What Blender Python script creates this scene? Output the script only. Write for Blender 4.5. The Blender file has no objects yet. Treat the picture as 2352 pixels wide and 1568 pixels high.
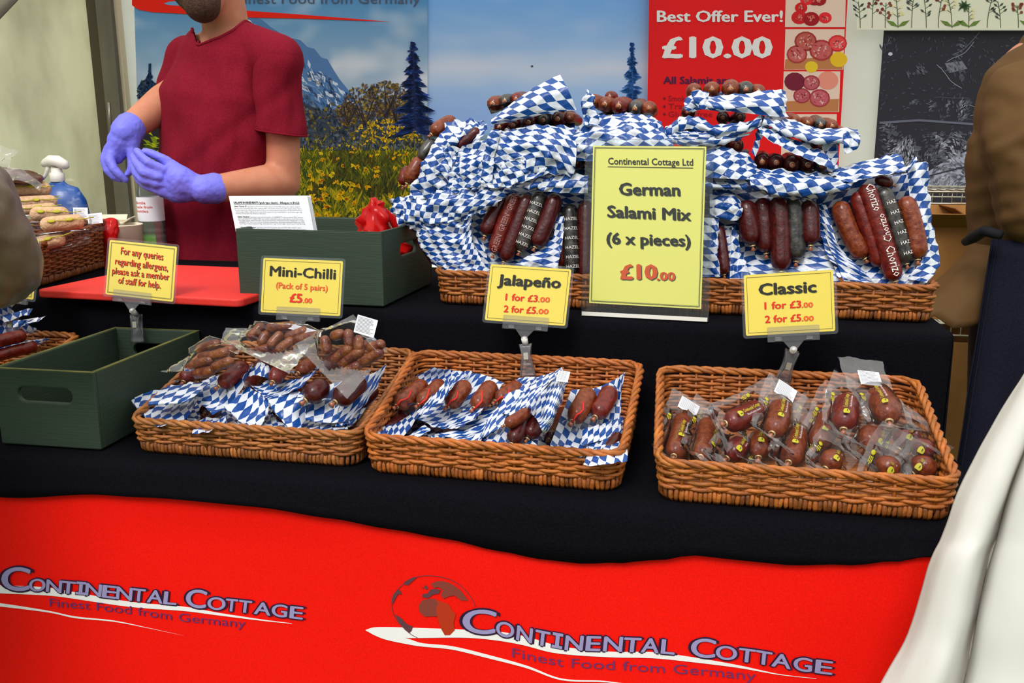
import bpy, bmesh, math, random
from mathutils import Vector, Matrix, noise, geometry

# ------------------------------------------------------------------ camera, sky, light, exposure
SC = bpy.context.scene
COL = SC.collection
F, PITCH, EYE = 2000.0, math.radians(12.8), 1.25
cam_d = bpy.data.cameras.new('camera'); cam = bpy.data.objects.new('camera', cam_d); COL.objects.link(cam)
cam_d.sensor_width = 36; cam_d.lens = 36 * F / 2352; cam_d.clip_start = .02; cam_d.clip_end = 200
cam.location = (0, 0, EYE); cam.rotation_euler = (math.pi/2 - PITCH, 0, 0)
SC.camera = cam
SC.view_settings.view_transform = 'Standard'; SC.view_settings.look = 'None'
SC.view_settings.gamma = 1; SC.view_settings.use_curve_mapping = False
SC.view_settings.exposure = 0.28
SC.cycles.max_bounces = 7; SC.cycles.diffuse_bounces = 3; SC.cycles.glossy_bounces = 3
SC.cycles.transmission_bounces = 4; SC.cycles.transparent_max_bounces = 24
SC.cycles.caustics_reflective = False; SC.cycles.caustics_refractive = False
W = bpy.data.worlds.new('overcast'); SC.world = W; W.use_nodes = True
nt = W.node_tree; nt.nodes.clear()
wo = nt.nodes.new('ShaderNodeOutputWorld'); bg = nt.nodes.new('ShaderNodeBackground')
tc = nt.nodes.new('ShaderNodeTexCoord'); sx = nt.nodes.new('ShaderNodeSeparateXYZ'); cr = nt.nodes.new('ShaderNodeValToRGB')
nt.links.new(tc.outputs['Generated'], sx.inputs[0]); nt.links.new(sx.outputs['Z'], cr.inputs[0])
cr.color_ramp.elements[0].position = .0; cr.color_ramp.elements[0].color = (.30, .31, .31, 1)
cr.color_ramp.elements[1].position = .6; cr.color_ramp.elements[1].color = (1.08, 1.11, 1.14, 1)
nt.links.new(cr.outputs[0], bg.inputs[0]); bg.inputs[1].default_value = 1.2
nt.links.new(bg.outputs[0], wo.inputs[0])
sun_d = bpy.data.lights.new('sun', 'SUN'); sun_d.energy = 1.9; sun_d.angle = math.radians(22); sun_d.color = (1, .96, .9)
sun = bpy.data.objects.new('sun', sun_d); COL.objects.link(sun)
sun.rotation_euler = Vector((.25, .62, -.75)).to_track_quat('-Z', 'Y').to_euler()

# ------------------------------------------------------------------ geometry of the photograph's camera
CP, SP = math.cos(PITCH), math.sin(PITCH)
EYEV = Vector((0, 0, EYE))
TH = math.radians(-12)
U = Vector((math.cos(TH), math.sin(TH), 0)); V = Vector((-math.sin(TH), math.cos(TH), 0)); UP = Vector((0, 0, 1))
def ray(px, py):
    x = (px-1176)/F; y = (py-784)/F
    return Vector((x, CP - y*SP, -SP - y*CP))
def AP(px, py, co, no):
    r = ray(px, py); return EYEV + r*((co-EYEV).dot(no)/r.dot(no))
def AZ(px, py, z): r = ray(px, py); return EYEV + r*((z-EYE)/r.z)
def AY(px, py, Y): r = ray(px, py); return EYEV + r*(Y/r.y)
def AV(px, py, v): return AP(px, py, V*v, V)
def S(u, v, z): return U*u + V*v + UP*z
def PXOF(p):
    d = p-EYEV; zc = d.y*CP - d.z*SP; yy = -d.y*SP - d.z*CP
    return (1176 + F*d.x/zc, 784 + F*yy/zc)

# ------------------------------------------------------------------ helpers
def lin(c):
    def f(x):
        x = x/255
        return x/12.92 if x <= .04045 else ((x+.055)/1.055)**2.4
    return tuple(f(x) for x in c[:3]) + (1,)
MATS = {}
def principled(name):
    m = bpy.data.materials.new(name); m.use_nodes = True
    b = m.node_tree.nodes['Principled BSDF']; MATS[name] = m
    return m, m.node_tree, b
def mat(name, rgb, rough=.6, spec=.4, coat=0, metal=0, noise_=None, bump=None, attr=None, sheen=0, trans=0, sss=0):
    """noise_ = (scale, rgb2, contrast, stretch); bump = (scale, strength, stretch)"""
    m, t, b = principled(name); N, L = t.nodes, t.links
    b.inputs['Roughness'].default_value = rough; b.inputs['Specular IOR Level'].default_value = spec
    b.inputs['Coat Weight'].default_value = coat; b.inputs['Coat Roughness'].default_value = .12
    b.inputs['Metallic'].default_value = metal; b.inputs['Sheen Weight'].default_value = sheen
    if sss:
        b.inputs['Subsurface Weight'].default_value = sss; b.inputs['Subsurface Scale'].default_value = .006
    src = None
    base = lin(rgb)
    b.inputs['Base Color'].default_value = base
    co = N.new('ShaderNodeTexCoord')
    if attr:
        a = N.new('ShaderNodeAttribute'); a.attribute_name = 'Col'; src = a.outputs['Color']
    def mapped(st):
        mp = N.new('ShaderNodeMapping'); mp.inputs['Scale'].default_value = st
        L.new(co.outputs['Object'], mp.inputs[0]); return mp.outputs[0]
    if noise_:
        sc, rgb2, con, st = (list(noise_) + [(1, 1, 1)])[:4]
        n = N.new('ShaderNodeTexNoise'); n.inputs['Scale'].default_value = sc; n.inputs['Detail'].default_value = 6
        L.new(mapped(st), n.inputs[0])
        r = N.new('ShaderNodeValToRGB'); r.color_ramp.elements[0].position = .5-con; r.color_ramp.elements[1].position = .5+con
        L.new(n.outputs[0], r.inputs[0])
        mx = N.new('ShaderNodeMix'); mx.data_type = 'RGBA'; L.new(r.outputs[0], mx.inputs[0])
        if src: L.new(src, mx.inputs[6])
        else: mx.inputs[6].default_value = base
        if rgb2 == 'mul':
            mu = N.new('ShaderNodeMix'); mu.data_type = 'RGBA'; mu.blend_type = 'MULTIPLY'; mu.inputs[0].default_value = 1
            if src: L.new(src, mu.inputs[6])
            else: mu.inputs[6].default_value = base
            mu.inputs[7].default_value = (.45, .4, .36, 1); L.new(mu.outputs[2], mx.inputs[7])
        else: mx.inputs[7].default_value = lin(rgb2)
        src = mx.outputs[2]
    if src: L.new(src, b.inputs['Base Color'])
    if bump:
        sc, s_, st = (list(bump) + [(1, 1, 1)])[:3]
        n = N.new('ShaderNodeTexNoise'); n.inputs['Scale'].default_value = sc; n.inputs['Detail'].default_value = 5
        L.new(mapped(st), n.inputs[0])
        bp = N.new('ShaderNodeBump'); bp.inputs['Strength'].default_value = s_; bp.inputs['Distance'].default_value = .01
        L.new(n.outputs[0], bp.inputs['Height']); L.new(bp.outputs[0], b.inputs['Normal'])
    if trans:
        tr = N.new('ShaderNodeBsdfTranslucent'); ms = N.new('ShaderNodeMixShader'); ms.inputs[0].default_value = trans
        if src: L.new(src, tr.inputs[0])
        else: tr.inputs[0].default_value = base
        L.new(b.outputs[0], ms.inputs[1]); L.new(tr.outputs[0], ms.inputs[2])
        L.new(ms.outputs[0], N['Material Output'].inputs[0])
    return m
def clear(name, rgb, alpha, haze, rough=.12, gloss=.9):
    """thin clear plastic: transparent, a little white haze, a glossy surface"""
    m = bpy.data.materials.new(name); m.use_nodes = True; t = m.node_tree; N, L = t.nodes, t.links; N.clear(); MATS[name] = m
    o = N.new('ShaderNodeOutputMaterial'); tr = N.new('ShaderNodeBsdfTransparent'); tr.inputs[0].default_value = lin(rgb)
    df = N.new('ShaderNodeBsdfDiffuse'); df.inputs[0].default_value = lin(rgb)
    tl = N.new('ShaderNodeBsdfTranslucent'); tl.inputs[0].default_value = lin(rgb)
    gl = N.new('ShaderNodeBsdfGlossy'); gl.inputs['Roughness'].default_value = rough; gl.inputs[0].default_value = (gloss, gloss, gloss, 1)
    a = N.new('ShaderNodeMixShader'); a.inputs[0].default_value = .35; L.new(df.outputs[0], a.inputs[1]); L.new(tl.outputs[0], a.inputs[2])
    h = N.new('ShaderNodeMixShader'); h.inputs[0].default_value = haze; L.new(tr.outputs[0], h.inputs[1]); L.new(a.outputs[0], h.inputs[2])
    fr = N.new('ShaderNodeLayerWeight'); fr.inputs[0].default_value = alpha
    g = N.new('ShaderNodeMixShader'); L.new(fr.outputs['Fresnel'], g.inputs[0]); L.new(h.outputs[0], g.inputs[1]); L.new(gl.outputs[0], g.inputs[2])
    L.new(g.outputs[0], o.inputs[0])
    return m
def lozenge(name, wx, wy):
    m, t, b = principled(name); N, L = t.nodes, t.links
    uv = N.new('ShaderNodeUVMap'); sp = N.new('ShaderNodeSeparateXYZ'); L.new(uv.outputs[0], sp.inputs[0])
    def math_(op, a, c):
        n = N.new('ShaderNodeMath'); n.operation = op
        for i, v in enumerate((a, c)):
            if isinstance(v, float): n.inputs[i].default_value = v
            else: L.new(v, n.inputs[i])
        return n.outputs[0]
    a = math_('DIVIDE', sp.outputs[0], wx); c = math_('DIVIDE', sp.outputs[1], wy)
    cb = N.new('ShaderNodeCombineXYZ'); L.new(math_('ADD', a, c), cb.inputs[0]); L.new(math_('SUBTRACT', a, c), cb.inputs[1]); cb.inputs[2].default_value = .5
    ck = N.new('ShaderNodeTexChecker'); ck.inputs['Scale'].default_value = 1
    ck.inputs['Color1'].default_value = lin((204, 208, 217)); ck.inputs['Color2'].default_value = lin((6, 64, 136))
    L.new(cb.outputs[0], ck.inputs[0]); L.new(ck.outputs[0], b.inputs['Base Color'])
    b.inputs['Roughness'].default_value = .45; b.inputs['Specular IOR Level'].default_value = .3; b.inputs['Coat Weight'].default_value = .3; b.inputs['Coat Roughness'].default_value = .15
    co = N.new('ShaderNodeTexCoord'); n = N.new('ShaderNodeTexNoise'); n.inputs['Scale'].default_value = 40; n.inputs['Detail'].default_value = 5
    L.new(co.outputs['Object'], n.inputs[0])
    bp = N.new('ShaderNodeBump'); bp.inputs['Strength'].default_value = .5; bp.inputs['Distance'].default_value = .008
    L.new(n.outputs[0], bp.inputs['Height']); L.new(bp.outputs[0], b.inputs['Normal'])
    return m

ORG = {}
class MB:
    def __init__(s): s.v = []; s.f = []; s.uv = []; s.c = []; s.m = []; s.flat = set()
    def vert(s, p, uv=(0, 0), c=(1, 1, 1, 1)):
        s.v.append(Vector(p)); s.uv.append(uv); s.c.append(c); return len(s.v)-1
    def face(s, idx, mi=0, flat=False):
        if flat: s.flat.add(len(s.f))
        s.f.append(tuple(idx)); s.m.append(mi)
    def quad(s, a, b, c_, d, col=(1, 1, 1, 1), mi=0, uv=None):
        uv = uv or [(0, 0), (1, 0), (1, 1), (0, 1)]
        s.face([s.vert(p, uv[i], col) for i, p in enumerate((a, b, c_, d))], mi, True)
    def box(s, o, ax, ay, az, mi=0, col=(1, 1, 1, 1)):
        """parallelepiped from corner o along ax, ay, az"""
        P = [o, o+ax, o+ax+ay, o+ay, o+az, o+ax+az, o+ax+ay+az, o+ay+az]
        F_ = [(0, 3, 2, 1), (4, 5, 6, 7), (0, 1, 5, 4), (1, 2, 6, 5), (2, 3, 7, 6), (3, 0, 4, 7)]
        if ax.cross(ay).dot(az) < 0: F_ = [f[::-1] for f in F_]
        i0 = [s.vert(p, (0, 0), col) for p in P]
        for f in F_: s.face([i0[k] for k in f], mi, True)
    def tube(s, pts, r, n=8, mi=0, col=(1, 1, 1, 1), cap=True, flat=None, closed=False):
        """r: number or list. flat: (dir, factor) squashes the section along dir"""
        pts = [Vector(p) for p in pts]; m = len(pts)
        rr = r if isinstance(r, (list, tuple)) else [r]*m
        rings = []; prev = None
        for i, p in enumerate(pts):
            if closed: t = pts[(i+1) % m]-pts[i-1]
            else: t = pts[min(i+1, m-1)]-pts[max(i-1, 0)]
            if t.length < 1e-9: t = Vector((0, 0, 1))
            t.normalize()
            if prev is None:
                a = Vector((0, 0, 1)) if abs(t.z) < .9 else Vector((1, 0, 0))
                x = t.cross(a).normalized()
            else:
                x = prev - t*prev.dot(t)
                x = x.normalized() if x.length > 1e-6 else t.orthogonal().normalized()
            prev = x; y = t.cross(x)
            ring = []
            for k in range(n):
                an = 2*math.pi*k/n; d = x*math.cos(an)+y*math.sin(an)
                if flat: d = d - flat[0]*(d.dot(flat[0])*(1-flat[1]))
                ring.append(s.vert(p+d*rr[i], (k/n, i), col))
            rings.append(ring)
        for i in range(m if closed else m-1):
            A, B = rings[i], rings[(i+1) % m]
            for k in range(n): s.face((A[k], A[(k+1) % n], B[(k+1) % n], B[k]), mi)
        if cap and not closed:
            s.face(rings[0][::-1], mi); s.face(rings[-1], mi)
    def lathe(s, base, axis, prof, n=24, mi=0, col=(1, 1, 1, 1), sx=1.0):
        """prof: list of (radius, height)"""
        axis = axis.normalized(); x = axis.orthogonal().normalized(); y = axis.cross(x)
        rings = [[s.vert(base+axis*h+(x*math.cos(2*math.pi*k/n)*sx+y*math.sin(2*math.pi*k/n))*max(r, 1e-5), (k/n, h), col) for k in range(n)] for r, h in prof]
        for A, B in zip(rings, rings[1:]):
            for k in range(n): s.face((A[k], A[(k+1) % n], B[(k+1) % n], B[k]), mi)
    def grid(s, P, uvf=None, mi=0, colf=None, flip=False):
        nv, nu = len(P), len(P[0])
        I = [[s.vert(P[j][i], uvf(i, j) if uvf else (i/(nu-1), j/(nv-1)), colf(i, j) if colf else (1, 1, 1, 1)) for i in range(nu)] for j in range(nv)]
        for j in range(nv-1):
            for i in range(nu-1):
                q = (I[j][i], I[j][i+1], I[j+1][i+1], I[j+1][i])
                s.face(q[::-1] if flip else q, mi)
        return I
    def poly(s, pts, mi=0, col=(1, 1, 1, 1)):
        tri = geometry.tessellate_polygon([[Vector(p) for p in pts]])
        I = [s.vert(p, (0, 0), col) for p in pts]
        for t in tri: s.face([I[k] for k in t], mi, True)
    def blobsphere(s, c, rx, ry, rz, ax=None, n=14, m=9, mi=0, col=(1, 1, 1, 1)):
        X, Y_, Z_ = ax or (Vector((1, 0, 0)), Vector((0, 1, 0)), Vector((0, 0, 1)))
        rings = []
        for j in range(m+1):
            ph = math.pi*j/m
            rings.append([s.vert(c+X*(rx*math.sin(ph)*math.cos(2*math.pi*k/n))+Y_*(ry*math.sin(ph)*math.sin(2*math.pi*k/n))+Z_*(rz*math.cos(ph)), (k/n, j/m), col) for k in range(n)])
        for A, B in zip(rings, rings[1:]):
            for k in range(n): s.face((A[k], B[k], B[(k+1) % n], A[(k+1) % n]), mi)
    def build(s, name, mats, parent=None, smooth=True, solid=0, weld=False):
        if not isinstance(mats, (list, tuple)): mats = [mats]
        org = ORG[parent.name] if parent else Vector((0, 0, 0))
        me = bpy.data.meshes.new(name)
        me.from_pydata([tuple(p-org) for p in s.v], [], s.f)
        for m in mats: me.materials.append(MATS[m])
        uvl = me.uv_layers.new(name='UVMap'); ca = me.color_attributes.new('Col', 'FLOAT_COLOR', 'POINT')
        lv = [0]*len(me.loops); me.loops.foreach_get('vertex_index', lv)
        fl = []
        for i in lv: fl += s.uv[i]
        uvl.data.foreach_set('uv', fl)
        fc = []
        for c in s.c: fc += c
        ca.data.foreach_set('color', fc)
        me.polygons.foreach_set('material_index', s.m)
        me.polygons.foreach_set('use_smooth', [smooth and (i not in s.flat) for i in range(len(s.f))])
        if weld:
            bm = bmesh.new(); bm.from_mesh(me); bmesh.ops.remove_doubles(bm, verts=bm.verts, dist=1e-5); bm.to_mesh(me); bm.free()
        me.update()
        o = bpy.data.objects.new(name, me); COL.objects.link(o)
        if parent: o.parent = parent
        ORG[o.name] = org
        if solid:
            md = o.modifiers.new('thickness', 'SOLIDIFY'); md.thickness = solid; md.offset = 0
        return o
def tag(o, label=None, cat=None, group=None, kind=None):
    if label: o['label'] = label
    if cat: o['category'] = cat
    if group: o['group'] = group
    if kind: o['kind'] = kind
    return o
def thing(name, label, cat, loc, group=None):
    o = bpy.data.objects.new(name, None); COL.objects.link(o); o.location = loc; o.empty_display_size = .05
    ORG[o.name] = Vector(loc)
    return tag(o, label, cat, group)

def catmull(P, n):
    P = [Vector(p) for p in P]
    if len(P) == 2: return [P[0].lerp(P[1], i/(n-1)) for i in range(n)]
    out = []; m = len(P)-1
    for i in range(n):
        t = i/(n-1)*m; k = min(int(t), m-1); f = t-k
        p0 = P[k-1] if k > 0 else P[0]*2-P[1]; p1 = P[k]; p2 = P[k+1]; p3 = P[k+2] if k+2 <= m else P[m]*2-P[m-1]
        out.append(.5*((2*p1)+(p2-p0)*f+(2*p0-5*p1+4*p2-p3)*f*f+(3*p1-p0-3*p2+p3)*f**3))
    return out
def crease(p, f, seed):
    """crumpled-paper height: folded noise in three sizes"""
    q = p*f + Vector((seed*3.7, seed*1.3, seed*2.1))
    return (abs(noise.noise(q))*1.0 + abs(noise.noise(q*2.1))*.5 + noise.noise(q*4.3)*.2) - .45
def loft(mb, rows, nu=24, nv=16, amp=.004, freq=28, seed=0, mi=0, uvrot=0.0, twist=0, edge=1.0):
    """sheet through rows of control points; uv in metres; crumpled along its normal"""
    A = [catmull(r, nu) for r in rows]
    P = [[None]*nu for _ in range(nv)]
    for i in range(nu):
        c = catmull([A[j][i] for j in range(len(A))], nv)
        for j in range(nv): P[j][i] = c[j]
    ul = sum((P[nv//2][i+1]-P[nv//2][i]).length for i in range(nu-1)); 
    vl = [0]
    for j in range(nv-1): vl.append(vl[-1] + sum((P[j+1][i]-P[j][i]).length for i in (0, nu//2, nu-1))/3)
    Q = [[None]*nu for _ in range(nv)]
    for j in range(nv):
        for i in range(nu):
            du = P[j][min(i+1, nu-1)]-P[j][max(i-1, 0)]; dv = P[min(j+1, nv-1)][i]-P[max(j-1, 0)][i]
            n = du.cross(dv); n = n.normalized() if n.length > 1e-12 else Vector((0, -1, 0))
            Q[j][i] = P[j][i] + n*(amp*2*crease(P[j][i], freq, seed))
    ca, sa = math.cos(uvrot), math.sin(uvrot)
    off = (seed*.37 % 1)*.03
    def uvf(i, j):
        x = ul*i/(nu-1)+off; y = vl[j]
        return (x*ca-y*sa, x*sa+y*ca)
    return mb.grid(Q, uvf, mi)
FONT_CACHE = {}
def text_shape(s, res=2, shear=0.0):
    key = (s, res, shear)
    if key not in FONT_CACHE:
        c = bpy.data.curves.new('lettering', 'FONT'); c.body = s; c.size = 1; c.resolution_u = res; c.shear = shear
        o = bpy.data.objects.new('lettering', c); COL.objects.link(o)
        dg = bpy.context.evaluated_depsgraph_get(); dg.update()
        me = bpy.data.meshes.new_from_object(o.evaluated_get(dg))
        vs = [(v.co.x, v.co.y) for v in me.vertices]; fs = [tuple(p.vertices) for p in me.polygons]
        bpy.data.objects.remove(o); bpy.data.curves.remove(c); bpy.data.meshes.remove(me)
        FONT_CACHE[key] = (vs, fs)
    return FONT_CACHE[key]
def text_on(mb, s, fn, x0, x1, y0, cap, bold=0.02, mi=0, col=(1, 1, 1, 1), res=2, shear=0.0, capref=.73):
    """letters between x0 and x1 of a surface's own coordinates; cap = capital height there; fn(x, y) gives the point"""
    vs, fs = text_shape(s, res, shear)
    if not vs: return
    # heavier weights are printed as slightly shifted repeats of the same letters
    sh = [(0, 0)] if bold <= 0 else [(0, 0), (-bold, 0), (bold, 0), (0, -bold*.6), (0, bold*.6)]
    a = min(v[0] for v in vs); b = max(v[0] for v in vs)
    sx_ = (x1-x0)/(b-a); sy_ = cap/capref
    for k_, (ox, oy) in enumerate(sh):                                   # each repeat lies an ink's thickness above the last
        I = []
        for v in vs:
            p = fn(x0+(v[0]+ox-a)*sx_, y0+(v[1]+oy)*sy_)
            I.append(mb.vert(p+(EYEV-p).normalized()*(k_*8e-5) if k_ else p, (0, 0), col))
        for f in fs: mb.face([I[k] for k in f], mi, True)

# ------------------------------------------------------------------ materials
mat('canvas_white', (242, 240, 228), .8, .2, noise_=(3, (232, 228, 212), .3), bump=(4, .15), trans=.55)
mat('canvas_roof', (240, 238, 228), .8, .2, trans=.85)
mat('canvas_stained', (238, 230, 194), .8, .2, noise_=(4.2, (186, 178, 146), .13, (1, 1, .5)), bump=(5, .2), trans=.6)
mat('drape_white', (230, 228, 224), .7, .2, noise_=(6, (218, 212, 202), .3, (1, 1, .2)), bump=(30, .06, (3, 3, .3)), trans=.2)
mat('grass', (80, 125, 40), .9, .1, noise_=(60, (50, 90, 25), .25), bump=(150, .8))
mat('aluminium', (112, 106, 92), .5, .4, noise_=(25, (92, 86, 72), .25, (1, 1, .2)))
mat('pole_dark', (78, 68, 50), .6, .3)
mat('pole_cream', (205, 190, 160), .7, .3)
mat('print_cloth', (255, 255, 255), .75, .2, attr=True, bump=(5, .25))
mat('print_gloss', (255, 255, 255), .6, .25, attr=True)
mat('print_red', (250, 20, 5), .72, .15, noise_=(420, (226, 12, 4), .25), bump=(5, .12, (1, 1, .6)))
mat('print_ink', (255, 255, 255), .7, .15, attr=True)
mat('black_cloth', (9, 8, 13), .98, .05, noise_=(300, (15, 14, 20), .2), bump=(350, .25))
mat('wood_plain', (150, 120, 80), .7, .3, noise_=(12, (120, 92, 60), .3, (8, 1, 1)))
mat('crate_green', (44, 60, 48), .6, .35, noise_=(16, (52, 64, 50), .3, (1, 1, 14)), bump=(26, .12, (1, 1, 16)))
mat('crate_edge', (112, 108, 52), .7, .3, noise_=(40, (70, 80, 45), .25))
mat('wicker', (190, 122, 50), .5, .45, noise_=(55, 'mul', .3), attr=True, bump=(120, .25))
mat('board_red', (226, 40, 34), .55, .4, noise_=(60, (214, 58, 48), .3), bump=(200, .1))
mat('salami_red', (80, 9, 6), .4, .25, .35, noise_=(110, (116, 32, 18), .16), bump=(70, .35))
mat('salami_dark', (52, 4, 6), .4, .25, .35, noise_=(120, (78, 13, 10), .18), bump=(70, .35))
mat('salami_brown', (90, 26, 8), .42, .25, .3, noise_=(130, (130, 60, 24), .18), bump=(80, .4))
mat('salami_chilli', (84, 24, 10), .42, .35, .4, noise_=(60, (124, 64, 20), .1), bump=(160, .4))
mat('salami_black', (22, 20, 20), .45, .4, .5, noise_=(70, (58, 52, 46), .1), bump=(70, .35))
mat('salami_pale', (226, 188, 150), .8, .25, noise_=(150, (208, 160, 118), .2), bump=(170, .5))
mat('meat_dark', (92, 40, 26), .4, .5, .8, noise_=(40, (70, 24, 18), .2))
mat('clip_metal', (205, 180, 130), .35, .6, metal=.6)
mat('tie_red', (205, 42, 30), .6, .3)
mat('casing_tip', (150, 82, 50), .5, .5, .5)
mat('ink_white', (226, 220, 214), .6, .3)
mat('ink_faded', (168, 122, 116), .6, .3)
mat('ink_black', (40, 38, 34), .6, .3)
mat('ink_olive', (74, 78, 52), .6, .3)
mat('ink_orange', (228, 88, 42), .6, .3)
mat('ink_red', (214, 48, 30), .6, .3)
mat('ink_yellow', (178, 170, 34), .55, .35)
mat('ink_grey', (96, 98, 108), .6, .3)
mat('card_yellow', (254, 220, 74), .35, .45, coat=.3)
mat('card_pale', (250, 240, 120), .35, .45, coat=.3)
mat('paper_white', (238, 240, 246), .7, .3)
mat('label_white', (236, 236, 242), .6, .3)
mat('plastic_white', (232, 228, 218), .4, .5)
mat('plastic_blue', (14, 78, 160), .35, .5, .2)
mat('carton', (226, 214, 190), .8, .2)
mat('cardboard', (168, 118, 66), .85, .2, noise_=(20, (150, 102, 54), .3))
mat('steel_wire', (196, 190, 172), .35, .5, metal=.7)
mat('skin', (202, 138, 108), .55, .35, noise_=(30, (190, 118, 90), .3), sss=.15)
mat('hair_dark', (50, 34, 26), .8, .3, noise_=(180, (92, 62, 46), .2), bump=(400, .6))
mat('shirt_maroon', (132, 24, 44), .95, .1, noise_=(260, (114, 17, 34), .2), bump=(300, .12))
mat('shirt_brown', (98, 70, 36), .75, .25, noise_=(5, (86, 60, 30), .3), bump=(8, .2))
mat('apron_navy', (20, 21, 34), .9, .1, noise_=(260, (30, 31, 46), .25), bump=(300, .2))
mat('strap_black', (20, 20, 26), .8, .2)
mat('trousers_dark', (44, 26, 30), .9, .15)
mat('glove', (122, 122, 238), .55, .35, sss=.05, bump=(60, .12))
mat('jacket', (104, 80, 58), .4, .5, noise_=(9, (66, 52, 42), .2), bump=(22, .5, (1, 1, .5)), sheen=.1)
mat('eye_white', (230, 225, 215), .3, .5)
mat('lips', (170, 92, 82), .5, .4)
clear('film', (252, 252, 252), .10, .008, .1)
clear('film_hazy', (250, 250, 250), .14, .16, .2)
clear('film_red', (232, 24, 24), .22, .8, .16)
clear('bottle_clear', (236, 240, 240), .2, .14, .06)
clear('acrylic', (248, 250, 250), .14, .012, .05)
clear('laminate', (246, 250, 252), .10, .05, .1)
clear('clip_clear', (248, 248, 250), .22, .07, .1)
lozenge('lozenge_paper', .0148, .031)
lozenge('lozenge_large', .0172, .031)
lozenge('lozenge_small', .0125, .021)
# ------------------------------------------------------------------ the setting
WN = Vector((-math.sin(math.radians(5)), -math.cos(math.radians(5)), 0))    # back wall's normal, towards the stall
WU = Vector((math.cos(math.radians(5)), -math.sin(math.radians(5)), 0))
WO = Vector((0, 3.25, 0))
def AW(px, py, off=0.0): return AP(px, py, WO + WN*off, WN)
mb = MB(); mb.quad(Vector((-6, -4, 0)), Vector((6, -4, 0)), Vector((6, 6, 0)), Vector((-6, 6, 0)))
tag(mb.build('floor', 'grass', smooth=False), kind='structure')
PB = AW(236, 300); PB.z = 0                                             # foot of the corner pole
def wall(name, a, b, h, m, n=30):
    mb = MB(); P = []
    for j in range(20):
        row = []
        for i in range(n):
            p = a.lerp(b, i/(n-1)) + UP*(h*j/19)
            row.append(p + Vector((0, 1, 0))*0.0)
        P.append(row)
    mb.grid(P, mi=0, uvf=None)
    return tag(mb.build(name, m), kind='structure')
wall('wall_back', PB - WU*.15, WO + WU*3.2, 2.75, 'canvas_white')
wall('wall_left', PB + Vector((.04, .0, 0)), PB + Vector((-.95, -2.2, 0)), 2.75, 'canvas_stained')
mb = MB()                                                               # tent roof: white canvas from the back wall to above the counter
z0 = 2.74
mb.grid([[PB + Vector((-.5, 0, 2.72)) + WU*(5.4*i/19) + Vector((0, -1.75*j/9, .35*math.sin(math.pi*j/9*.5)))for i in range(20)] for j in range(10)])
tag(mb.build('ceiling', 'canvas_roof'), kind='structure')

t = thing('tent_pole', 'grey brown aluminium tent upright between the stained canvas wall and the scenery banner', 'pole', PB)
def post(px0, px1, depth, y, m, name, off):
    a = AW(px0, y, off); b = AW(px1, y, off); a.z = b.z = 0
    mb = MB(); mb.box(a, b-a, WN*-depth, UP*2.7); return mb.build(name, m, t)
post(222, 243, .045, 250, 'pole_dark', 'groove_channel', .06)
post(243, 276, .06, 250, 'aluminium', 'upright', .075)
post(276, 292, .03, 250, 'pole_cream', 'seam_strip', .05)
mb = MB()
a = AW(278, 260, .08); a = AW(247, 240, .08)
for k in range(2): mb.tube([AW(248, 235, .079)+WU*(.004*k), AW(253, 310, .079)+WU*(.004*k)], .0015, 5)
mb.build('wire', 'steel_wire', t)
t = thing('tent_brace', 'short grey metal strut crossing the top left corner of the canvas', 'strut', AY(-20, 60, 2.3))
q0, q1 = AY(-60, 82, 2.3), AY(70, -52, 2.6); q0, q1 = q0+(q0-q1)*2.6, q1+(q1-q0)*.9
mb = MB(); mb.tube([q0, q1], .02, 4); mb.build('strut', 'aluminium', t)
q2 = AY(-60, 96, 2.29)-AY(-60, 82, 2.3)
mb = MB(); mb.tube([q0+q2, q1+q2], .007, 5); mb.build('edge_strip', 'pole_dark', t)

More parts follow.
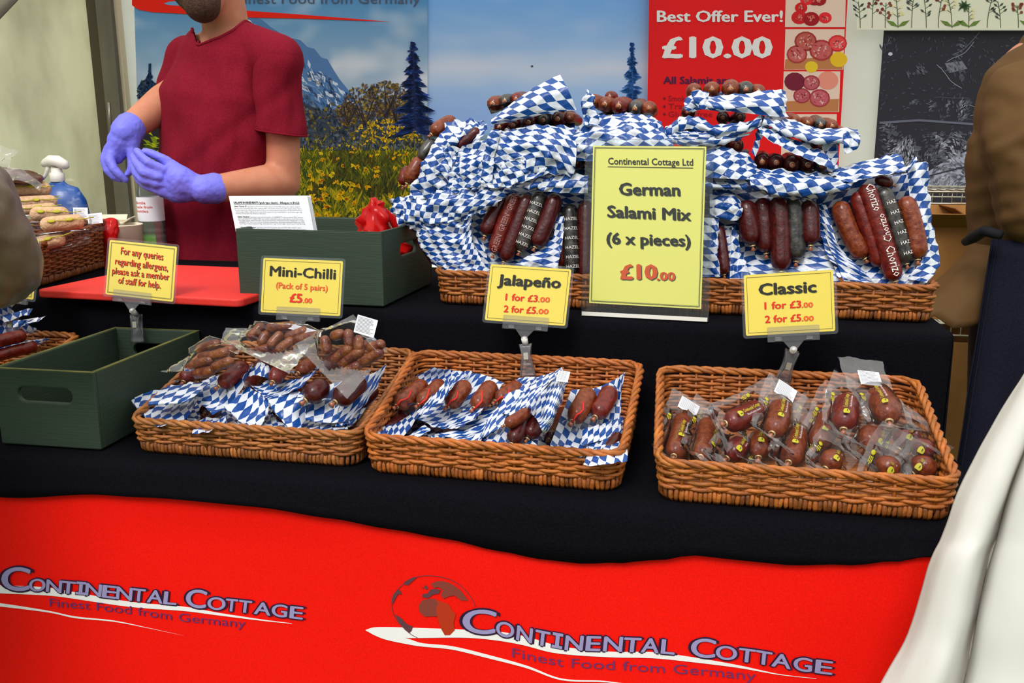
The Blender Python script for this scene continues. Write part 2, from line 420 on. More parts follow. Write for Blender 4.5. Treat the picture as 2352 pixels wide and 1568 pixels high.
# ------------------------------------------------------------------ printed pictures: flat colour shapes on one sheet
class Print:
    def __init__(s, off, rnd, gain=1.0): s.off = off; s.gain = gain; s.mb = MB(); s.k = 0; s.R = random.Random(rnd)
    def at(s, x, y, lay): return AW(x, y, s.off + lay*.0007)
    def ink(s, c):
        q = [v*s.gain for v in lin(c)[:3]]; k = min(1, .86/max(q)); return tuple(v*k for v in q)+(1,)
    def shade(s, x0, x1, y0, y1, f, n=40, m=40, edge=None):
        def X(i, j):
            t_ = j/(m-1); a, b = (x0, x1) if not edge else (edge[0]+(edge[1]-edge[0])*t_, edge[2]+(edge[3]-edge[2])*t_)
            return a+(b-a)*i/(n-1)
        s.mb.grid([[s.at(X(i, j), y0+(y1-y0)*j/(m-1), 0) for i in range(n)] for j in range(m)],
                  colf=lambda i, j: s.ink(f(X(i, j), y0+(y1-y0)*j/(m-1))))
    def poly(s, pts, col, lay=1): s.mb.poly([s.at(x, y, lay) for x, y in pts], 0, s.ink(col))
    def oval(s, x, y, rx, ry, col, lay=1, rot=0, n=14, jag=0):
        pts = []
        for k in range(n):
            a = 2*math.pi*k/n; r = 1+s.R.uniform(-jag, jag); ex, ey = rx*r*math.cos(a), ry*r*math.sin(a)
            pts.append((x+ex*math.cos(rot)-ey*math.sin(rot), y+ex*math.sin(rot)+ey*math.cos(rot)))
        s.poly(pts, col, lay)
    def fleck(s, x, y, l, w, a, col, lay=2):
        c, d = math.cos(a), math.sin(a)
        P = [(x-l*c, y-l*d), (x+w*d, y-w*c), (x+l*c, y+l*d), (x-w*d, y+w*c)]
        I = [s.mb.vert(s.at(px, py, lay), (0, 0), s.ink(col)) for px, py in P]; s.mb.face(I[::-1], 0, True)
    def line(s, pts, w, col, lay=2):
        for (x0, y0), (x1, y1) in zip(pts, pts[1:]):
            l = math.hypot(x1-x0, y1-y0) or 1; nx, ny = -(y1-y0)/l*w/2, (x1-x0)/l*w/2
            I = [s.mb.vert(s.at(px, py, lay), (0, 0), s.ink(col)) for px, py in ((x0+nx, y0+ny), (x0-nx, y0-ny), (x1-nx, y1-ny), (x1+nx, y1+ny))]
            s.mb.face(I, 0, True)
    def text(s, txt, x0, x1, y, cap, col, bold=.02, lay=3, slope=0):
        text_on(s.mb, txt, lambda a, b: s.at(a, y-b+slope*(a-x0), lay), x0, x1, 0, cap, bold, 0, s.ink(col))
    def mix(s, *cs): return s.R.choice(cs)
def lerp3(a, b, t): t = max(0, min(1, t)); return tuple(a[i]+(b[i]-a[i])*t for i in range(3))
def spruce(p, x, top, bot, halfw, cols, n, lay=3, skew=0):
    R = p.R
    p.line([(x, top), (x+skew, bot)], 6, cols[0], lay)
    for k in range(n):
        f = R.random()**.8; y = top+(bot-top)*f; w = halfw*(.12+.88*f)*R.uniform(.45, 1)
        tier = .5+.5*math.sin(f*46); sd = R.choice((-1, 1)); l = w*(.45+.55*tier)
        p.fleck(x+skew*f+sd*l*.5, y+l*.16, l*.52, R.uniform(2, 4.5), sd*R.uniform(.1, .4), R.choice(cols), lay)
def bush(p, x, y, rx, ry, cols, n, lay=3, l=5):
    R = p.R
    for k in range(n):
        a = R.random()*6.28; r = math.sqrt(R.random())
        p.fleck(x+rx*r*math.cos(a), y+ry*r*math.sin(a), R.uniform(.5, 1)*l, R.uniform(.25, .5)*l, R.random()*6.28, R.choice(cols), lay)
def meadow(p, x0, x1, y0, y1, n, seed):
    R = p.R
    for k in range(n):
        f = R.random()**.8; x = R.uniform(x0, x1); y = y0+(y1-y0)*f; s_ = .5+f*1.1
        nz = noise.noise(Vector((x*.012, y*.02, seed)))
        c = R.choice([(150, 140, 14), (176, 158, 16), (118, 122, 20), (92, 104, 22), (64, 78, 24), (196, 172, 22)] if nz > -.1 else [(70, 76, 26), (96, 100, 24), (46, 54, 26), (120, 116, 22), (92, 70, 20)])
        c = tuple(v*.78 for v in c)
        p.fleck(x, y, R.uniform(7, 17)*s_, R.uniform(1.3, 2.8)*s_, -1.57+R.uniform(-.8, .8), c, 2+R.random()*.8)
    for k in range(n//26):
        f = R.random(); x = R.uniform(x0, x1); y = y0+(y1-y0)*(.0+.75*f); s_ = .6+f
        c = R.choice([(246, 196, 10), (250, 214, 30), (236, 170, 8)])
        for q in range(4): p.fleck(x+R.uniform(-4, 4)*s_, y+R.uniform(-2, 2)*s_, 5*s_, 2.2*s_, R.random()*3, c, 3)
        if R.random() < .3: p.oval(x, y, 3*s_, 2*s_, (120, 60, 10), 3.3, n=6)

# --- left scenery banner
p = Print(.02, 5, 1.45)
def skyL(x, y):
    c = lerp3((72, 122, 168), (140, 158, 178), y/190)
    k = noise.noise(Vector((x*.008, y*.014, 3)))*.5+noise.noise(Vector((x*.02, y*.03, 8)))*.25
    c = lerp3(c, (198, 196, 202), max(0, k*1.6 + (.45 if x > 760 else 0)*max(0, 1-abs(y-150)/90)))
    if y > 240: c = lerp3(c, (58, 70, 62), (y-240)/40)
    if y > 300: c = lerp3((88, 90, 22), (52, 62, 20), (y-300)/150)
    if y > 540: c = (92, 152, 34)
    return c
p.shade(305, 982, -60, 720, skyL, 60, 90, edge=(306, 330, 982, 982))
mt = [(560, 30), (600, 44), (622, 62), (655, 84), (690, 92), (706, 108), (722, 112), (738, 132), (752, 136), (766, 160), (780, 182), (806, 214), (830, 250), (840, 290), (560, 290)]
p.poly(mt, (70, 104, 150), 1)
for k in range(420):
    x = p.R.uniform(570, 812); f = p.R.random()
    top = 40+(x-570)*.72 if x < 800 else 214
    y = top+6+f*120
    if y > 284: continue
    c = p.mix((176, 190, 214), (200, 206, 222), (52, 86, 134), (40, 66, 110), (96, 128, 170)) if f < .6 else p.mix((44, 66, 100), (60, 84, 120), (90, 110, 136))
    p.fleck(x, y, p.R.uniform(4, 15), p.R.uniform(1.5, 5), .9+p.R.uniform(-.5, .5), c, 1.5)
hl = [(600, 250), (700, 238), (760, 262), (820, 258), (900, 272), (985, 276), (985, 345), (600, 345)]
p.poly(hl, (46, 54, 66), 2)
for k in range(900):
    x = p.R.uniform(690, 982); y = p.R.uniform(236, 342)
    if y < 250 and p.R.random() < .6: continue
    p.fleck(x, y, p.R.uniform(3, 9), p.R.uniform(2, 4), p.R.random()*3, p.mix((36, 44, 60), (58, 66, 80), (74, 70, 52), (112, 96, 34), (84, 92, 110), (30, 40, 66)), 2.4)
for bx, by, rx, ry in ((838, 240, 48, 46), (886, 228, 50, 42), (912, 255, 36, 36), (800, 262, 28, 26)):
    bush(p, bx, by, rx, ry, [(70, 58, 46), (92, 72, 40), (128, 104, 34), (150, 120, 30), (54, 56, 72), (86, 92, 120)], 330, 3, 6)
    for k in range(9): p.line([(bx+p.R.uniform(-4, 4), by+ry), (bx+p.R.uniform(-rx, rx)*.8, by-p.R.uniform(.1, .9)*ry)], 1.6, (44, 36, 40), 3.2)
spruce(p, 948, 96, 300, 70, [(22, 34, 70), (30, 52, 110), (38, 66, 138), (24, 30, 52)], 460, 3.4, 6)
p.line([(936, 118), (960, 112)], 4, (30, 44, 90), 3.5)
meadow(p, 606, 982, 318, 560, 3300, 4)
bush(p, 900, 300, 80, 26, [(222, 176, 20), (190, 150, 20), (140, 118, 24), (60, 64, 40)], 260, 3.2, 6)
spruce(p, 344, 146, 240, 26, [(24, 48, 86), (34, 62, 104), (20, 34, 60)], 130, 3)
bush(p, 340, 212, 24, 30, [(26, 44, 70), (44, 60, 74)], 160, 2.6, 7)
p.poly([(316, 245), (372, 245), (372, 400), (326, 400)], (32, 30, 36), 2)
for k in range(26):
    p.fleck(p.R.uniform(338, 372), p.R.uniform(300, 400), p.R.uniform(8, 18), p.R.uniform(3, 6), p.R.uniform(.1, .8), p.mix((150, 156, 22), (112, 128, 20), (70, 86, 24)), 3)
p.poly([(303, -30), (303, 12), (318, 22), (350, 28), (390, 30), (560, 40), (700, 43), (900, 50), (700, 34), (560, 24), (420, 14), (382, 10), (420, 4), (600, -10), (600, -30)], (214, 30, 14), 3)
p.poly([(388, 12), (376, 8), (388, 4), (430, 0), (430, 14)], (92, 134, 172), 3.4)
p.text('Finest Food from Germany', 545, 965, 8, 22, (70, 74, 92), .0, 4)
tag(p.mb.build('scenery_banner', 'print_cloth'), 'printed banner of a grey mountain, spruce and flowering meadow hanging behind the seller in maroon', 'banner', 'scenery banners')
# --- right scenery banner
p = Print(.012, 9, 1.5)
def skyR(x, y):
    c = lerp3((104, 152, 208), (150, 178, 214), y/130)
    k = max(0, 1-abs(y-158)/52)
    c = lerp3(c, (196, 200, 216), k*.8 + .3*noise.noise(Vector((x*.01, y*.03, 1))))
    if y > 190: c = lerp3(c, (128, 158, 206), (y-190)/70)
    if y > 300: c = lerp3(c, (70, 92, 60), (y-300)/40)
    return c
p.shade(982, 1500, -60, 720, skyR, 40, 70)
spruce(p, 1452, 98, 330, 58, [(30, 78, 140), (44, 92, 160), (24, 60, 116), (60, 104, 166)], 380, 2)
p.line([(1452, 98), (1452, 160)], 3, (34, 72, 130), 2)
p.oval(1222, 152, 3, 2.4, (60, 66, 76), 2, n=7)
meadow(p, 984, 1495, 350, 560, 700, 2)
tag(p.mb.build('scenery_banner', 'print_cloth'), 'pale blue sky banner with one blue spruce, hanging behind the piled salami basket', 'banner', 'scenery banners')
# --- red offer banner
p = Print(.05, 11, 1.25)
p.shade(1490, 1946, -60, 640, lambda x, y: lerp3((222, 12, 18), (204, 8, 14), .5+.8*noise.noise(Vector((x*.006, y*.005, 2)))), 30, 30, edge=(1492, 1480, 1950, 1912))
p.text('Best Offer Ever!', 1510, 1797, 50, 27, (240, 236, 234), .03, 2)
p.text('\u00a310.00', 1524, 1771, 132, 50, (240, 236, 234), .04, 2)
p.text('All Salamis are:', 1524, 1685, 192, 17, (72, 18, 62), .035, 2)
for k, s_ in enumerate(('Smoked', 'Traditional', 'Gluten free')):
    y = 232+k*18
    p.oval(1526, y-6, 3, 3, (110, 10, 30), 2, n=9); p.text(s_, 1535, 1535+len(s_)*9.2, y, 13, (132, 12, 28), .0, 2)
def tile(x0, x1, y0, y1, f):
    p.poly([(x0, y0), (x1, y0), (x1-3, y1), (x0-3, y1)], (226, 196, 178), 1); p.box = (x0, x1, y0, y1); f(x0, x1-3, y0, y1)
def scatter(x0, x1, y0, y1, n, cols, l, lay=2.6):
    for k in range(n):
        x = p.R.uniform(x0+l, x1-l); y = p.R.uniform(y0+l*.6, y1-l*.6)
        p.fleck(x, y, p.R.uniform(.4, 1)*l, p.R.uniform(.2, .5)*l, p.R.random()*6.3, p.R.choice(cols), lay)
def tomatoes(x0, x1, y0, y1):
    for k in range(7):
        x, y = p.R.uniform(x0+22, x1-22), p.R.uniform(y0+18, y1-16); r = p.R.uniform(14, 20)
        p.oval(x, y, r, r*.85, p.mix((196, 20, 26), (214, 34, 40), (150, 12, 20)), 1.6+k*.1)
        scatter(x-r*.7, x+r*.7, y-r*.5, y+r*.5, 12, [(230, 96, 84), (160, 10, 20), (240, 150, 130)], 5, 2.6)
def slices(x0, x1, y0, y1, extra):
    p.poly([(x0, y1-24), (x1, y1-30), (x1-2, y1-1), (x0-2, y1-1)], (176, 112, 66), 1.3)
    for x, y, r, c in extra:
        x = x0+(x1-x0)*x; y = y0+(y1-y0)*y
        p.oval(x, y, r, r*.88, c, 1.8)
        if c[0] > 120 and c[1] < 70:
            p.oval(x, y, r*.84, r*.72, (c[0]+24, c[1]+34, c[2]+34), 2.0)
            scatter(x-r*.75, x+r*.75, y-r*.6, y+r*.6, 26, [(220, 170, 160), (150, 40, 48), (200, 110, 110)], 4.5, 2.6)
tile(1806, 1944, -60, 62, tomatoes)
tile(1804, 1940, 67, 160, lambda *a: slices(*a, [(.35, .3, 26, (150, 46, 36)), (.2, .62, 24, (160, 52, 50)), (.62, .52, 28, (158, 48, 46)), (.9, .35, 22, (196, 30, 30)), (.92, .75, 20, (232, 186, 30)), (.45, .93, 15, (236, 196, 40))]))
tile(1800, 1930, 164, 257, lambda *a: slices(*a, [(.2, .25, 24, (110, 22, 46)), (.8, .22, 24, (214, 132, 112)), (.5, .28, 20, (150, 44, 56)), (.33, .6, 20, (150, 44, 56)), (.65, .66, 24, (156, 50, 60))]))
tile(1797, 1922, 262, 356, tomatoes)
tile(1794, 1916, 360, 452, lambda *a: slices(*a, [(.3, .4, 24, (150, 46, 36)), (.7, .5, 24, (160, 52, 50))]))
tag(p.mb.build('offer_banner', 'print_gloss'), 'red hanging banner with white offer lettering and a column of food photographs', 'banner')
# --- forest poster
p = Print(.02, 13, 1.1)
p.shade(2030, 2420, 70, 520, lambda x, y: (44, 42, 52), 6, 6, edge=(2030, 1996, 2420, 2420))
def slope(x): return 440-(x-2090)*.56
pts = [(2088, 440)] + [(x, slope(x)+8*math.sin(x*.11)) for x in range(2100, 2420, 12)] + [(2420, 520), (2000, 520), (2006, 440)]
for k in range(420):
    x = p.R.uniform(2030, 2400); y = p.R.uniform(90, 424); d = noise.noise(Vector((x*.013, y*.013, 5)))+.0022*(y-270)+.0008*(x-2200)
    if d > .05: g = min(150, 60+90*d*p.R.uniform(.4, 1.4)); p.oval(x, y, p.R.uniform(3, 13), p.R.uniform(2, 6), (g, g+2, g+12), 1.2+.3*p.R.random(), p.R.uniform(-1, 1), 9, .45)
p.poly([(2066, 424), (2110, 408), (2160, 376), (2225, 345), (2300, 336), (2420, 330), (2420, 434), (2060, 434)], (158, 162, 180), 1)
for k in range(5200):
    x = p.R.uniform(2022, 2410); y = p.R.uniform(84, 428)
    d = noise.noise(Vector((x*.013, y*.013, 5)))+.6*noise.noise(Vector((x*.04, y*.04, 9)))+.0022*(y-270)+.0008*(x-2200)
    if d < .05 and p.R.random() < .93: continue
    g = min(186, 70+150*max(0, d)*p.R.uniform(.3, 1.5))
    p.fleck(x, y, p.R.uniform(2, 8), p.R.uniform(.8, 2.4), noise.noise(Vector((x*.01, y*.01, 2)))*3+p.R.uniform(-.5, .5), (g, g+2, g+14), 1.6)
for k in range(9):
    x, y = p.R.uniform(2020, 2340), p.R.uniform(110, 400); a = p.R.uniform(-.5, .5); q = [(x, y)]
    for j in range(5): a += p.R.uniform(-.35, .35); q.append((q[-1][0]+16*math.cos(a), q[-1][1]+16*math.sin(a)))
    p.line(q, p.R.uniform(.8, 1.8), p.mix((130, 132, 146), (96, 98, 112), (150, 152, 166)), 2)
p.line([(2020, 282), (2110, 276), (2250, 286)], 5, (100, 102, 118), 2)
p.poly([(2170, 145), (2210, 140), (2222, 158), (2180, 168)], (120, 120, 130), 1.5)
p.oval(2045, 124, 5, 4, (200, 200, 214), 2); p.line([(2110, 410), (2180, 392), (2260, 372)], 3, (50, 50, 62), 2.4)
tag(p.mb.build('forest_poster', 'print_gloss'), 'dark poster of a snowy forest floor with fallen branches, below the flowered strip', 'poster')
# --- floral strip
p = Print(.045, 17, 1.3)
p.shade(1968, 2420, -70, 68, lambda x, y: (226, 222, 200), 8, 6)
x = 1976
while x < 2400:
    k = p.R.randrange(3); h = p.R.uniform(40, 90); a = p.R.uniform(-.2, .2)
    st = [(x+a*h*t_*t_, 64-h*t_) for t_ in (0, .25, .5, .75, 1)]
    p.line(st, 1.6, (70, 88, 56), 1.2)
    for q in range(9):
        f = p.R.uniform(.3, 1); sx_ = x+a*h*f*f; sy = 64-h*f; sd = p.R.choice((-1, 1)); l = p.R.uniform(6, 13)
        p.line([(sx_, sy), (sx_+sd*l, sy-l*.7)], 1.1, (82, 96, 62), 1.2)
        if k == 0: p.oval(sx_+sd*l, sy-l*.7, 3.2, 3.2, (232, 222, 160), 1.6, n=8)
        elif k == 1: p.oval(sx_+sd*l, sy-l*.7, 3.6, 3.6, (128, 60, 46), 1.6, n=8)
        else: p.fleck(sx_+sd*l, sy-l*.7, 6, 2.6, -.7*sd, (64, 72, 64), 1.6)
    if k == 0:
        for sd in (-1, 1): p.fleck(x+sd*13, 54, 16, 5, -.5*sd, (98, 122, 54), 1.8)
    x += p.R.uniform(26, 44)
for k in range(7): p.fleck(2214+p.R.uniform(-4, 4), 14, 15, 4, -1.9+k*.5, (62, 92, 56), 1.8)
tag(p.mb.build('floral_strip', 'print_gloss'), 'cream strip printed with sprigs, leaves and berries at the top of the back wall', 'wall hanging')

# ------------------------------------------------------------------ counter: table, riser, black cloth, red front cloth
FV, RV, RB, TZ, RZ = 1.155, 1.535, 2.14, .75, .94      # front edge, riser front, riser back, heights
UR = S(0, 0, 0).x + (Vector((.732, 1.41, 0))).dot(U)   # right-hand end
UL = -1.78
t = thing('trestle_table', 'folding table hidden under the black cloth of the stall', 'table', S(-.6, 1.7, 0))
mb = MB(); mb.box(S(UL, FV+.012, TZ-.03), U*(UR-UL-.012), V*(2.1-FV-.012), UP*.026); mb.build('tabletop', 'wood_plain', t)
for uu in (UL+.1, UR-.2):
    for vv in (FV+.12, 1.98):
        mb = MB(); mb.tube([S(uu, vv, 0), S(uu, vv, TZ-.03)], .014, 10); mb.build('leg', 'steel_wire', t)
mb = MB(); mb.box(S(UL+.02, RV+.012, TZ), U*(UR-UL-.034), V*(RB-RV-.03), UP*(RZ-TZ-.006))
tag(mb.build('riser_board', 'wood_plain', smooth=False), 'raised platform under the black cloth at the back of the counter', 'platform')
HEM = [(-260, 1150), (0, 1141), (250, 1137), (400, 1146), (600, 1165), (760, 1190), (900, 1215), (1020, 1236), (1150, 1265), (1240, 1283), (1330, 1293), (1420, 1292), (1500, 1286), (1600, 1275), (1700, 1286), (1800, 1296), (1950, 1297), (2060, 1289), (2140, 1274), (2260, 1254), (2420, 1250)]
FN = V*(-1)
def front(px, py, off=0.0): return AP(px, py, V*(FV-off), V)
hem = [front(x, y, .014) for x, y in HEM]
hem_u = [h.dot(U) for h in hem]; hem_z = [h.z for h in hem]
def hemz(u):
    if u <= hem_u[0]: return hem_z[0]
    for k in range(len(hem_u)-1):
        if u <= hem_u[k+1]:
            f = (u-hem_u[k])/(hem_u[k+1]-hem_u[k]); f = f*f*(3-2*f); return hem_z[k]+(hem_z[k+1]-hem_z[k])*f
    return hem_z[-1]
mb = MB(); rows = []; N_ = 110
us = [UL+(UR-UL)*i/(N_-1) for i in range(N_)]
def prof(u):
    w = lambda a, b: .0025*noise.noise(Vector((u*7, a*9, b)))
    h = hemz(u)
    P = [(RB, RZ-.2), (RB, RZ-.02), (RB-.012, RZ), (1.95, RZ+abs(w(1, 2))), (1.7, RZ+abs(w(2, 2))), (RV+.02, RZ), (RV+.003, RZ-.004), (RV, RZ-.02), (RV-.001+w(3, 1), .86), (RV-.002+w(4, 1), TZ+.03), (RV-.008, TZ+.006), (RV-.03, TZ+.001),
         (1.42, TZ+abs(w(5, 3))*.6), (1.3, TZ+abs(w(6, 3))*.6), (FV+.03, TZ+.001), (FV+.006, TZ-.001), (FV-.003, TZ-.01), (FV-.008, TZ-.03), (FV-.012+.4*w(7, 1), (TZ-.03)*.5+h*.5), (FV-.014, h)]
    return P
mb.grid([[S(u, *prof(u)[j]) for u in us] for j in range(20)])
pr = prof(UR)
mb.grid([[S(UR+.002+.004*k, v, max(.12, z-(z-.12)*k/4)) for v, z in pr[1:]] for k in range(5)], flip=True)
tag(mb.build('black_tablecloth', 'black_cloth', solid=.002), 'black cloth draped over the stepped counter', 'tablecloth')
# red front cloth
def fold(u, z): return .004*math.sin(u*3.1+1)+.003*math.sin(u*9+z*7)+.0025*noise.noise(Vector((u*4, z*5, 2)))
def on_front(u, z, lift=0.0): return S(u, FV - .004 - fold(u, z)*min(1, max(0, (.74-z)/.1)) - lift, z)
def front_px(px, py, lift=0.0):
    q = front(px, py, .004); return on_front(q.dot(U), q.z, lift)
mb = MB()
mb.grid([[on_front(UL+(UR-UL+.02)*i/119, .738-.72*j/49) for i in range(120)] for j in range(50)])
def strip(top, bot, col, lift, n=70):
    A = [c for c in catmull([(x, y, 0) for x, y in top], n)]; B = [c for c in catmull([(x, y, 0) for x, y in bot], n)]
    mb.grid([[front_px(a.x+(b.x-a.x)*k/3, a.y+(b.y-a.y)*k/3, lift) for a, b in zip(A, B)] for k in range(4)], mi=1, colf=lambda i, j: lin(col))
WHITE = (236, 230, 230)
strip([(838, 1448), (866, 1441), (950, 1441), (1060, 1443), (1140, 1446), (1210, 1458), (1290, 1480), (1400, 1492), (1500, 1494), (1600, 1508), (1700, 1526), (1790, 1545), (1874, 1554)],
      [(838, 1448), (870, 1463), (935, 1465), (1060, 1462), (1130, 1466), (1200, 1477), (1280, 1496), (1400, 1505), (1500, 1508), (1600, 1519), (1700, 1532), (1790, 1547), (1874, 1555)], WHITE, .0012)
strip([(838, 1449), (880, 1456), (935, 1466), (970, 1476), (1040, 1482), (1120, 1500), (1210, 1524), (1290, 1553), (1380, 1558), (1440, 1565), (1520, 1572), (1700, 1590)],
      [(838, 1449), (880, 1468), (940, 1480), (970, 1484), (1040, 1490), (1120, 1508), (1210, 1530), (1290, 1557), (1380, 1561), (1440, 1567), (1520, 1573), (1700, 1590)], WHITE, .0013)
strip([(-180, 1330), (-60, 1338), (0, 1345), (100, 1349), (160, 1358), (300, 1382), (420, 1394), (500, 1409), (600, 1425), (668, 1434)],
      [(-180, 1352), (-60, 1360), (0, 1364), (100, 1368), (160, 1374), (300, 1394), (420, 1404), (500, 1415), (600, 1428), (668, 1435)], WHITE, .0012)
strip([(-160, 1372), (-60, 1380), (0, 1387), (110, 1404), (170, 1416), (260, 1425), (340, 1442), (424, 1461)], [(-160, 1382), (-60, 1390), (0, 1395), (110, 1408), (170, 1420), (260, 1428), (340, 1443), (424, 1461)], WHITE, .0012)
def spline_y(pts):
    def f(x):
        for (x0, y0), (x1, y1) in zip(pts, pts[1:]):
            if x <= x1: return y0+(y1-y0)*(x-x0)/(x1-x0)
        return y1
    return f
def banner_words(letters, base, cap, lean=.1):
    """letters = [(char, x0, x1, cap)] along a baseline y = base(x)"""
    for ch, x0, x1, c in letters:
        serif = ch == 'I'
        for bold, col, lift, gx in ((.07, (52, 22, 52), .0019, 2.0), (.022, (152, 142, 186), .0026, 0)):
            fn = lambda a, b: front_px(a+b*lean, base(a)-b, lift)
            if serif:
                g = gx; w = x1-x0; m0, m1 = x0+w*.31-g, x1-w*.31+g; h = c; k = c*.19
                for q in ((x0-g, -g, x1+g, k+g), (x0-g, h-k-g, x1+g, h+g), (m0, 0, m1, h)): mb.poly([fn(q[0], q[1]), fn(q[2], q[1]), fn(q[2], q[3]), fn(q[0], q[3])], 1, lin(col))
            else: text_on(mb, ch, fn, x0-gx, x1+gx, -gx*.9, c+gx*1.6, bold, 1, lin(col), 6)
    return
L1 = [('C', 1064, 1136, 57), ('O', 1141, 1180, 35), ('N', 1188, 1222, 35), ('T', 1230, 1262, 35), ('I', 1268, 1292, 35), ('N', 1299, 1338, 35), ('E', 1347, 1378, 35), ('N', 1387, 1428, 35), ('T', 1433, 1470, 34), ('A', 1473, 1512, 34), ('L', 1519, 1548, 34), ('C', 1587, 1640, 44), ('O', 1644, 1690, 32), ('T', 1696, 1732, 32), ('T', 1735, 1770, 32), ('A', 1772, 1814, 32), ('G', 1822, 1862, 32), ('E', 1872, 1908, 32)]
banner_words(L1, spline_y([(1040, 1446), (1136, 1452), (1180, 1462), (1240, 1476), (1300, 1487), (1400, 1490), (1500, 1494), (1640, 1508), (1740, 1520), (1830, 1535), (1920, 1545)]), 35)
L2 = [('C', 2, 64, 56), ('O', 66, 102, 30), ('N', 106, 140, 30), ('T', 140, 172, 30), ('I', 174, 196, 30), ('N', 197, 232, 30), ('E', 236, 266, 30), ('N', 268, 302, 30), ('T', 304, 332, 30), ('A', 338, 372, 30), ('L', 376, 403, 30), ('C', 426, 470, 42), ('O', 475, 514, 29), ('T', 516, 542, 29), ('T', 546, 574, 29), ('A', 582, 618, 29), ('G', 622, 656, 29), ('E', 664, 692, 29)]
banner_words(L2, spline_y([(0, 1354), (64, 1357), (102, 1358), (200, 1366), (300, 1378), (403, 1389), (470, 1398), (560, 1408), (692, 1424)]), 30)
for xs, base in (((1178, 1736), spline_y([(1170, 1503), (1300, 1527), (1440, 1535), (1600, 1546), (1760, 1562)])), ((112, 562), spline_y([(110, 1393), (200, 1399), (300, 1410), (420, 1428), (570, 1444)]))):
    text_on(mb, 'Finest Food from Germany', lambda a, b: front_px(a, base(a)-b, .0018), xs[0], xs[1], 0, 22 if xs[0] > 500 else 20, 0, 1, lin((112, 46, 98)), 4)
# globe emblem
GC = (1.0, 0)
def globe(pts, col): mb.poly([front_px(x, y, .0016) for x, y in pts], 1, lin(col))
def g5(l): return [(800+x*.2891, 1280+y*.2891) for x, y in l]
DK, MD, OR = (96, 58, 66), (132, 60, 50), (178, 52, 24)
globe(g5([(440, 210), (455, 185), (520, 150), (550, 152), (510, 185), (478, 215)]), DK)
globe(g5([(350, 375), (345, 330), (360, 290), (395, 248), (415, 262), (425, 290), (395, 290), (372, 330)]), DK)
globe(g5([(372, 452), (420, 480), (470, 530), (515, 545), (505, 580), (488, 598), (450, 575), (400, 515)]), DK)
globe(g5([(560, 380), (590, 335), (640, 322), (690, 320), (720, 360), (700, 400), (710, 460), (610, 465), (570, 430)]), MD)
globe(g5([(690, 320), (740, 340), (800, 360), (830, 410), (860, 440), (840, 510), (850, 570), (810, 610), (770, 612), (740, 560), (720, 500), (710, 460), (700, 400), (720, 360)]), OR)
globe(g5([(590, 285), (630, 280), (660, 245), (700, 240), (740, 250), (720, 280), (680, 285), (640, 315), (592, 312)]), DK)
globe(g5([(660, 205), (700, 180), (760, 176), (830, 200), (900, 250), (960, 330), (900, 330), (850, 290), (800, 300), (760, 320), (740, 285), (760, 250), (720, 225), (690, 235)]), MD)
globe(g5([(605, 225), (622, 212), (640, 240), (618, 248)]), DK); globe(g5([(585, 232), (600, 228), (598, 242)]), DK)
arc = [(1016, 380), (985, 310), (930, 240), (850, 180), (760, 148), (650, 136), (550, 148), (450, 200), (380, 270), (345, 350), (350, 420), (380, 490), (440, 560), (500, 610), (550, 636)]
arc = catmull([(800+x*.2891, 1280+y*.2891, 0) for x, y in arc], 50)
for a, b in zip(arc, arc[1:]):
    d = (b-a); n = Vector((-d.y, d.x, 0)).normalized()*.7
    mb.quad(*[front_px(q.x, q.y, .0016) for q in (a+n, a-n, b-n, b+n)], col=lin(DK), mi=1)
tag(mb.build('red_front_cloth', ['print_red', 'print_ink'], solid=0), 'red cloth with grey and white shop lettering hanging down the front of the counter', 'cloth banner')

# white canvas flap, gathered, in front of the counter's right end
cols = [[(2420, 740, .98), (2352, 862, .96), (2300, 940, .95), (2250, 1030, .94), (2200, 1130, .93), (2165, 1230, .925), (2138, 1292, .92), (2090, 1450, .91), (2025, 1568, .90), (1900, 1800, .88), (1760, 2200, .86)],
        [(2440, 740, .95), (2372, 862, .93), (2330, 940, .92), (2285, 1030, .91), (2240, 1130, .90), (2200, 1230, .89), (2170, 1292, .885), (2130, 1450, .875), (2080, 1568, .87), (1990, 1800, .85), (1860, 2200, .83)],
        [(2470, 740, .94), (2420, 862, .92), (2375, 940, .91), (2340, 1030, .90), (2300, 1130, .89), (2262, 1230, .88), (2235, 1292, .87), (2200, 1450, .86), (2160, 1568, .85), (2090, 1800, .84), (1980, 2200, .82)],
        [(2490, 740, .955), (2446, 862, .945), (2400, 940, .94), (2356, 1030, .935), (2318, 1130, .93), (2290, 1230, .925), (2270, 1292, .92), (2236, 1450, .91), (2212, 1568, .90), (2150, 1800, .88), (2060, 2200, .86)],
        [(2500, 740, .93), (2462, 862, .915), (2420, 940, .905), (2382, 1030, .895), (2346, 1130, .885), (2316, 1230, .88), (2298, 1292, .875), (2264, 1450, .865), (2244, 1568, .86), (2190, 1800, .84), (2100, 2200, .82)],
        [(2640, 740, .90), (2600, 862, .885), (2560, 940, .875), (2530, 1030, .865), (2500, 1130, .855), (2480, 1230, .85), (2462, 1292, .845), (2430, 1450, .835), (2400, 1568, .83), (2360, 1800, .81), (2300, 2200, .79)],
        [(2900, 740, .93), (2880, 862, .92), (2860, 940, .91), (2840, 1030, .90), (2820, 1130, .89), (2800, 1230, .88), (2780, 1292, .87), (2760, 1450, .86), (2740, 1568, .85), (2700, 1800, .83), (2660, 2200, .81)]]
mb = MB()
cols = [[(c[0][0]+260, -200, c[0][2]+.03), (c[0][0]+190, 150, c[0][2]+.02), (c[0][0]+100, 480, c[0][2]+.01)]+c for c in cols]
cc = [[AY(*q) for q in c] for c in cols]
loft(mb, list(map(list, zip(*cc))), 60, 80, .0012, 9, 3)
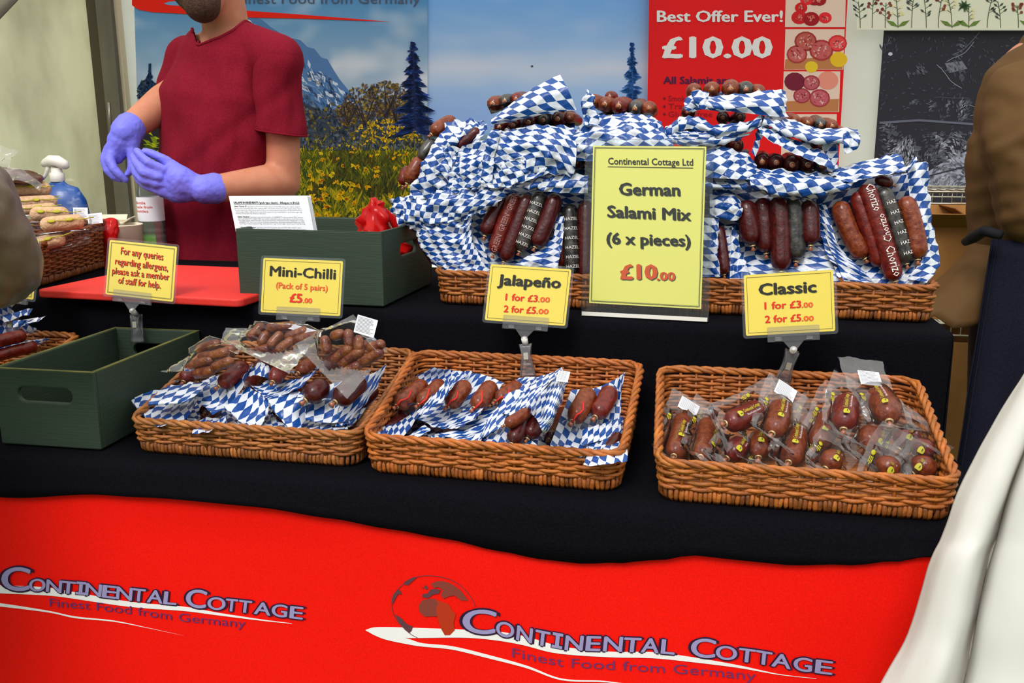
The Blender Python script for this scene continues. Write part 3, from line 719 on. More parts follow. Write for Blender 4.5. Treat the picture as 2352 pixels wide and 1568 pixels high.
tag(mb.build('canvas_flap', 'drape_white', solid=.002), 'white canvas side flap gathered diagonally in front of the right end of the counter', 'tent flap')
# ------------------------------------------------------------------ wicker trays
def tray(label, FL, X, w, D, hf, hr, group=None, tone=(1, 1, 1), seed=0, foot=.021, name='wicker_tray', flare=.006, row=.0056, rod=.0031):
    R = random.Random(seed); Y_ = UP.cross(X)
    t = thing(name, label, 'basket', FL + X*(w/2) + Y_*(D/2), group)
    def path(inset, step):
        r = .022; x0, x1, y0, y1 = inset, w-inset, inset, D-inset
        pts = []
        segs = [((w/2, y1), (x1-r, y1)), ('c', x1-r, y1-r, 90), ((x1, y1-r), (x1, y0+r)), ('c', x1-r, y0+r, 0), ((x1-r, y0), (x0+r, y0)), ('c', x0+r, y0+r, -90), ((x0, y0+r), (x0, y1-r)), ('c', x0+r, y1-r, 180), ((x0+r, y1), (w/2, y1))]
        for sg in segs:
            if sg[0] == 'c':
                n = max(3, int(r*1.57/step))
                for k in range(n):
                    a = math.radians(sg[3]-90*k/n); pts.append((sg[1]+r*math.cos(a), sg[2]+r*math.sin(a), math.cos(a), math.sin(a)))
            else:
                (ax, ay), (bx, by) = sg; l = math.hypot(bx-ax, by-ay); n = max(2, int(l/step)); dx, dy = (bx-ax)/l, (by-ay)/l
                for k in range(n): pts.append((ax+(bx-ax)*k/n, ay+(by-ay)*k/n, -dy, dx))
        # outward normals point away from the centre
        out = []; s_ = 0; q = None
        for p in pts:
            nx, ny = p[2], p[3]
            if nx*(p[0]-w/2)+ny*(p[1]-D/2) < 0: nx, ny = -nx, -ny
            if q: s_ += math.hypot(p[0]-q[0], p[1]-q[1])
            out.append((p[0], p[1], nx, ny, s_)); q = p
        return out
    def hm(y): return hf+(hr-hf)*max(0, min(1, (y-.012)/(D-.03)))**1.15
    def at(p, z, off): 
        o = off + flare*z/max(hf, .03)
        return FL + X*(p[0]+p[2]*o) + Y_*(p[1]+p[3]*o) + UP*z
    body = MB(); P = path(.008, .0065); L_ = P[-1][4]
    ns = 2*int(L_/.05); sp = L_/ns
    def tint(a=.25):
        k = R.uniform(1-a*1.4, 1+a*.5); return (lin((184, 112, 46))[0]*k*tone[0], lin((184, 112, 46))[1]*k*tone[1]*R.uniform(.9, 1.05), lin((184, 112, 46))[2]*k*tone[2], 1)
    z = foot; k = 0
    while z < hr-.004:
        run = []; runs = []
        for p in P + [P[0][:4]+(L_+.006,)]:
            if z < hm(p[1])-.005: run.append(p)
            else:
                if len(run) > 3: runs.append(run)
                run = []
        if len(run) > 3: runs.append(run)
        ph = R.uniform(0, 5); 
        for rn in runs:
            # break the long run into rods whose ends overlap
            i = 0
            while i < len(rn)-3:
                n = R.randrange(26, 60); seg = rn[i:i+n+3]; i += n
                if len(seg) < 4: break
                dz = R.uniform(-.0005, .0005); sl = R.uniform(-.003, .003); c = tint(); rr = rod*R.uniform(.82, 1.12)
                body.tube([at(p, max(foot+.001, min(z, hm(p[1])-.004)+dz+sl*(q_/len(seg)-.5)+.0014*noise.noise(Vector((p[4]*14, k*3.1, seed)))), .0030*math.sin(math.pi*p[4]/sp+(k % 2)*math.pi)) for q_, p in enumerate(seg)], [rr*.7]+[rr]*(len(seg)-2)+[rr*.6], 6, col=c)
        z += row*R.uniform(.93, 1.06); k += 1
    for j in range(ns):                                                  # upright stakes
        p = min(P, key=lambda q: abs(q[4]-(j+.5)*sp))
        body.tube([at(p, z_, 0) for z_ in (foot*.6, (foot+hm(p[1]))*.5, hm(p[1])-.003)], .0027, 6, col=tint())
    body.build('woven_side', 'wicker', t)
    rim = MB()
    for s_ in range(3):
        pts = []
        for p in path(.008, .008):
            a = 2*math.pi*(p[4]/.062 + s_/3); r_ = .0042
            pts.append(at(p, hm(p[1])+r_*.8*math.sin(a), r_*math.cos(a)))
        m_ = len(pts); q = 0
        while q < m_:
            seg = [pts[x % m_] for x in range(q, min(q+22, m_)+2)]; rim.tube(seg, .0036, 6, col=tint()); q += 22
    rim.build('rim', 'wicker', t)
    ft = MB(); Q = path(.012, .0032)
    i = 0.0; last = -1
    for p in Q:
        if p[4]-last < .0062: continue
        last = p[4]; lean = R.uniform(-.0012, .0012); c = tint(.4); c = (c[0]*.92, c[1]*.92, c[2]*.95, 1)
        b = (p[0]+lean*p[3], p[1]-lean*p[2])+p[2:]
        ft.tube([at(p, foot+.001, -.002), at(p, foot*.72, .004), at(b, foot*.35, .0045), at(b, .0015, 0)], .0037*R.uniform(.88, 1.12), 6, col=c)
    ft.build('wrapped_foot', 'wicker', t)
    bs = MB(); c = tint()
    n = int(D/.006)
    for j in range(n):
        y = .012+(D-.024)*j/(n-1)
        bs.tube([FL+X*(.012+(w-.024)*q/12)+Y_*y+UP*(foot+.001+.0012*math.sin(math.pi*q+(j % 2)*math.pi)) for q in range(13)], .0031, 5, col=tint(.35))
    bs.box(FL+X*.014+Y_*.014+UP*(foot-.004), X*(w-.028), Y_*(D-.028), UP*.003, col=c)
    bs.build('woven_base', 'wicker', t)
    return t
def dirx(a): return Vector((math.cos(math.radians(a)), math.sin(math.radians(a)), 0))
G_TR = 'wicker trays on the lower step'
B1 = AZ(299, 1040, TZ+.003); X1 = dirx(-11)
B2 = AZ(832, 1087, TZ+.003); X2 = dirx(-12.2)
B3 = AZ(1504, 1153, TZ+.003); X3 = dirx(-11)
tray('wicker tray of chequer-wrapped salami and clear bags of small sausages beside the empty green crate', B1, X1, .397, .30, .056, .118, G_TR, (.96, 1, 1.3), 1)
tray('middle wicker tray of the lower step with red-tied salami on blue and white paper', B2, X2, .40, .295, .06, .122, G_TR, (1.15, 1, .85), 2)
tray('wicker tray full of single clear-bagged salami at the right end of the lower step', B3, X3, .40, .29, .06, .122, G_TR, (1.1, 1, .9), 3)
BB = AZ(998, 698, RZ+.003); XB = dirx(-12.2)
tray('long wicker tray heaped with six-piece salami packs on the raised step', BB, XB, .915, .36, .062, .075, None, (1.02, .95, .9), 4, rod=.0031, row=.006)
LB = Vector((-1.43, 1.862, RZ+.003)); XL = dirx(-1)
tray('dark wicker basket of pale sausages behind the red chopping board', LB, XL, .40, .36, .088, .115, None, (.62, .52, .5), 5)
LF = S(-1.60, 1.2, TZ+.003); 
tray('wicker tray of salami half hidden behind the empty green crate', LF, dirx(-12), .395, .29, .056, .12, None, (1, .95, .9), 6)

# ------------------------------------------------------------------ green crates
def crate(label, FL, X, w, d, h, ends, group):
    Y_ = UP.cross(X); T = .009
    t = thing('wooden_crate', label, 'crate', FL + X*(w/2) + Y_*(d/2), group)
    def panel(name, o, ax, l, inn, hole):
        mb = MB(); n = 40; az = UP
        def ring(off, z0=None):
            outer = []; inner = []
            for k in range(n):
                a = 2*math.pi*(k+.5)/n; c, s_ = math.cos(a), math.sin(a)
                q = max(abs(c)/(l/2), abs(s_)/(h/2)); outer.append((c/q, s_/q))
                hx, hr = .038, .0125
                inner.append((hx*(1 if c > 0 else -1)+hr*c, hr*s_+h*.18))
            return outer, inner
        # square off the outer corners
        ou, inr = ring(0)
        for sx_ in (-1, 1):
            for sz in (-1, 1):
                k = min(range(n), key=lambda q: abs(ou[q][0]-sx_*l/2)+abs(ou[q][1]-sz*h/2)); ou[k] = (sx_*l/2, sz*h/2)
        P = lambda q, dd: o + ax*(l/2+q[0]) + az*(h/2+q[1]) + inn*dd
        if hole:
            A = [mb.vert(P(q, 0)) for q in ou]; B = [mb.vert(P(q, 0)) for q in inr]; C_ = [mb.vert(P(q, T)) for q in inr]; D_ = [mb.vert(P(q, T)) for q in ou]
            for k in range(n):
                j = (k+1) % n
                mb.face((A[k], A[j], B[j], B[k]), 0, True); mb.face((B[k], B[j], C_[j], C_[k]), 0, True); mb.face((C_[k], C_[j], D_[j], D_[k]), 0, True); mb.face((D_[k], D_[j], A[j], A[k]), 0, True)
        else: mb.box(o, ax*l, inn*T, az*h)
        ob = mb.build(name, 'crate_green', t, weld=True)
        b = ob.modifiers.new('soft_edge', 'BEVEL'); b.width = .0022; b.segments = 2; b.limit_method = 'ANGLE'; b.angle_limit = 1.0
        return ob
    z = UP*.002
    panel('end_panel' if 'front' in ends else 'side_panel', FL+z, X, w, Y_, 'front' in ends)
    panel('end_panel' if 'front' in ends else 'side_panel', FL+z+Y_*(d-T), X, w, Y_, 'front' in ends)
    panel('end_panel' if 'side' in ends else 'side_panel', FL+z+Y_*T, Y_, d-2*T, X, 'side' in ends)
    panel('end_panel' if 'side' in ends else 'side_panel', FL+z+Y_*T+X*(w-T), Y_, d-2*T, X, 'side' in ends)
    mb = MB(); mb.box(FL+z+X*T+Y_*T+UP*.004, X*(w-2*T), Y_*(d-2*T), UP*.007); mb.build('bottom_panel', 'crate_green', t, smooth=False)
    mb = MB(); hh = UP*(h+.002); e = UP*.0012; i = T*.8
    for o, a, b in ((FL, X*w, Y_*i), (FL+Y_*(d-i), X*w, Y_*i), (FL+Y_*i, X*i, Y_*(d-2*i)), (FL+X*(w-i)+Y_*i, X*i, Y_*(d-2*i))):
        mb.box(o+hh-e*.6, a, b, e)
    mb.build('worn_top_edge', 'crate_edge' if group == 'x' or 'empty' in label else 'crate_green', t, smooth=False)['label'] = 'rubbed top edge of the crate'
    mb = MB()
    for a, b in ((.02, .02), (w-.03, .02), (.02, d-.03), (w-.03, d-.03)): mb.tube([FL+X*a+Y_*b, FL+X*a+Y_*b+UP*.004], .006, 8)
    mb.build('feet', 'strap_black', t)
    return t
C1 = AZ(8, 1019, TZ+.003)
C1 = AZ(233, 1036, TZ+.003) - dirx(-10)*.186
crate('empty dark green wooden crate with a slot handle at the front left of the counter', C1, dirx(-10), .186, .335, .132, ('front',), None)
C2 = AZ(552, 692, RZ+.003)
crate('dark green wooden crate holding a wad of ingredient sheets and a red plastic bag', C2, dirx(-13), .304, .30, .142, ('side',), None)

# ------------------------------------------------------------------ price signs
def card_frame(TL, TR, BL, Yb, Yt, Yr):
    bl = AY(BL[0], BL[1], Yb); tl = AY(TL[0], TL[1], Yt); tr = AY(TR[0], TR[1], Yr)
    return bl, tr-tl, tl-bl
def letters(mb, s, x0, y0, x1, y1, cap, plane, n, lift, mi, bold=.02, lean=0, shadow=None, xo=0):
    def fn(a, b): 
        return AP(a+b*lean, y0+(y1-y0)*(a-x0)/(x1-x0)-b, plane+n*lift, n)
    if shadow is not None:
        def fs(a, b): return AP(a+b*lean+shadow[1], y0+(y1-y0)*(a-x0)/(x1-x0)-b+shadow[1], plane+n*(lift-.0002), n)
        text_on(mb, s, fs, x0, x1, 0, cap, bold, shadow[0])
    text_on(mb, s, fn, x0, x1, 0, cap, bold, mi)
def plate(mb, o, X, Y_, n, th, grow=0, r=.004, mi=0, seg=5):
    """rounded plate; o corner, X, Y_ full edges"""
    x, y = X.normalized(), Y_.normalized(); lx, ly = X.length, Y_.length; pts = []
    for cx, cy, a0 in ((lx-r+grow, ly-r+grow, 0), (r-grow, ly-r+grow, 90), (r-grow, r-grow, 180), (lx-r+grow, r-grow, 270)):
        for k in range(seg+1):
            a = math.radians(a0+90*k/seg); pts.append(o+x*(cx+r*math.cos(a))+y*(cy+r*math.sin(a)))
    A = [mb.vert(p+n*th*.5) for p in pts]; B = [mb.vert(p-n*th*.5) for p in pts]
    mb.face(A, mi, True); mb.face(B[::-1], mi, True)
    for k in range(len(A)): mb.face((A[k], B[k], B[(k+1) % len(A)], A[(k+1) % len(A)]), mi, True)
INKS = ['ink_black', 'ink_olive', 'ink_orange', 'ink_red']
def frame_line(mb, o, X, Y_, n, ins, w, mi):
    x, y = X.normalized(), Y_.normalized(); lx, ly = X.length, Y_.length
    for a, b, c, d in ((ins, ins, lx-ins, ins+w), (ins, ly-ins-w, lx-ins, ly-ins), (ins, ins, ins+w, ly-ins), (lx-ins-w, ins, lx-ins, ly-ins)):
        mb.quad(o+x*a+y*b, o+x*c+y*b, o+x*c+y*d, o+x*a+y*d, mi=mi)
def sign(label, TL, TR, BL, Ys, lines, clip, card='card_yellow', double=False, face=1):
    o, X, Y_ = card_frame(TL, TR, BL, *Ys); n = X.cross(Y_).normalized()
    if n.y > 0: n = -n
    foot = AY(clip[-1][0], clip[-1][1], clip[-1][2])
    t = thing('price_sign', label, 'sign', foot, 'price signs on clips')
    mb = MB(); plate(mb, o, X, Y_, n, .0006, -.0045, .003); c = mb.build('card', card, t, smooth=False)
    mb = MB(); plate(mb, o, X, Y_, n, .0014, 0, .005); mb.build('laminate', 'laminate', t, smooth=False)
    mb = MB(); pl = o + n*.001
    frame_line(mb, pl, X, Y_, n, .0085, .0005, 0)
    if double: frame_line(mb, pl, X, Y_, n, .0098, .0004, 1)
    lean = (TL[0]-BL[0])/(BL[1]-TL[1])
    for s, x0, y0, x1, y1, cap, mi, bold, sh in lines:
        letters(mb, s, x0, y0, x1, y1, cap, o, n, .0012, mi, bold, lean, sh)
    mb.build('lettering', INKS, t, smooth=False)
    # clear holder: grip bar across the card's lower edge, triangle, white knuckle, spring clip
    (kx, ky, kY), (ax, ay, aY), (bx, by, bY) = clip
    x, y = X.normalized(), Y_.normalized()
    mid = AY(kx, ky, kY); bar = o + X*(.5) + y*.0; bar = o + x*((mid-o).dot(x))
    mb = MB()
    plate(mb, bar-x*.04+y*.001+n*.0022, x*.08, y*.0155, n, .0012, 0, .002)
    plate(mb, bar-x*.04-y*.0075+n*.0006, x*.08, y*.0095, n, .005, 0, .001)
    for s_ in (-1, 1): mb.tube([bar+x*(s_*.024)-x*.005-y*.003+n*.004, bar+x*(s_*.024)+x*.005-y*.003+n*.004], .0028, 8)
    P = [bar-x*.016-y*.0075, bar+x*.016-y*.0075, bar+x*.004-y*.022, bar-x*.004-y*.022]
    A = [mb.vert(p+n*.0015) for p in P]; B = [mb.vert(p-n*.0005) for p in P]; mb.face(A, 0, True); mb.face(B[::-1], 0, True)
    for k in range(4): mb.face((A[k], B[k], B[(k+1) % 4], A[(k+1) % 4]), 0, True)
    mb.build('card_grip', 'clip_clear', t, smooth=False)['label'] = 'clear plastic grip holding the card'
    top, bot = AY(ax, ay, aY), AY(bx, by, bY); mb = MB()
    e = bar-y*.021; d = (top-e)
    mb.tube([e, e.lerp(top, .08), e.lerp(top, .14), e.lerp(top, .86), e.lerp(top, .92), top+d*.12], [.003, .003, .0056, .0056, .003, .0026], 14)
    mb.build('knuckle', 'plastic_white', t)['label'] = 'white ball joint'
    dn = (bot-top); L_ = dn.length; dn.normalize(); sx_ = dn.cross(n).normalized(); nn = sx_.cross(dn).normalized()
    if nn.y > 0: nn = -nn
    mb = MB()
    for sgn in (1, -1):
        rows = []
        for k in range(14):
            f = k/13; wv = .0098-.0032*math.sin(math.pi*min(1, f*1.5))+.003*max(0, f-.7)/.3
            q = top+dn*(L_*f)+nn*(sgn*(.0042+.0035*math.sin(f*5.2)) )
            rows.append([q+sx_*(wv*g) for g in (-1, -.9, -.4, .4, .9, 1)])
        mb.grid(rows)
        for g in (0, 5): mb.tube([r_[g] for r_ in rows], .0011, 5)
    ob = mb.build('clip', 'clip_clear', t, solid=.0016); ob['label'] = 'clear plastic spring clip'
    mb = MB(); q = top+dn*(L_*.36)+nn*.008
    mb.box(q-sx_*.004-dn*.006, sx_*.008, dn*.012, nn*.0008); mb.build('spring', 'steel_wire', t, smooth=False)
    return t
BK, OL, OG, RD = 0, 1, 2, 3
sign('small yellow laminated sign on allergen queries, clipped above the empty green crate', (248, 545), (412, 562), (237, 680), (1.69, 1.73, 1.705),
     [('For any queries', 277, 583, 374, 597, 17, RD, .01, (BK, .8)), ('regarding allergens,', 264, 606, 385, 622, 16, RD, .01, (BK, .8)), ('please ask a member', 257, 628, 388, 643, 16, RD, .01, (BK, .8)), ('of staff for help.', 271, 650, 368, 662, 16, RD, .01, (BK, .8))],
     [(318, 688, 1.70), (313, 722, 1.70), (316, 786, 1.69)], double=True)
sign('small yellow sign for mini chilli packs at five pounds, standing over the bagged small sausages', (600, 586), (794, 594), (593, 722), (1.53, 1.55, 1.53),
     [('Mini-Chilli', 620, 633, 770, 641, 24, BK, .03, None), ('(Pack of 5 pairs)', 634, 661, 752, 668, 14, OG, .025, None), ('\u00a35', 666, 693, 693, 695, 21, RD, .05, None), ('.00', 696, 695, 716, 696, 12, OG, .045, None)],
     [(690, 730, 1.53), (692, 768, 1.535), (694, 826, 1.54)])
sign('small yellow sign with two offer prices on the back rim of the middle tray', (1122, 600), (1319, 613), (1107, 740), (1.50, 1.52, 1.50),
     [('Jalape\u00f1o', 1143, 653, 1286, 661, 25, BK, .03, (OL, 1.2)), ('1 for \u00a33', 1161, 689, 1234, 693, 16, RD, .035, None), ('.00', 1236, 693, 1262, 694, 12, OG, .035, None), ('2 for \u00a35', 1157, 716, 1230, 720, 16, RD, .035, None), ('.00', 1232, 720, 1259, 721, 12, OG, .035, None)],
     [(1208, 748, 1.50), (1207, 790, 1.495), (1212, 864, 1.485)])
sign('small yellow sign with two offer prices clipped to the tray of clear-bagged salami', (1701, 626), (1920, 612), (1707, 778), (1.355, 1.375, 1.36),
     [('Classic', 1744, 677, 1874, 670, 27, BK, .03, (OL, 1.2)), ('1 for \u00a33', 1757, 710, 1840, 706, 17, RD, .035, None), ('.00', 1842, 706, 1867, 705, 12, OG, .035, None), ('2 for \u00a35', 1758, 741, 1840, 737, 17, RD, .035, None), ('.00', 1842, 737, 1869, 736, 12, OG, .035, None)],
     [(1818, 772, 1.36), (1820, 806, 1.365), (1792, 892, 1.372)])
sign('yellow sign mostly hidden behind the brown jacket sleeve, only a blank corner in view', (-82, 520), (96, 545), (-96, 668), (1.68, 1.70, 1.68), [],
     [(30, 692, 1.68), (28, 722, 1.68), (30, 780, 1.68)], double=True)
# tall acrylic stand
o, X, Y_ = card_frame((1346, 319), (1641, 321), (1336, 722), 1.575, 1.63, 1.57); n = X.cross(Y_).normalized()
if n.y > 0: n = -n
FB = o + X*.5; FB.z = RZ+.004
t = thing('sign_stand', 'tall clear acrylic stand with a pale yellow price sheet in front of the heaped tray', 'sign', FB)
xx, yy = X.normalized(), Y_.normalized()
mb = MB(); plate(mb, o+xx*.0135+yy*.022, X-xx*.027, Y_-yy*.034, n, .0006, 0, .001); mb.build('paper', 'card_pale', t, smooth=False)
mb = MB(); plate(mb, o+n*.003, X, Y_, n, .0022, 0, .002); plate(mb, o-n*.003, X, Y_, n, .0022, 0, .002); 
mb.build('sleeve', 'acrylic', t, smooth=False)['label'] = 'clear acrylic sleeve'
mb = MB(); bx = FB - xx*(X.length/2-.002); bx.z = RZ+.0035
fw = Vector((n.x, n.y, 0)).normalized(); mb.box(bx-fw*.075+fw*.0, Vector((xx.x, xx.y, 0)).normalized()*(X.length-.004), fw*.083, UP*.004)
mb.build('foot', 'acrylic', t, smooth=False)['label'] = 'flat acrylic foot'
mb = MB(); mb.box(bx+fw*.008, Vector((xx.x, xx.y, 0)).normalized()*(X.length-.004), fw*.002, UP*.007)
mb.build('front_lip', 'plastic_white', t, smooth=False)['label'] = 'white front lip of the stand'
mb = MB(); pl = o+xx*.0135+yy*.022+n*.0008
frame_line(mb, pl, X-xx*.027, Y_-yy*.034, n, .003, .0012, 1); frame_line(mb, pl, X-xx*.027, Y_-yy*.034, n, .005, .0004, 1)
for s, x0, y0, x1, y1, cap, mi, bold, sh in [('Continental Cottage Ltd', 1397, 377, 1592, 380, 16, BK, .02, None), ('German', 1423, 447, 1561, 449, 29, BK, .03, (OL, 1.6)), ('Salami Mix', 1396, 498, 1586, 506, 28, BK, .03, (OL, 1.6)), ('(6 x pieces)', 1394, 559, 1585, 565, 27, BK, .03, (OL, 1.6)), ('\u00a310', 1427, 640, 1508, 641, 35, OG, .05, (OL, 2)), ('.00', 1510, 643, 1550, 644, 20, OG, .045, (OL, 1.5))]:
    letters(mb, s, x0, y0, x1, y1, cap, o, n, .0012, mi, bold, -.02, sh)
a, b = AP(1396, 382, o+n*.0012, n), AP(1592, 385, o+n*.0012, n); mb.quad(a, b, b-yy*.0012, a-yy*.0012, mi=0)
mb.build('lettering', INKS, t, smooth=False)
# ------------------------------------------------------------------ sausages and packs
def bez(a, m, b, n): return [a*((1-t)**2)+m*(2*t*(1-t))+b*(t*t) for t in (i/(n-1) for i in range(n))]
class Saus:
    """one sausage along a curve from its tied tail a to its other end b"""
    def __init__(s, a, b, r, bend=Vector((0, 0, 0)), seed=0):
        s.a, s.b, s.r, s.seed = a, b, r, seed; s.m = (a+b)*.5+bend; s.L = (b-a).length
        s.R = random.Random(seed)
    def c(s, t): return s.a*((1-t)**2)+s.m*(2*t*(1-t))+s.b*(t*t)
    def fr(s, t, ref):
        d = (s.c(min(1, t+.02))-s.c(max(0, t-.02))).normalized(); y = (ref-d*ref.dot(d)).normalized(); x = y.cross(d)
        return d, x, y
    def skin(s, mb, mi=0, n=16, m=26, nub=True, pucker=.10, tipmi=None):
        ref = Vector((.13, -.6, .78)).normalized()
        if abs((s.b-s.a).normalized().dot(ref)) > .93: ref = Vector((1, 0, 0))
        e = min(.42, s.r*.95/s.L); ph = s.R.uniform(0, 6); rings = []
        ts = []
        for i in range(m):
            f = i/(m-1); ts.append(.5-.5*math.cos(math.pi*f) if True else f)
        for i, t in enumerate(ts):
            if t < e: q = math.sqrt(max(0, 1-((e-t)/e)**2))
            elif t > 1-e: q = math.sqrt(max(0, 1-((t-1+e)/e)**2))
            else: q = 1
            q = max(q, .10 if i == 0 else .06)
            d, x, y = s.fr(t, ref); p = s.c(t); ring = []
            for k in range(n):
                a = 2*math.pi*k/n
                w = 1+.035*noise.noise(Vector((s.seed*5.1+t*5*s.L/.1, math.cos(a)*1.3, math.sin(a)*1.3)))
                near = max(0, 1-t/(e*1.5)); near2 = max(0, 1-(1-t)/(e*1.5))
                w -= pucker*max(near, near2*.7)*(.5+.5*math.sin(a*7+ph))
                ring.append(mb.vert(p+(x*math.cos(a)+y*math.sin(a))*(s.r*q*w), (k/n, t)))
            rings.append(ring)
        for A, B in zip(rings, rings[1:]):
            for k in range(n): mb.face((A[k], A[(k+1) % n], B[(k+1) % n], B[k]), mi)
        mb.face(rings[0][::-1], mi); mb.face(rings[-1], mi)
        if nub:
            d, x, y = s.fr(0, ref); p = s.a
            mb.tube([p+d*s.r*.12, p-d*s.r*.12, p-d*s.r*.3, p-d*s.r*.62], [s.r*.2, s.r*.13, s.r*.15, s.r*.3], 8, mi if tipmi is None else tipmi)
    def clip(s, mb):
        ref = Vector((.13, -.6, .78)).normalized(); d, x, y = s.fr(0, ref); p = s.a-d*s.r*.1
        mb.tube([p+(x*math.cos(a)+y*math.sin(a))*s.r*.24 for a in (2*math.pi*k/10 for k in range(10))], s.r*.085, 6, closed=True)
    def text(s, mb, txt, t0, t1, cap, mi, up, bold=.0, flip=False, lift=.0009, across=False, ang0=0.0):
        """lettering bent round the casing; up = the side that faces the viewer"""
        L_ = s.L
        def fn(a, b):
            if across: t, w = t0+(b/L_), -a
            else: t, w = t0+a/L_, b
            if flip: t, w = t1-(t-t0), -w
            d, x, y = s.fr(t, up); an = w/s.r+ang0
            return s.c(t)+(y*math.cos(an)+x*math.sin(an))*(s.r*1.02+lift)
        if across: text_on(mb, txt, fn, -len(txt)*cap*.42, len(txt)*cap*.42, 0, cap, bold, mi, res=1)
        else: text_on(mb, txt, fn, 0, (t1-t0)*L_, -cap*.5, cap, bold, mi, res=1)
SAL = {'red': 'salami_red', 'dark': 'salami_dark', 'brown': 'salami_brown', 'black': 'salami_black', 'chilli': 'salami_chilli'}
def add_salami(t, s, kind, words=None, up=Vector((0, -.8, .6)), clip=True, name='salami', n=16, m=26):
    mb = MB(); s.skin(mb, 0, n, m, tipmi=1)
    if words:
        for w in words: s.text(mb, *w[:4], 2, up, **(w[4] if len(w) > 4 else {}))
    o = mb.build(name, [SAL[kind], 'casing_tip', 'ink_faded' if words and words[0][0] == 'GREEN' else 'ink_white'], t)
    if kind == 'black': o['label'] = 'black-cased salami'
    if clip:
        c = MB(); s.clip(c); c.build('metal_clip', 'clip_metal', o)['label'] = 'pale metal clip on the salami tail'
    return o
def label_sheet(mb, P, X, Y_, n, w, h, mi, ink, rows=9, seed=0):
    R = random.Random(seed)
    mb.quad(P, P+X*w, P+X*w+Y_*h, P+Y_*h, mi=mi)
    for k in range(rows):
        y = h*(.92-.84*k/rows); e = w*R.uniform(.7, .94)
        mb.quad(P+X*w*.06+Y_*y+n*.0004, P+X*e+Y_*y+n*.0004, P+X*e+Y_*(y-h*.022)+n*.0004, P+X*w*.06+Y_*(y-h*.022)+n*.0004, mi=ink)
VIEW = Vector((0, -.93, .36))
def toview(p): return (EYEV-p).normalized()

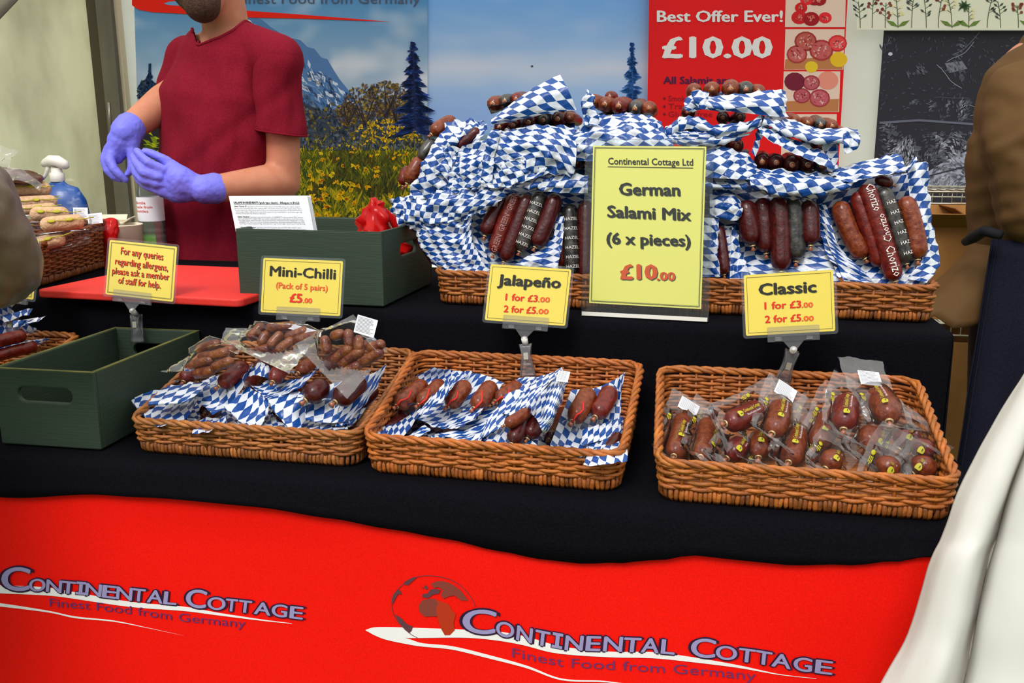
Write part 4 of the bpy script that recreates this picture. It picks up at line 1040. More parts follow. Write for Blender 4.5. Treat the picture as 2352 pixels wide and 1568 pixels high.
# --- single clear-bagged salami, right-hand tray
G_B3 = 'clear-bagged salami in the right-hand tray'
def bagged(label, tail, head, z0, z1, rpx, bend=0, lab=False, seed=0, headflap=.045, tailflap=.04, prints=1, W_=.036, flapdir=None):
    a = AZ(tail[0], tail[1], z0); b = AZ(head[0], head[1], z1)
    d = (b-a); L_ = d.length; d.normalize(); r = rpx*((a-EYEV).length)/F*.97
    nrm = (VIEW-d*VIEW.dot(d)).normalized(); sd = d.cross(nrm)
    t = thing('bagged_salami', label, 'salami', (a+b)*.5, G_B3)
    s = Saus(a, b, r, nrm*.006+sd*bend*.01, seed)
    add_salami(t, s, 'brown' if seed % 3 else 'red', None)
    R = random.Random(seed+50); mb = MB()
    # bag: a front sheet drawn over the sausage and a back sheet, sealed along the margins
    for side in (1, -1):
        nu, nv = 17, 24; P = []
        for j in range(nv):
            y = -tailflap+(L_+tailflap+headflap)*j/(nv-1); row = []
            tt = min(1, max(0, y/L_)); ov = 0 if y < 0 else (0 if y > L_ else 1)
            end = 1-max(0, max(-y, y-L_))/(r*1.1)
            for i in range(nu):
                x = -W_+2*W_*i/(nu-1)
                g = max(0, end)*(1 if ov else 1)
                hgt = math.sqrt(max(0, (r*1.16)**2-x*x))*max(0, min(1, end))
                if side < 0: hgt *= .9
                lip = (max(0, -y)/tailflap)**1.6*.014 if side > 0 or True else 0
                hd = (max(0, y-L_)/headflap)**1.5*.016
                q = s.c(tt) + d*(y-tt*L_) + sd*x*(1+.12*R.uniform(-.3, .3)*0) + nrm*(side*hgt + lip + hd)
                cr_ = crease(q, 42, seed+side*.3)*.0055*(1-min(1, hgt/(r+1e-6))*.75)
                row.append(q+nrm*cr_+sd*(.004*noise.noise(Vector((y*40, seed, side)))*abs(x)/W_))
            P.append(row)
        f0 = len(mb.f); mb.grid(P, flip=side < 0)
        for q_ in range(f0, len(mb.f)):
            j_ = (q_-f0)//(nu-1); i_ = (q_-f0) % (nu-1); yy_ = -tailflap+(L_+tailflap+headflap)*(j_+.5)/(nv-1)
            if side > 0 and (yy_ < -r*.95 or yy_ > L_+r*.5 or abs(i_-(nu-2)/2) > nu*.36): mb.m[q_] = 1
    f = mb.build('film', ['film', 'film_hazy'], t); f['label'] = 'clear vacuum bag with wide flaps'
    # yellow emblems and lettering printed on the bag
    pm = MB()
    for k in range(prints):
        an = R.uniform(-.5, .5); ta = R.uniform(.12, .25); tl = min(.055, L_*.62)/L_
        def fn(x_, y_, e=0.0):
            dd, xx_, yy_ = s.fr(ta, nrm); w = y_/r+an; tq = ta+x_/L_
            return s.c(min(1, max(0, tq)))+d*0+(yy_*math.cos(w)+xx_*math.sin(w))*(r*1.19+.0012+e)
        text_on(pm, 'Continental Cottage', lambda x_, y_: fn(x_+.012, y_), 0, tl*L_-.012, .0005, .0048, .02, 0, res=1)
        text_on(pm, 'Finest Food from Germany', lambda x_, y_: fn(x_+.016, y_), 0, tl*L_-.018, -.0042, .0026, .0, 1, res=1)
        pts = [fn(.004+.0050*math.cos(q)*(1+.18*math.sin(3*q+1)), .001+.0044*math.sin(q)*(1+.15*math.cos(2*q))) for q in (2*math.pi*i/14 for i in range(14))]
        c = pm.vert(fn(.004, .001, .0004)); I = [pm.vert(p) for p in pts]
        for i in range(14): pm.face((c, I[i], I[(i+1) % 14]), 0)
        pts = [fn(.0052+.0024*math.cos(q), .0002+.0007*math.sin(q), .0006) for q in (2*math.pi*i/10 for i in range(10))]
        c = pm.vert(fn(.0052, .0002, .0008)); I = [pm.vert(p) for p in pts]
        for i in range(10): pm.face((c, I[i], I[(i+1) % 10]), 2)
    PE = pm; pm = MB()                                                   # a second emblem on the bag's margin
    q = s.c(.8)+sd*R.choice((-1, 1))*W_*.72+nrm*.004
    pm.blobsphere(q, .0036, .0046, .0005, (sd, d, nrm), 10, 4, 0)
    p1 = q-d*.006
    for w_ in (-.0022, 0, .0022): pm.quad(p1+sd*(w_-.0006), p1+sd*(w_+.0006), p1+sd*(w_+.0006)-d*(.013-abs(w_)*1.5), p1+sd*(w_-.0006)-d*(.013-abs(w_)*1.5), mi=0)
    PE.build('printed_emblem', ['ink_yellow', 'ink_white', 'ink_olive'], t)['label'] = 'yellow print on the bag'
    pm.build('margin_emblem', 'ink_yellow', t)['label'] = 'yellow print on the bag margin'
    if lab:
        lm = MB(); P = s.b+d*.012-sd*.018+nrm*.0085
        dl = (d+nrm*.3).normalized(); label_sheet(lm, P, sd, dl, sd.cross(dl), .034, .03, 0, 1, 9, seed)
        lm.build('ingredients_label', ['label_white', 'ink_grey'], t, smooth=False)['label'] = 'white ingredients label'
    return t
BG = [ # label, tail, head, z0, z1, r, bend, label?, headflap
 ('bagged salami at the far left of the right-hand tray, pointed flap standing up behind it', (1548, 1046), (1570, 962), .80, .815, 25, 0, True, .055),
 ('bagged salami second from the left along the front of the right-hand tray', (1610, 1048), (1624, 972), .80, .81, 24, .3, False, .05),
 ('bagged salami lying nearly sideways on top, left part of the right-hand tray', (1668, 972), (1742, 936), .842, .85, 27, .6, False, .045),
 ('bagged salami leaning upright just below the clear clip of the right-hand sign', (1774, 994), (1790, 930), .83, .85, 27, .5, True, .045),
 ('bagged salami low in the middle of the right-hand tray, left of the gap', (1812, 1060), (1828, 990), .795, .815, 26, .4, False, .05),
 ('bagged salami tucked under the sideways one in the right-hand tray', (1672, 1050), (1700, 1012), .795, .81, 25, .3, False, .04),
 ('bagged salami at the front rim below the upright one near the clip', (1742, 1048), (1744, 1002), .795, .81, 26, -.3, False, .04),
 ('long bagged salami leaning to the right, just right of the tray middle', (1872, 1026), (1906, 952), .80, .83, 28, .5, False, .045),
 ('bagged salami with a ring of twine, left of the topmost one on the right-hand pile', (1938, 984), (1946, 918), .835, .86, 29, -.4, False, .035),
 ('topmost bagged salami on the right, big clear flap with white label behind it', (2042, 966), (2006, 904), .85, .87, 30, .6, True, .085),
 ('bagged salami below the twine-ringed one, broad hazy flap in front', (1984, 1028), (2004, 984), .81, .83, 28, .3, False, .04),
 ('bagged salami in the right heap, under the topmost one with crumpled clear film', (2068, 1030), (2090, 990), .81, .83, 29, .2, False, .022),
 ('small-looking bagged salami at the front rim, right of the broad hazy flap', (2026, 1088), (2042, 1052), .79, .81, 27, .2, False, .04),
 ('bagged salami in the front right corner of the right-hand tray', (2104, 1086), (2130, 1052), .79, .81, 28, .2, False, .012),
 ('bagged salami against the right side wall of the right-hand tray', (2104, 1046), (2124, 1012), .81, .83, 26, .2, False, .010),
 ('bagged salami low at the front rim below the long leaning one, mostly film', (1898, 1074), (1912, 1044), .79, .80, 25, .2, False, .04),
 ('bagged salami half buried behind the low middle one in the right-hand tray', (1842, 992), (1862, 960), .80, .81, 22, .2, False, .04),
 ('bagged salami buried at the left behind the first two in the right-hand tray', (1584, 990), (1600, 950), .785, .79, 22, .2, False, .03),
]
for i, (lb, ta, he, z0, z1, r, bd, lab, hf_) in enumerate(BG):
    tg = bagged(lb, ta, he, z0, z1, r, bd, lab, i+1, hf_)

# --- wrapped packs: salami on chequered paper
def film_tail(mb, s, n, sz=.016):
    """crinkled clear film gathered round a salami's tail"""
    d = (s.a-s.b).normalized(); x = d.cross(n).normalized(); P = []
    for j in range(8):
        f = j/7; w = s.r*(1.15-.75*math.sin(min(1, f*1.7)*math.pi*.5)+.9*max(0, f-.5))
        row = []
        for k in range(15):
            a = -1.9+3.8*k/14; q = s.a - d*s.r*.7 + d*(f*(s.r*.7+sz)) + (n*math.cos(a)+x*math.sin(a))*w*1.06
            row.append(q+n*crease(q, 90, s.seed)*.004)
        P.append(row)
    mb.grid(P)
def pxz(l): return [AZ(x, y, z) for x, y, z in l]
def wrapped(name, label, cat, group, sheets, sal, mats='lozenge_paper', film=True, lab=None, amp=.0034, uvrot=0.0):
    """sheets: list of rows of (px, py, z); sal: (tail px, head px, ztail, zhead, r px, kind, bend)"""
    c = AZ(*sheets[0][0][0]) if sheets else AZ(*sal[0][0], sal[0][2])
    t = thing(name, label, cat, c, group)
    mb = MB()
    for k, sh in enumerate(sheets):
        loft(mb, [pxz(r) for r in sh], 26, 18, amp, 34, k+len(label) % 17, uvrot=uvrot+.5*math.sin(k*2.3+len(label)))
    if sheets: mb.build('wrapper', mats, t)['label'] = 'blue and white lozenge paper'
    for i, (ta, he, za, zb, rp, kind, bd) in enumerate(sal):
        a, b = AZ(*ta, za), AZ(*he, zb); r = rp*(a-EYEV).length/F
        d = (b-a).normalized(); n = (VIEW-d*VIEW.dot(d)).normalized()
        s = Saus(a, b, r, n*.004+d.cross(n)*bd*.01, i+len(label))
        so = add_salami(t, s, kind)
        if film:
            fm = MB(); film_tail(fm, s, n); fm.build('film', 'film', so)['label'] = 'clear crinkled film'
        if kind == 'brown' and 'tied' in label:
            tm = MB(); q = [s.a+(s.b-s.a)*f+n*(s.r*1.06)+d.cross(n)*s.r*(.3*math.sin(f*9+i)) for f in (0, .08, .2, .32, .4)]
            q = [s.a-d*.006]+q; tm.tube(q, .0016, 6); tm.build('red_tie', 'tie_red', t)
    if lab:
        P, X, Y_ = lab; P, X, Y_ = AZ(*P), AZ(*X), AZ(*Y_); X = X-P; Y_ = Y_-P; n = X.cross(Y_).normalized()
        if n.dot(toview(P)) < 0: n = -n
        lm = MB(); label_sheet(lm, P+n*.003, X.normalized(), Y_.normalized(), n, X.length, Y_.length, 0, 1, 10)
        lm.build('ingredients_label', ['label_white', 'ink_grey'], t, smooth=False)
    return t
G2 = 'paper-wrapped salami in the middle tray'
wrapped('wrapped_salami_pair', 'pair of red-tied salami on chequered paper at the left end of the middle tray', 'salami pack', G2,
        [[[(996, 842, .86), (1040, 850, .855), (1088, 854, .86)], [(950, 868, .835), (1000, 882, .825), (1060, 880, .85)], [(880, 930, .81), (930, 945, .80), (985, 935, .825)], [(845, 961, .805), (880, 990, .80), (922, 1008, .805)]]],
        [((912, 932), (974, 880), .825, .845, 21, 'brown', .4), ((962, 929), (1016, 880), .825, .845, 20, 'brown', .2)])
wrapped('wrapped_salami_pair', 'second pair of tied salami from the left in the middle tray, one red end showing', 'salami pack', G2,
        [[[(1050, 862, .86), (1100, 858, .86), (1160, 880, .855)], [(1010, 908, .835), (1070, 915, .82), (1130, 912, .84)], [(970, 945, .82), (1030, 960, .812), (1090, 962, .825)], [(952, 961, .815), (1000, 982, .81), (1050, 986, .815)]],
         [[(1038, 862, .868), (1050, 870, .872)], [(1000, 905, .85), (1014, 918, .853)], [(958, 946, .83), (972, 956, .83)]]],
        [((1029, 932), (1072, 880), .83, .855, 21, 'brown', .3), ((1090, 937), (1130, 882), .83, .855, 22, 'brown', .3)])
wrapped('wrapped_salami', 'single tied salami whose paper edge curls up beside the rolled pack in the middle tray', 'salami pack', G2,
        [[[(1190, 868, .86), (1230, 865, .86), (1266, 878, .86)], [(1130, 930, .825), (1180, 930, .825), (1200, 932, .85)], [(1060, 980, .81), (1100, 990, .81), (1130, 975, .825)], [(1008, 1000, .807), (1050, 1012, .805), (1098, 1021, .807)]],
         [[(1162, 905, .87), (1200, 892, .875), (1264, 876, .88)], [(1150, 925, .86), (1195, 912, .865), (1262, 890, .87)], [(1122, 962, .84), (1140, 962, .84), (1180, 950, .845)], [(1100, 1010, .82), (1112, 1004, .82), (1150, 985, .83)]]],
        [((1140, 922), (1192, 884), .835, .85, 21, 'brown', .3)])
wrapped('wrapped_salami_roll', 'rolled cornet of chequered paper with dark salami tails inside and white label at its tip', 'salami pack', G2,
        [[[(1292, 846, .90), (1300, 866, .905), (1296, 900, .89), (1284, 930, .87)], [(1250, 880, .88), (1275, 900, .90), (1280, 935, .885), (1268, 960, .86)], [(1205, 925, .86), (1250, 935, .885), (1262, 970, .87), (1248, 1000, .84)], [(1206, 938, .85), (1232, 960, .865), (1244, 985, .86), (1250, 1014, .825)]],
         [[(1206, 880, .872), (1250, 862, .89), (1292, 846, .90)], [(1180, 915, .86), (1215, 905, .875), (1258, 886, .885)], [(1150, 950, .845), (1180, 955, .85), (1206, 938, .86)]],
         [[(1110, 1010, .815), (1150, 980, .825), (1170, 965, .83)], [(1145, 1030, .805), (1180, 1030, .805), (1230, 1020, .81)], [(1150, 1038, .803), (1200, 1042, .803), (1252, 1026, .806)]]],
        [((1176, 1018), (1200, 960), .815, .84, 21, 'dark', .2), ((1212, 1006), (1240, 950), .818, .845, 21, 'dark', .2), ((1160, 976), (1214, 944), .842, .855, 15, 'brown', .2)],
        'lozenge_small', lab=((1277, 878, .906), (1304, 882, .906), (1284, 854, .915)))
wrapped('wrapped_salami_pair', 'pair of untied salami on wide paper at the right end of the middle tray', 'salami pack', G2,
        [[[(1312, 896, .86), (1370, 890, .862), (1420, 868, .88), (1441, 850, .90)], [(1290, 950, .835), (1350, 950, .825), (1400, 930, .84), (1428, 905, .86)], [(1270, 1005, .815), (1320, 1010, .81), (1380, 990, .815), (1424, 960, .825)], [(1259, 1038, .81), (1300, 1045, .806), (1356, 1050, .806), (1420, 1000, .812)]],
         [[(1338, 985, .822), (1380, 975, .824), (1425, 955, .826)], [(1336, 1024, .812), (1380, 1012, .812), (1426, 996, .812)]]],
        [((1316, 966), (1354, 898), .835, .865, 24, 'brown', .2), ((1368, 956), (1404, 894), .838, .865, 23, 'red', .2)])
wrapped('wrapped_salami', 'chequered pack pressed flat under the left pair in the middle tray', 'salami pack', G2,
        [[[(850, 970, .80), (880, 975, .80), (930, 985, .80)], [(830, 986, .802), (862, 1008, .80), (913, 1019, .80)]],
         [[(975, 978, .808), (990, 985, .808)], [(925, 1010, .803), (965, 1005, .803)], [(920, 1018, .802), (1010, 1002, .802)]]],
        [((868, 1000), (930, 955), .79, .80, 14, 'dark', .2)])
wrapped('wrapped_salami', 'chequered pack lying along the front rim below the centre of the middle tray', 'salami pack', G2,
        [[[(1000, 995, .80), (1060, 1000, .80), (1150, 985, .81)], [(985, 1008, .802), (1050, 1030, .80), (1145, 1032, .80)]]],
        [((1098, 1022), (1150, 972), .79, .80, 15, 'dark', .2)])
wrapped('wrapped_salami', 'chequered pack overhanging the front rim at the right end of the middle tray', 'salami pack', G2,
        [[[(1350, 1020, .806), (1400, 1005, .808), (1428, 1002, .81)], [(1345, 1050, .81), (1390, 1040, .812), (1440, 1030, .812)], [(1340, 1070, .806), (1390, 1068, .806), (1441, 1059, .806)]]],
        [((1390, 1040), (1420, 1000), .80, .81, 16, 'dark', .2)])
wrapped('wrapped_salami', 'chequered paper edge of a pack deep under the rolled cornet', 'salami pack', G2,
        [[[(1180, 1005, .79), (1240, 1010, .79), (1340, 1000, .79)], [(1180, 1045, .79), (1250, 1052, .79), (1335, 1055, .79)]]],
        [((1290, 1030), (1320, 975), .785, .79, 14, 'dark', .2)])
wrapped('wrapped_salami', 'chequered pack at the bottom of the middle tray, under the left pairs', 'salami pack', G2,
        [[[(940, 870, .782), (1040, 872, .782), (1170, 880, .782)], [(880, 930, .782), (1010, 940, .782), (1150, 945, .782)], [(850, 985, .782), (960, 1000, .782), (1120, 1015, .782)]]],
        [((905, 975), (985, 915), .795, .795, 18, 'dark', .2)])
wrapped('wrapped_salami', 'chequered pack at the bottom of the middle tray, under the right pair', 'salami pack', G2,
        [[[(1170, 880, .782), (1290, 890, .782), (1430, 890, .782)], [(1160, 950, .782), (1290, 960, .782), (1432, 960, .782)], [(1130, 1015, .782), (1290, 1035, .782), (1425, 1040, .782)]]],
        [((1260, 1010), (1296, 945), .795, .795, 18, 'dark', .2)])
# left-hand tray of the lower step
G1 = 'paper-wrapped salami in the left tray'
wrapped('wrapped_salami', 'chequered pack at the bottom of the left tray, under its left half', 'salami pack', G1,
        [[[(440, 830, .80), (540, 830, .80), (640, 830, .80)], [(390, 890, .785), (500, 895, .785), (630, 905, .785)], [(330, 960, .782), (450, 970, .782), (610, 985, .782)]]],
        [((470, 950), (520, 890), .795, .80, 16, 'dark', .2), ((560, 900), (600, 846), .80, .82, 18, 'dark', .2)])
wrapped('wrapped_salami', 'chequered pack at the bottom of the left tray, under its right half', 'salami pack', G1,
        [[[(640, 830, .80), (760, 830, .80), (890, 836, .80)], [(630, 905, .785), (740, 915, .785), (860, 905, .785)], [(610, 985, .782), (700, 990, .782), (810, 980, .782)]]],
        [((640, 950), (690, 880), .80, .81, 18, 'dark', .2), ((590, 850), (640, 812), .86, .87, 17, 'dark', .2), ((740, 850), (790, 810), .85, .86, 18, 'dark', .2)])
wrapped('wrapped_salami', 'leftmost wrapped salami of the left tray, paper pointing over the front corner', 'salami pack', G1,
        [[[(410, 885, .835), (445, 900, .83), (500, 880, .84)], [(345, 900, .822), (400, 930, .812), (450, 925, .82)], [(304, 918, .818), (345, 955, .808), (430, 960, .805)], [(310, 926, .815), (340, 965, .806), (370, 983, .806)]],
         [[(370, 893, .84), (430, 880, .85), (480, 882, .85)], [(345, 922, .838), (400, 920, .84), (440, 915, .84)], [(342, 930, .834), (390, 928, .836), (425, 924, .836)]]],
        [((422, 876), (452, 838), .84, .855, 17, 'red', .2)], 'lozenge_large')
wrapped('wrapped_salami', 'wrapped salami with an orange tie scrap, second from the left in the left tray', 'salami pack', G1,
        [[[(494, 860, .86), (540, 862, .855), (583, 834, .88)], [(465, 875, .85), (510, 895, .84), (560, 880, .86)], [(440, 885, .84), (485, 920, .825), (530, 930, .82)], [(432, 888, .836), (460, 925, .82), (488, 952, .812)]]],
        [((504, 886), (566, 836), .855, .88, 19, 'red', .3)], 'lozenge_large')
wrapped('wrapped_salami', 'wrapped salami with a folded arch of paper in the middle of the left tray', 'salami pack', G1,
        [[[(575, 848, .87), (596, 834, .885), (612, 838, .885), (625, 850, .875)], [(560, 868, .86), (592, 862, .872), (608, 868, .87), (622, 880, .86)]],
         [[(630, 868, .862), (680, 872, .865), (728, 846, .885)], [(590, 885, .852), (640, 900, .848), (690, 888, .865)], [(575, 884, .85), (605, 910, .842), (627, 918, .838)]]],
        [((627, 876), (652, 838), .87, .885, 18, 'red', .2), ((686, 856), (718, 828), .875, .885, 17, 'brown', .2)], 'lozenge_paper')
wrapped('wrapped_salami', 'wrapped pack hanging toward the front rim below the centre of the left tray', 'salami pack', G1,
        [[[(570, 888, .848), (590, 900, .845), (612, 908, .84)], [(540, 915, .835), (580, 935, .825), (618, 940, .825)], [(517, 934, .825), (555, 965, .81), (610, 960, .812)], [(522, 940, .822), (560, 975, .808), (594, 987, .808)]]],
        [((566, 930), (612, 895), .815, .83, 16, 'dark', .2)], 'lozenge_large')
wrapped('wrapped_salami_pair', 'pair of thick dark red salami on paper with a broad triangular flap, left tray', 'salami pack', G1,
        [[[(680, 893, .855), (700, 915, .85), (703, 955, .82)], [(650, 905, .848), (680, 930, .84), (702, 960, .815)], [(617, 920, .84), (650, 955, .825), (690, 985, .806)], [(620, 926, .838), (645, 962, .82), (673, 996, .806)]],
         [[(705, 900, .848), (770, 880, .86), (850, 860, .875), (888, 836, .89)], [(700, 940, .828), (770, 935, .83), (830, 915, .84), (870, 880, .86)], [(702, 965, .815), (760, 972, .81), (800, 965, .812), (830, 940, .82)]]],
        [((704, 918), (748, 880), .85, .868, 26, 'dark', .2), ((772, 922), (830, 870), .85, .872, 27, 'dark', .3)], 'lozenge_large')
wrapped('wrapped_salami', 'dark salami and paper squeezed against the right wall of the left tray', 'salami pack', G1,
        [[[(776, 950, .812), (820, 940, .815), (850, 925, .82)], [(770, 978, .806), (800, 975, .806), (822, 962, .806)]]],
        [((812, 938), (862, 890), .815, .84, 19, 'dark', .2)], 'lozenge_paper')
wrapped('wrapped_salami', 'chequered tongue of paper over the front rim, left of the middle of the left tray', 'salami pack', G1,
        [[[(455, 965, .80), (490, 960, .80), (525, 955, .806)], [(445, 984, .803), (485, 980, .803), (520, 962, .806)], [(441, 997, .806), (475, 990, .806), (512, 975, .806)]]],
        [((470, 975), (500, 940), .785, .79, 13, 'dark', .2)], 'lozenge_paper')
wrapped('wrapped_salami', 'wrapped salami low at the front rim under the broad triangular flap', 'salami pack', G1,
        [[[(545, 965, .80), (590, 970, .80), (630, 965, .80), (700, 985, .80), (790, 960, .80)], [(540, 985, .802), (585, 990, .802), (640, 992, .802), (700, 998, .802), (800, 985, .802)]]],
        [((640, 970), (690, 935), .79, .80, 15, 'dark', .2)], 'lozenge_paper')
wrapped('wrapped_salami', 'corner of a pack lowest in the front left corner of the left tray', 'salami pack', G1,
        [[[(312, 945, .795), (345, 960, .795), (440, 955, .795)], [(328, 978, .795), (370, 985, .795), (460, 975, .795)]]],
        [((400, 955), (440, 920), .79, .80, 15, 'dark', .2)], 'lozenge_paper')
# clear bags of small sausages
def chilli_bag(label, quad, sau, lab, z=.0, seed=0):
    """quad: bag corners (px, py, z) clockwise from top left; sau: (px, py, px, py, dz)"""
    A, B_, C_, D_ = [AZ(*q) for q in quad]
    c = (A+B_+C_+D_)*.25; n = (B_-A).cross(D_-A).normalized()
    if n.dot(toview(c)) < 0: n = -n
    t = thing('sausage_bag', label, 'sausage pack', c, 'clear bags of small sausages')
    pts = []
    for i, (x0, y0, x1, y1, h) in enumerate(sau):
        a, b = AP(x0, y0, c+n*h, n), AP(x1, y1, c+n*h, n); d = (b-a).normalized()
        s = Saus(a-d*.005, b+d*.005, .0087, d.cross(n)*random.Random(i+seed).uniform(-.006, .006), i+seed*20)
        mb = MB(); s.skin(mb, 0, 12, 18, nub=False, pucker=.14)
        mb.build('small_sausage', 'salami_chilli', t)
        pts += [s.c(q) for q in (.1, .3, .5, .7, .9)]
    for side, ttl in ((1, 'film'), ):
        mb = MB()
        for sd in (1, -1):
            P = []
            for j in range(30):
                row = []
                for i in range(30):
                    u, v = i/29, j/29; q = (A*(1-u)+B_*u)*(1-v)+(D_*(1-u)+C_*u)*v
                    h = 0
                    for p in pts:
                        e = p-q; hh = e.dot(n); dist = (e-n*hh).length
                        if dist < .014: h = max(h, hh+.0092) if sd > 0 else h
                    edge = min(u, 1-u, v, 1-v)
                    row.append((q, h, edge))
                P.append(row)
            # soften the heights
            H = [[r_[1] for r_ in row] for row in P]
            for it in range(2):
                H = [[max(H[j][i], (H[max(j-1, 0)][i]+H[min(j+1, 29)][i]+H[j][max(i-1, 0)]+H[j][min(i+1, 29)])*.25*.97) if P[j][i][2] > .02 else 0 for i in range(30)] for j in range(30)]
            G = [[P[j][i][0]+n*((H[j][i]+.0006 if sd > 0 else -.011*min(1, P[j][i][2]*5)) + .006*crease(P[j][i][0], 40, seed+sd)*(1 if H[j][i] < .006 else .25)) for i in range(30)] for j in range(30)]
            f0 = len(mb.f); mb.grid(G, flip=sd < 0)
            for q_ in range(f0, len(mb.f)):
                if sd > 0 and H[(q_-f0)//29][(q_-f0) % 29] < .004: mb.m[q_] = 1
        mb.build('film', ['film', 'film_hazy'], t)['label'] = 'clear vacuum bag'
    if lab:
        P, X, Y_ = [AP(x, y, c+n*.009, n) for x, y in lab]; X = X-P; Y_ = Y_-P
        lm = MB(); label_sheet(lm, P, X.normalized(), Y_.normalized(), n, X.length, Y_.length, 0, 1, 12, seed)
        lm.build('ingredients_label', ['label_white', 'ink_grey'], t, smooth=False)['label'] = 'white ingredients label'
    return t
chilli_bag('clear bag of small sausages drooping over the left side of the left tray', [(494, 776, .93), (556, 796, .925), (529, 846, .895), (372, 855, .87)],
           [(455, 805, 500, 790, .004), (462, 818, 520, 808, .005), (440, 840, 485, 828, .004), (490, 846, 530, 830, .003), (450, 858, 490, 850, -.002), (500, 812, 535, 800, -.002)], None, seed=1)
chilli_bag('clear bag of small golden brown sausages lying flat in the middle on the left tray', [(518, 752, .935), (742, 758, .945), (664, 858, .895), (506, 782, .915)],
           [(572, 772, 600, 748, .01), (600, 788, 614, 766, .003), (622, 794, 645, 768, .006), (618, 752, 672, 748, .004), (660, 772, 702, 758, .005), (680, 782, 732, 770, .004), (640, 806, 672, 782, .006), (590, 806, 618, 800, -.003)], [(662, 754), (736, 774), (664, 742)], seed=2)
chilli_bag('bag of small sausages propped up at right in the left tray, label at its peak', [(812, 722, .985), (890, 806, .935), (798, 916, .875), (676, 790, .93)],
           [(744, 778, 750, 808, .006), (766, 774, 786, 768, .008), (800, 762, 804, 792, .006), (825, 776, 828, 802, .006), (768, 828, 804, 800, .008), (785, 838, 830, 808, .006), (790, 858, 824, 838, .006), (834, 830, 874, 808, .006), (850, 800, 878, 790, .005), (800, 810, 840, 790, -.004)], [(812, 762), (858, 776), (822, 722)], seed=3)

# half-hidden tray at the far left
G0 = 'paper-wrapped salami in the far left tray'
wrapped('wrapped_salami', 'long salami in chequered paper nearest the green crate at the left edge', 'salami pack', G0,
        [[[(-40, 790, .86), (40, 785, .865), (120, 775, .865)], [(-40, 825, .85), (30, 812, .85), (90, 790, .855)]]],
        [((84, 795), (-40, 828), .862, .86, 12, 'red', .2)], 'lozenge_paper')
wrapped('wrapped_salami', 'salami in chequered paper, second row back at the left edge', 'salami pack', G0,
        [[[(-40, 748, .905), (30, 740, .905), (84, 752, .895)], [(-40, 775, .88), (20, 770, .88), (88, 765, .88)]]],
        [((58, 770), (-40, 796), .888, .885, 13, 'red', .2)], 'lozenge_paper', lab=((40, 748, .905), (84, 740, .908), (45, 738, .912)))
wrapped('wrapped_salami', 'chequered paper pack with its folded corner rising below the yellow sign at the left edge', 'salami pack', G0,
        [[[(-40, 715, .945), (0, 706, .945), (26, 704, .945)], [(-40, 740, .92), (0, 732, .92), (30, 726, .92)], [(-40, 765, .905), (0, 750, .905), (24, 742, .905)]],
         [[(0, 728, .925), (40, 716, .93), (75, 706, .935)], [(10, 742, .915), (45, 728, .92), (66, 722, .925)]],
         [[(30, 738, .915), (70, 733, .915), (104, 727, .915)], [(30, 752, .905), (60, 746, .905), (88, 740, .908)]]],
        [((22, 742), (-30, 752), .90, .90, 11, 'red', .2)], 'lozenge_paper')
# --- six-piece packs heaped in the long tray
G6 = 'six-piece salami packs in the long tray'
def sheetv(mb, rows, k, amp=.0035, fr=30, nu=46, nv=28, rot=0.0):
    loft(mb, [[AV(x, y, v) for x, y, v in r] for r in rows], nu, nv, amp, fr, k, uvrot=rot)
def mixpack(label, sal, sheets, seed, ends=None, amp=.0058, mat_='lozenge_paper', glaze=True, rot=0.0):
    """sal: (tail px, head px, v tail, v head, r px, kind, bend, words); ends: (px, py, v, r px, kind, depth)"""
    t = None; items = []
    first = AV(*sheets[0][0][0]) if sheets else AV(sal[0][0][0], sal[0][0][1], sal[0][2])
    t = thing('salami_mix_pack', label, 'salami pack', first, G6)
    for i, q in enumerate(sal):
        ta, he, va, vb, rp, kind, bd = q[:7]; words = q[7] if len(q) > 7 else None
        a, b = AV(*ta, va), AV(*he, vb); r = rp*(a-EYEV).length/F; d = (b-a).normalized(); n = (VIEW-d*VIEW.dot(d)).normalized()
        s = Saus(a, b, r, d.cross(n)*bd*.01+n*.004, seed*10+i)
        ww = None
        if words == 'HAZEL': ww = [('HAZEL', .08+.13*k, 0, .006, dict(across=True)) for k in range(6)]
        if words: ww = [tuple(w) for w in words] if not isinstance(words, str) else ww
        if isinstance(words, str): ww = [(words[:5] if words != 'HAZ' else 'HAZ', .1+.13*k, 0, .0062, dict(across=True)) for k in range(6)]
        add_salami(t, s, kind, ww, up=n)
    for i, (x, y, v, rp, kind, dep) in enumerate(ends or []):
        a = AV(x, y, v); r = rp*(a-EYEV).length/F; R = random.Random(seed*31+i)
        b = a + V*dep + U*R.uniform(-.01, .01) + UP*R.uniform(-.004, .012)
        s = Saus(a+V*r*.3, b, r, UP*.004, seed*10+i); add_salami(t, s, kind, n=14, m=20)
    mb = MB()
    for k, sh in enumerate(sheets): sheetv(mb, sh, seed*3+k, amp, rot=1.57+rot+.45*math.sin(seed*1.9+k*2.1))
    if sheets: mb.build('wrapper', mat_, t)['label'] = 'crumpled blue and white lozenge paper'
    return t
CH = [('Chorizo', .04, .34, .016, dict(flip=True)), ('Chorizo', .38, .66, .015), ('Chorizo', .70, .97, .016, dict(flip=True))]
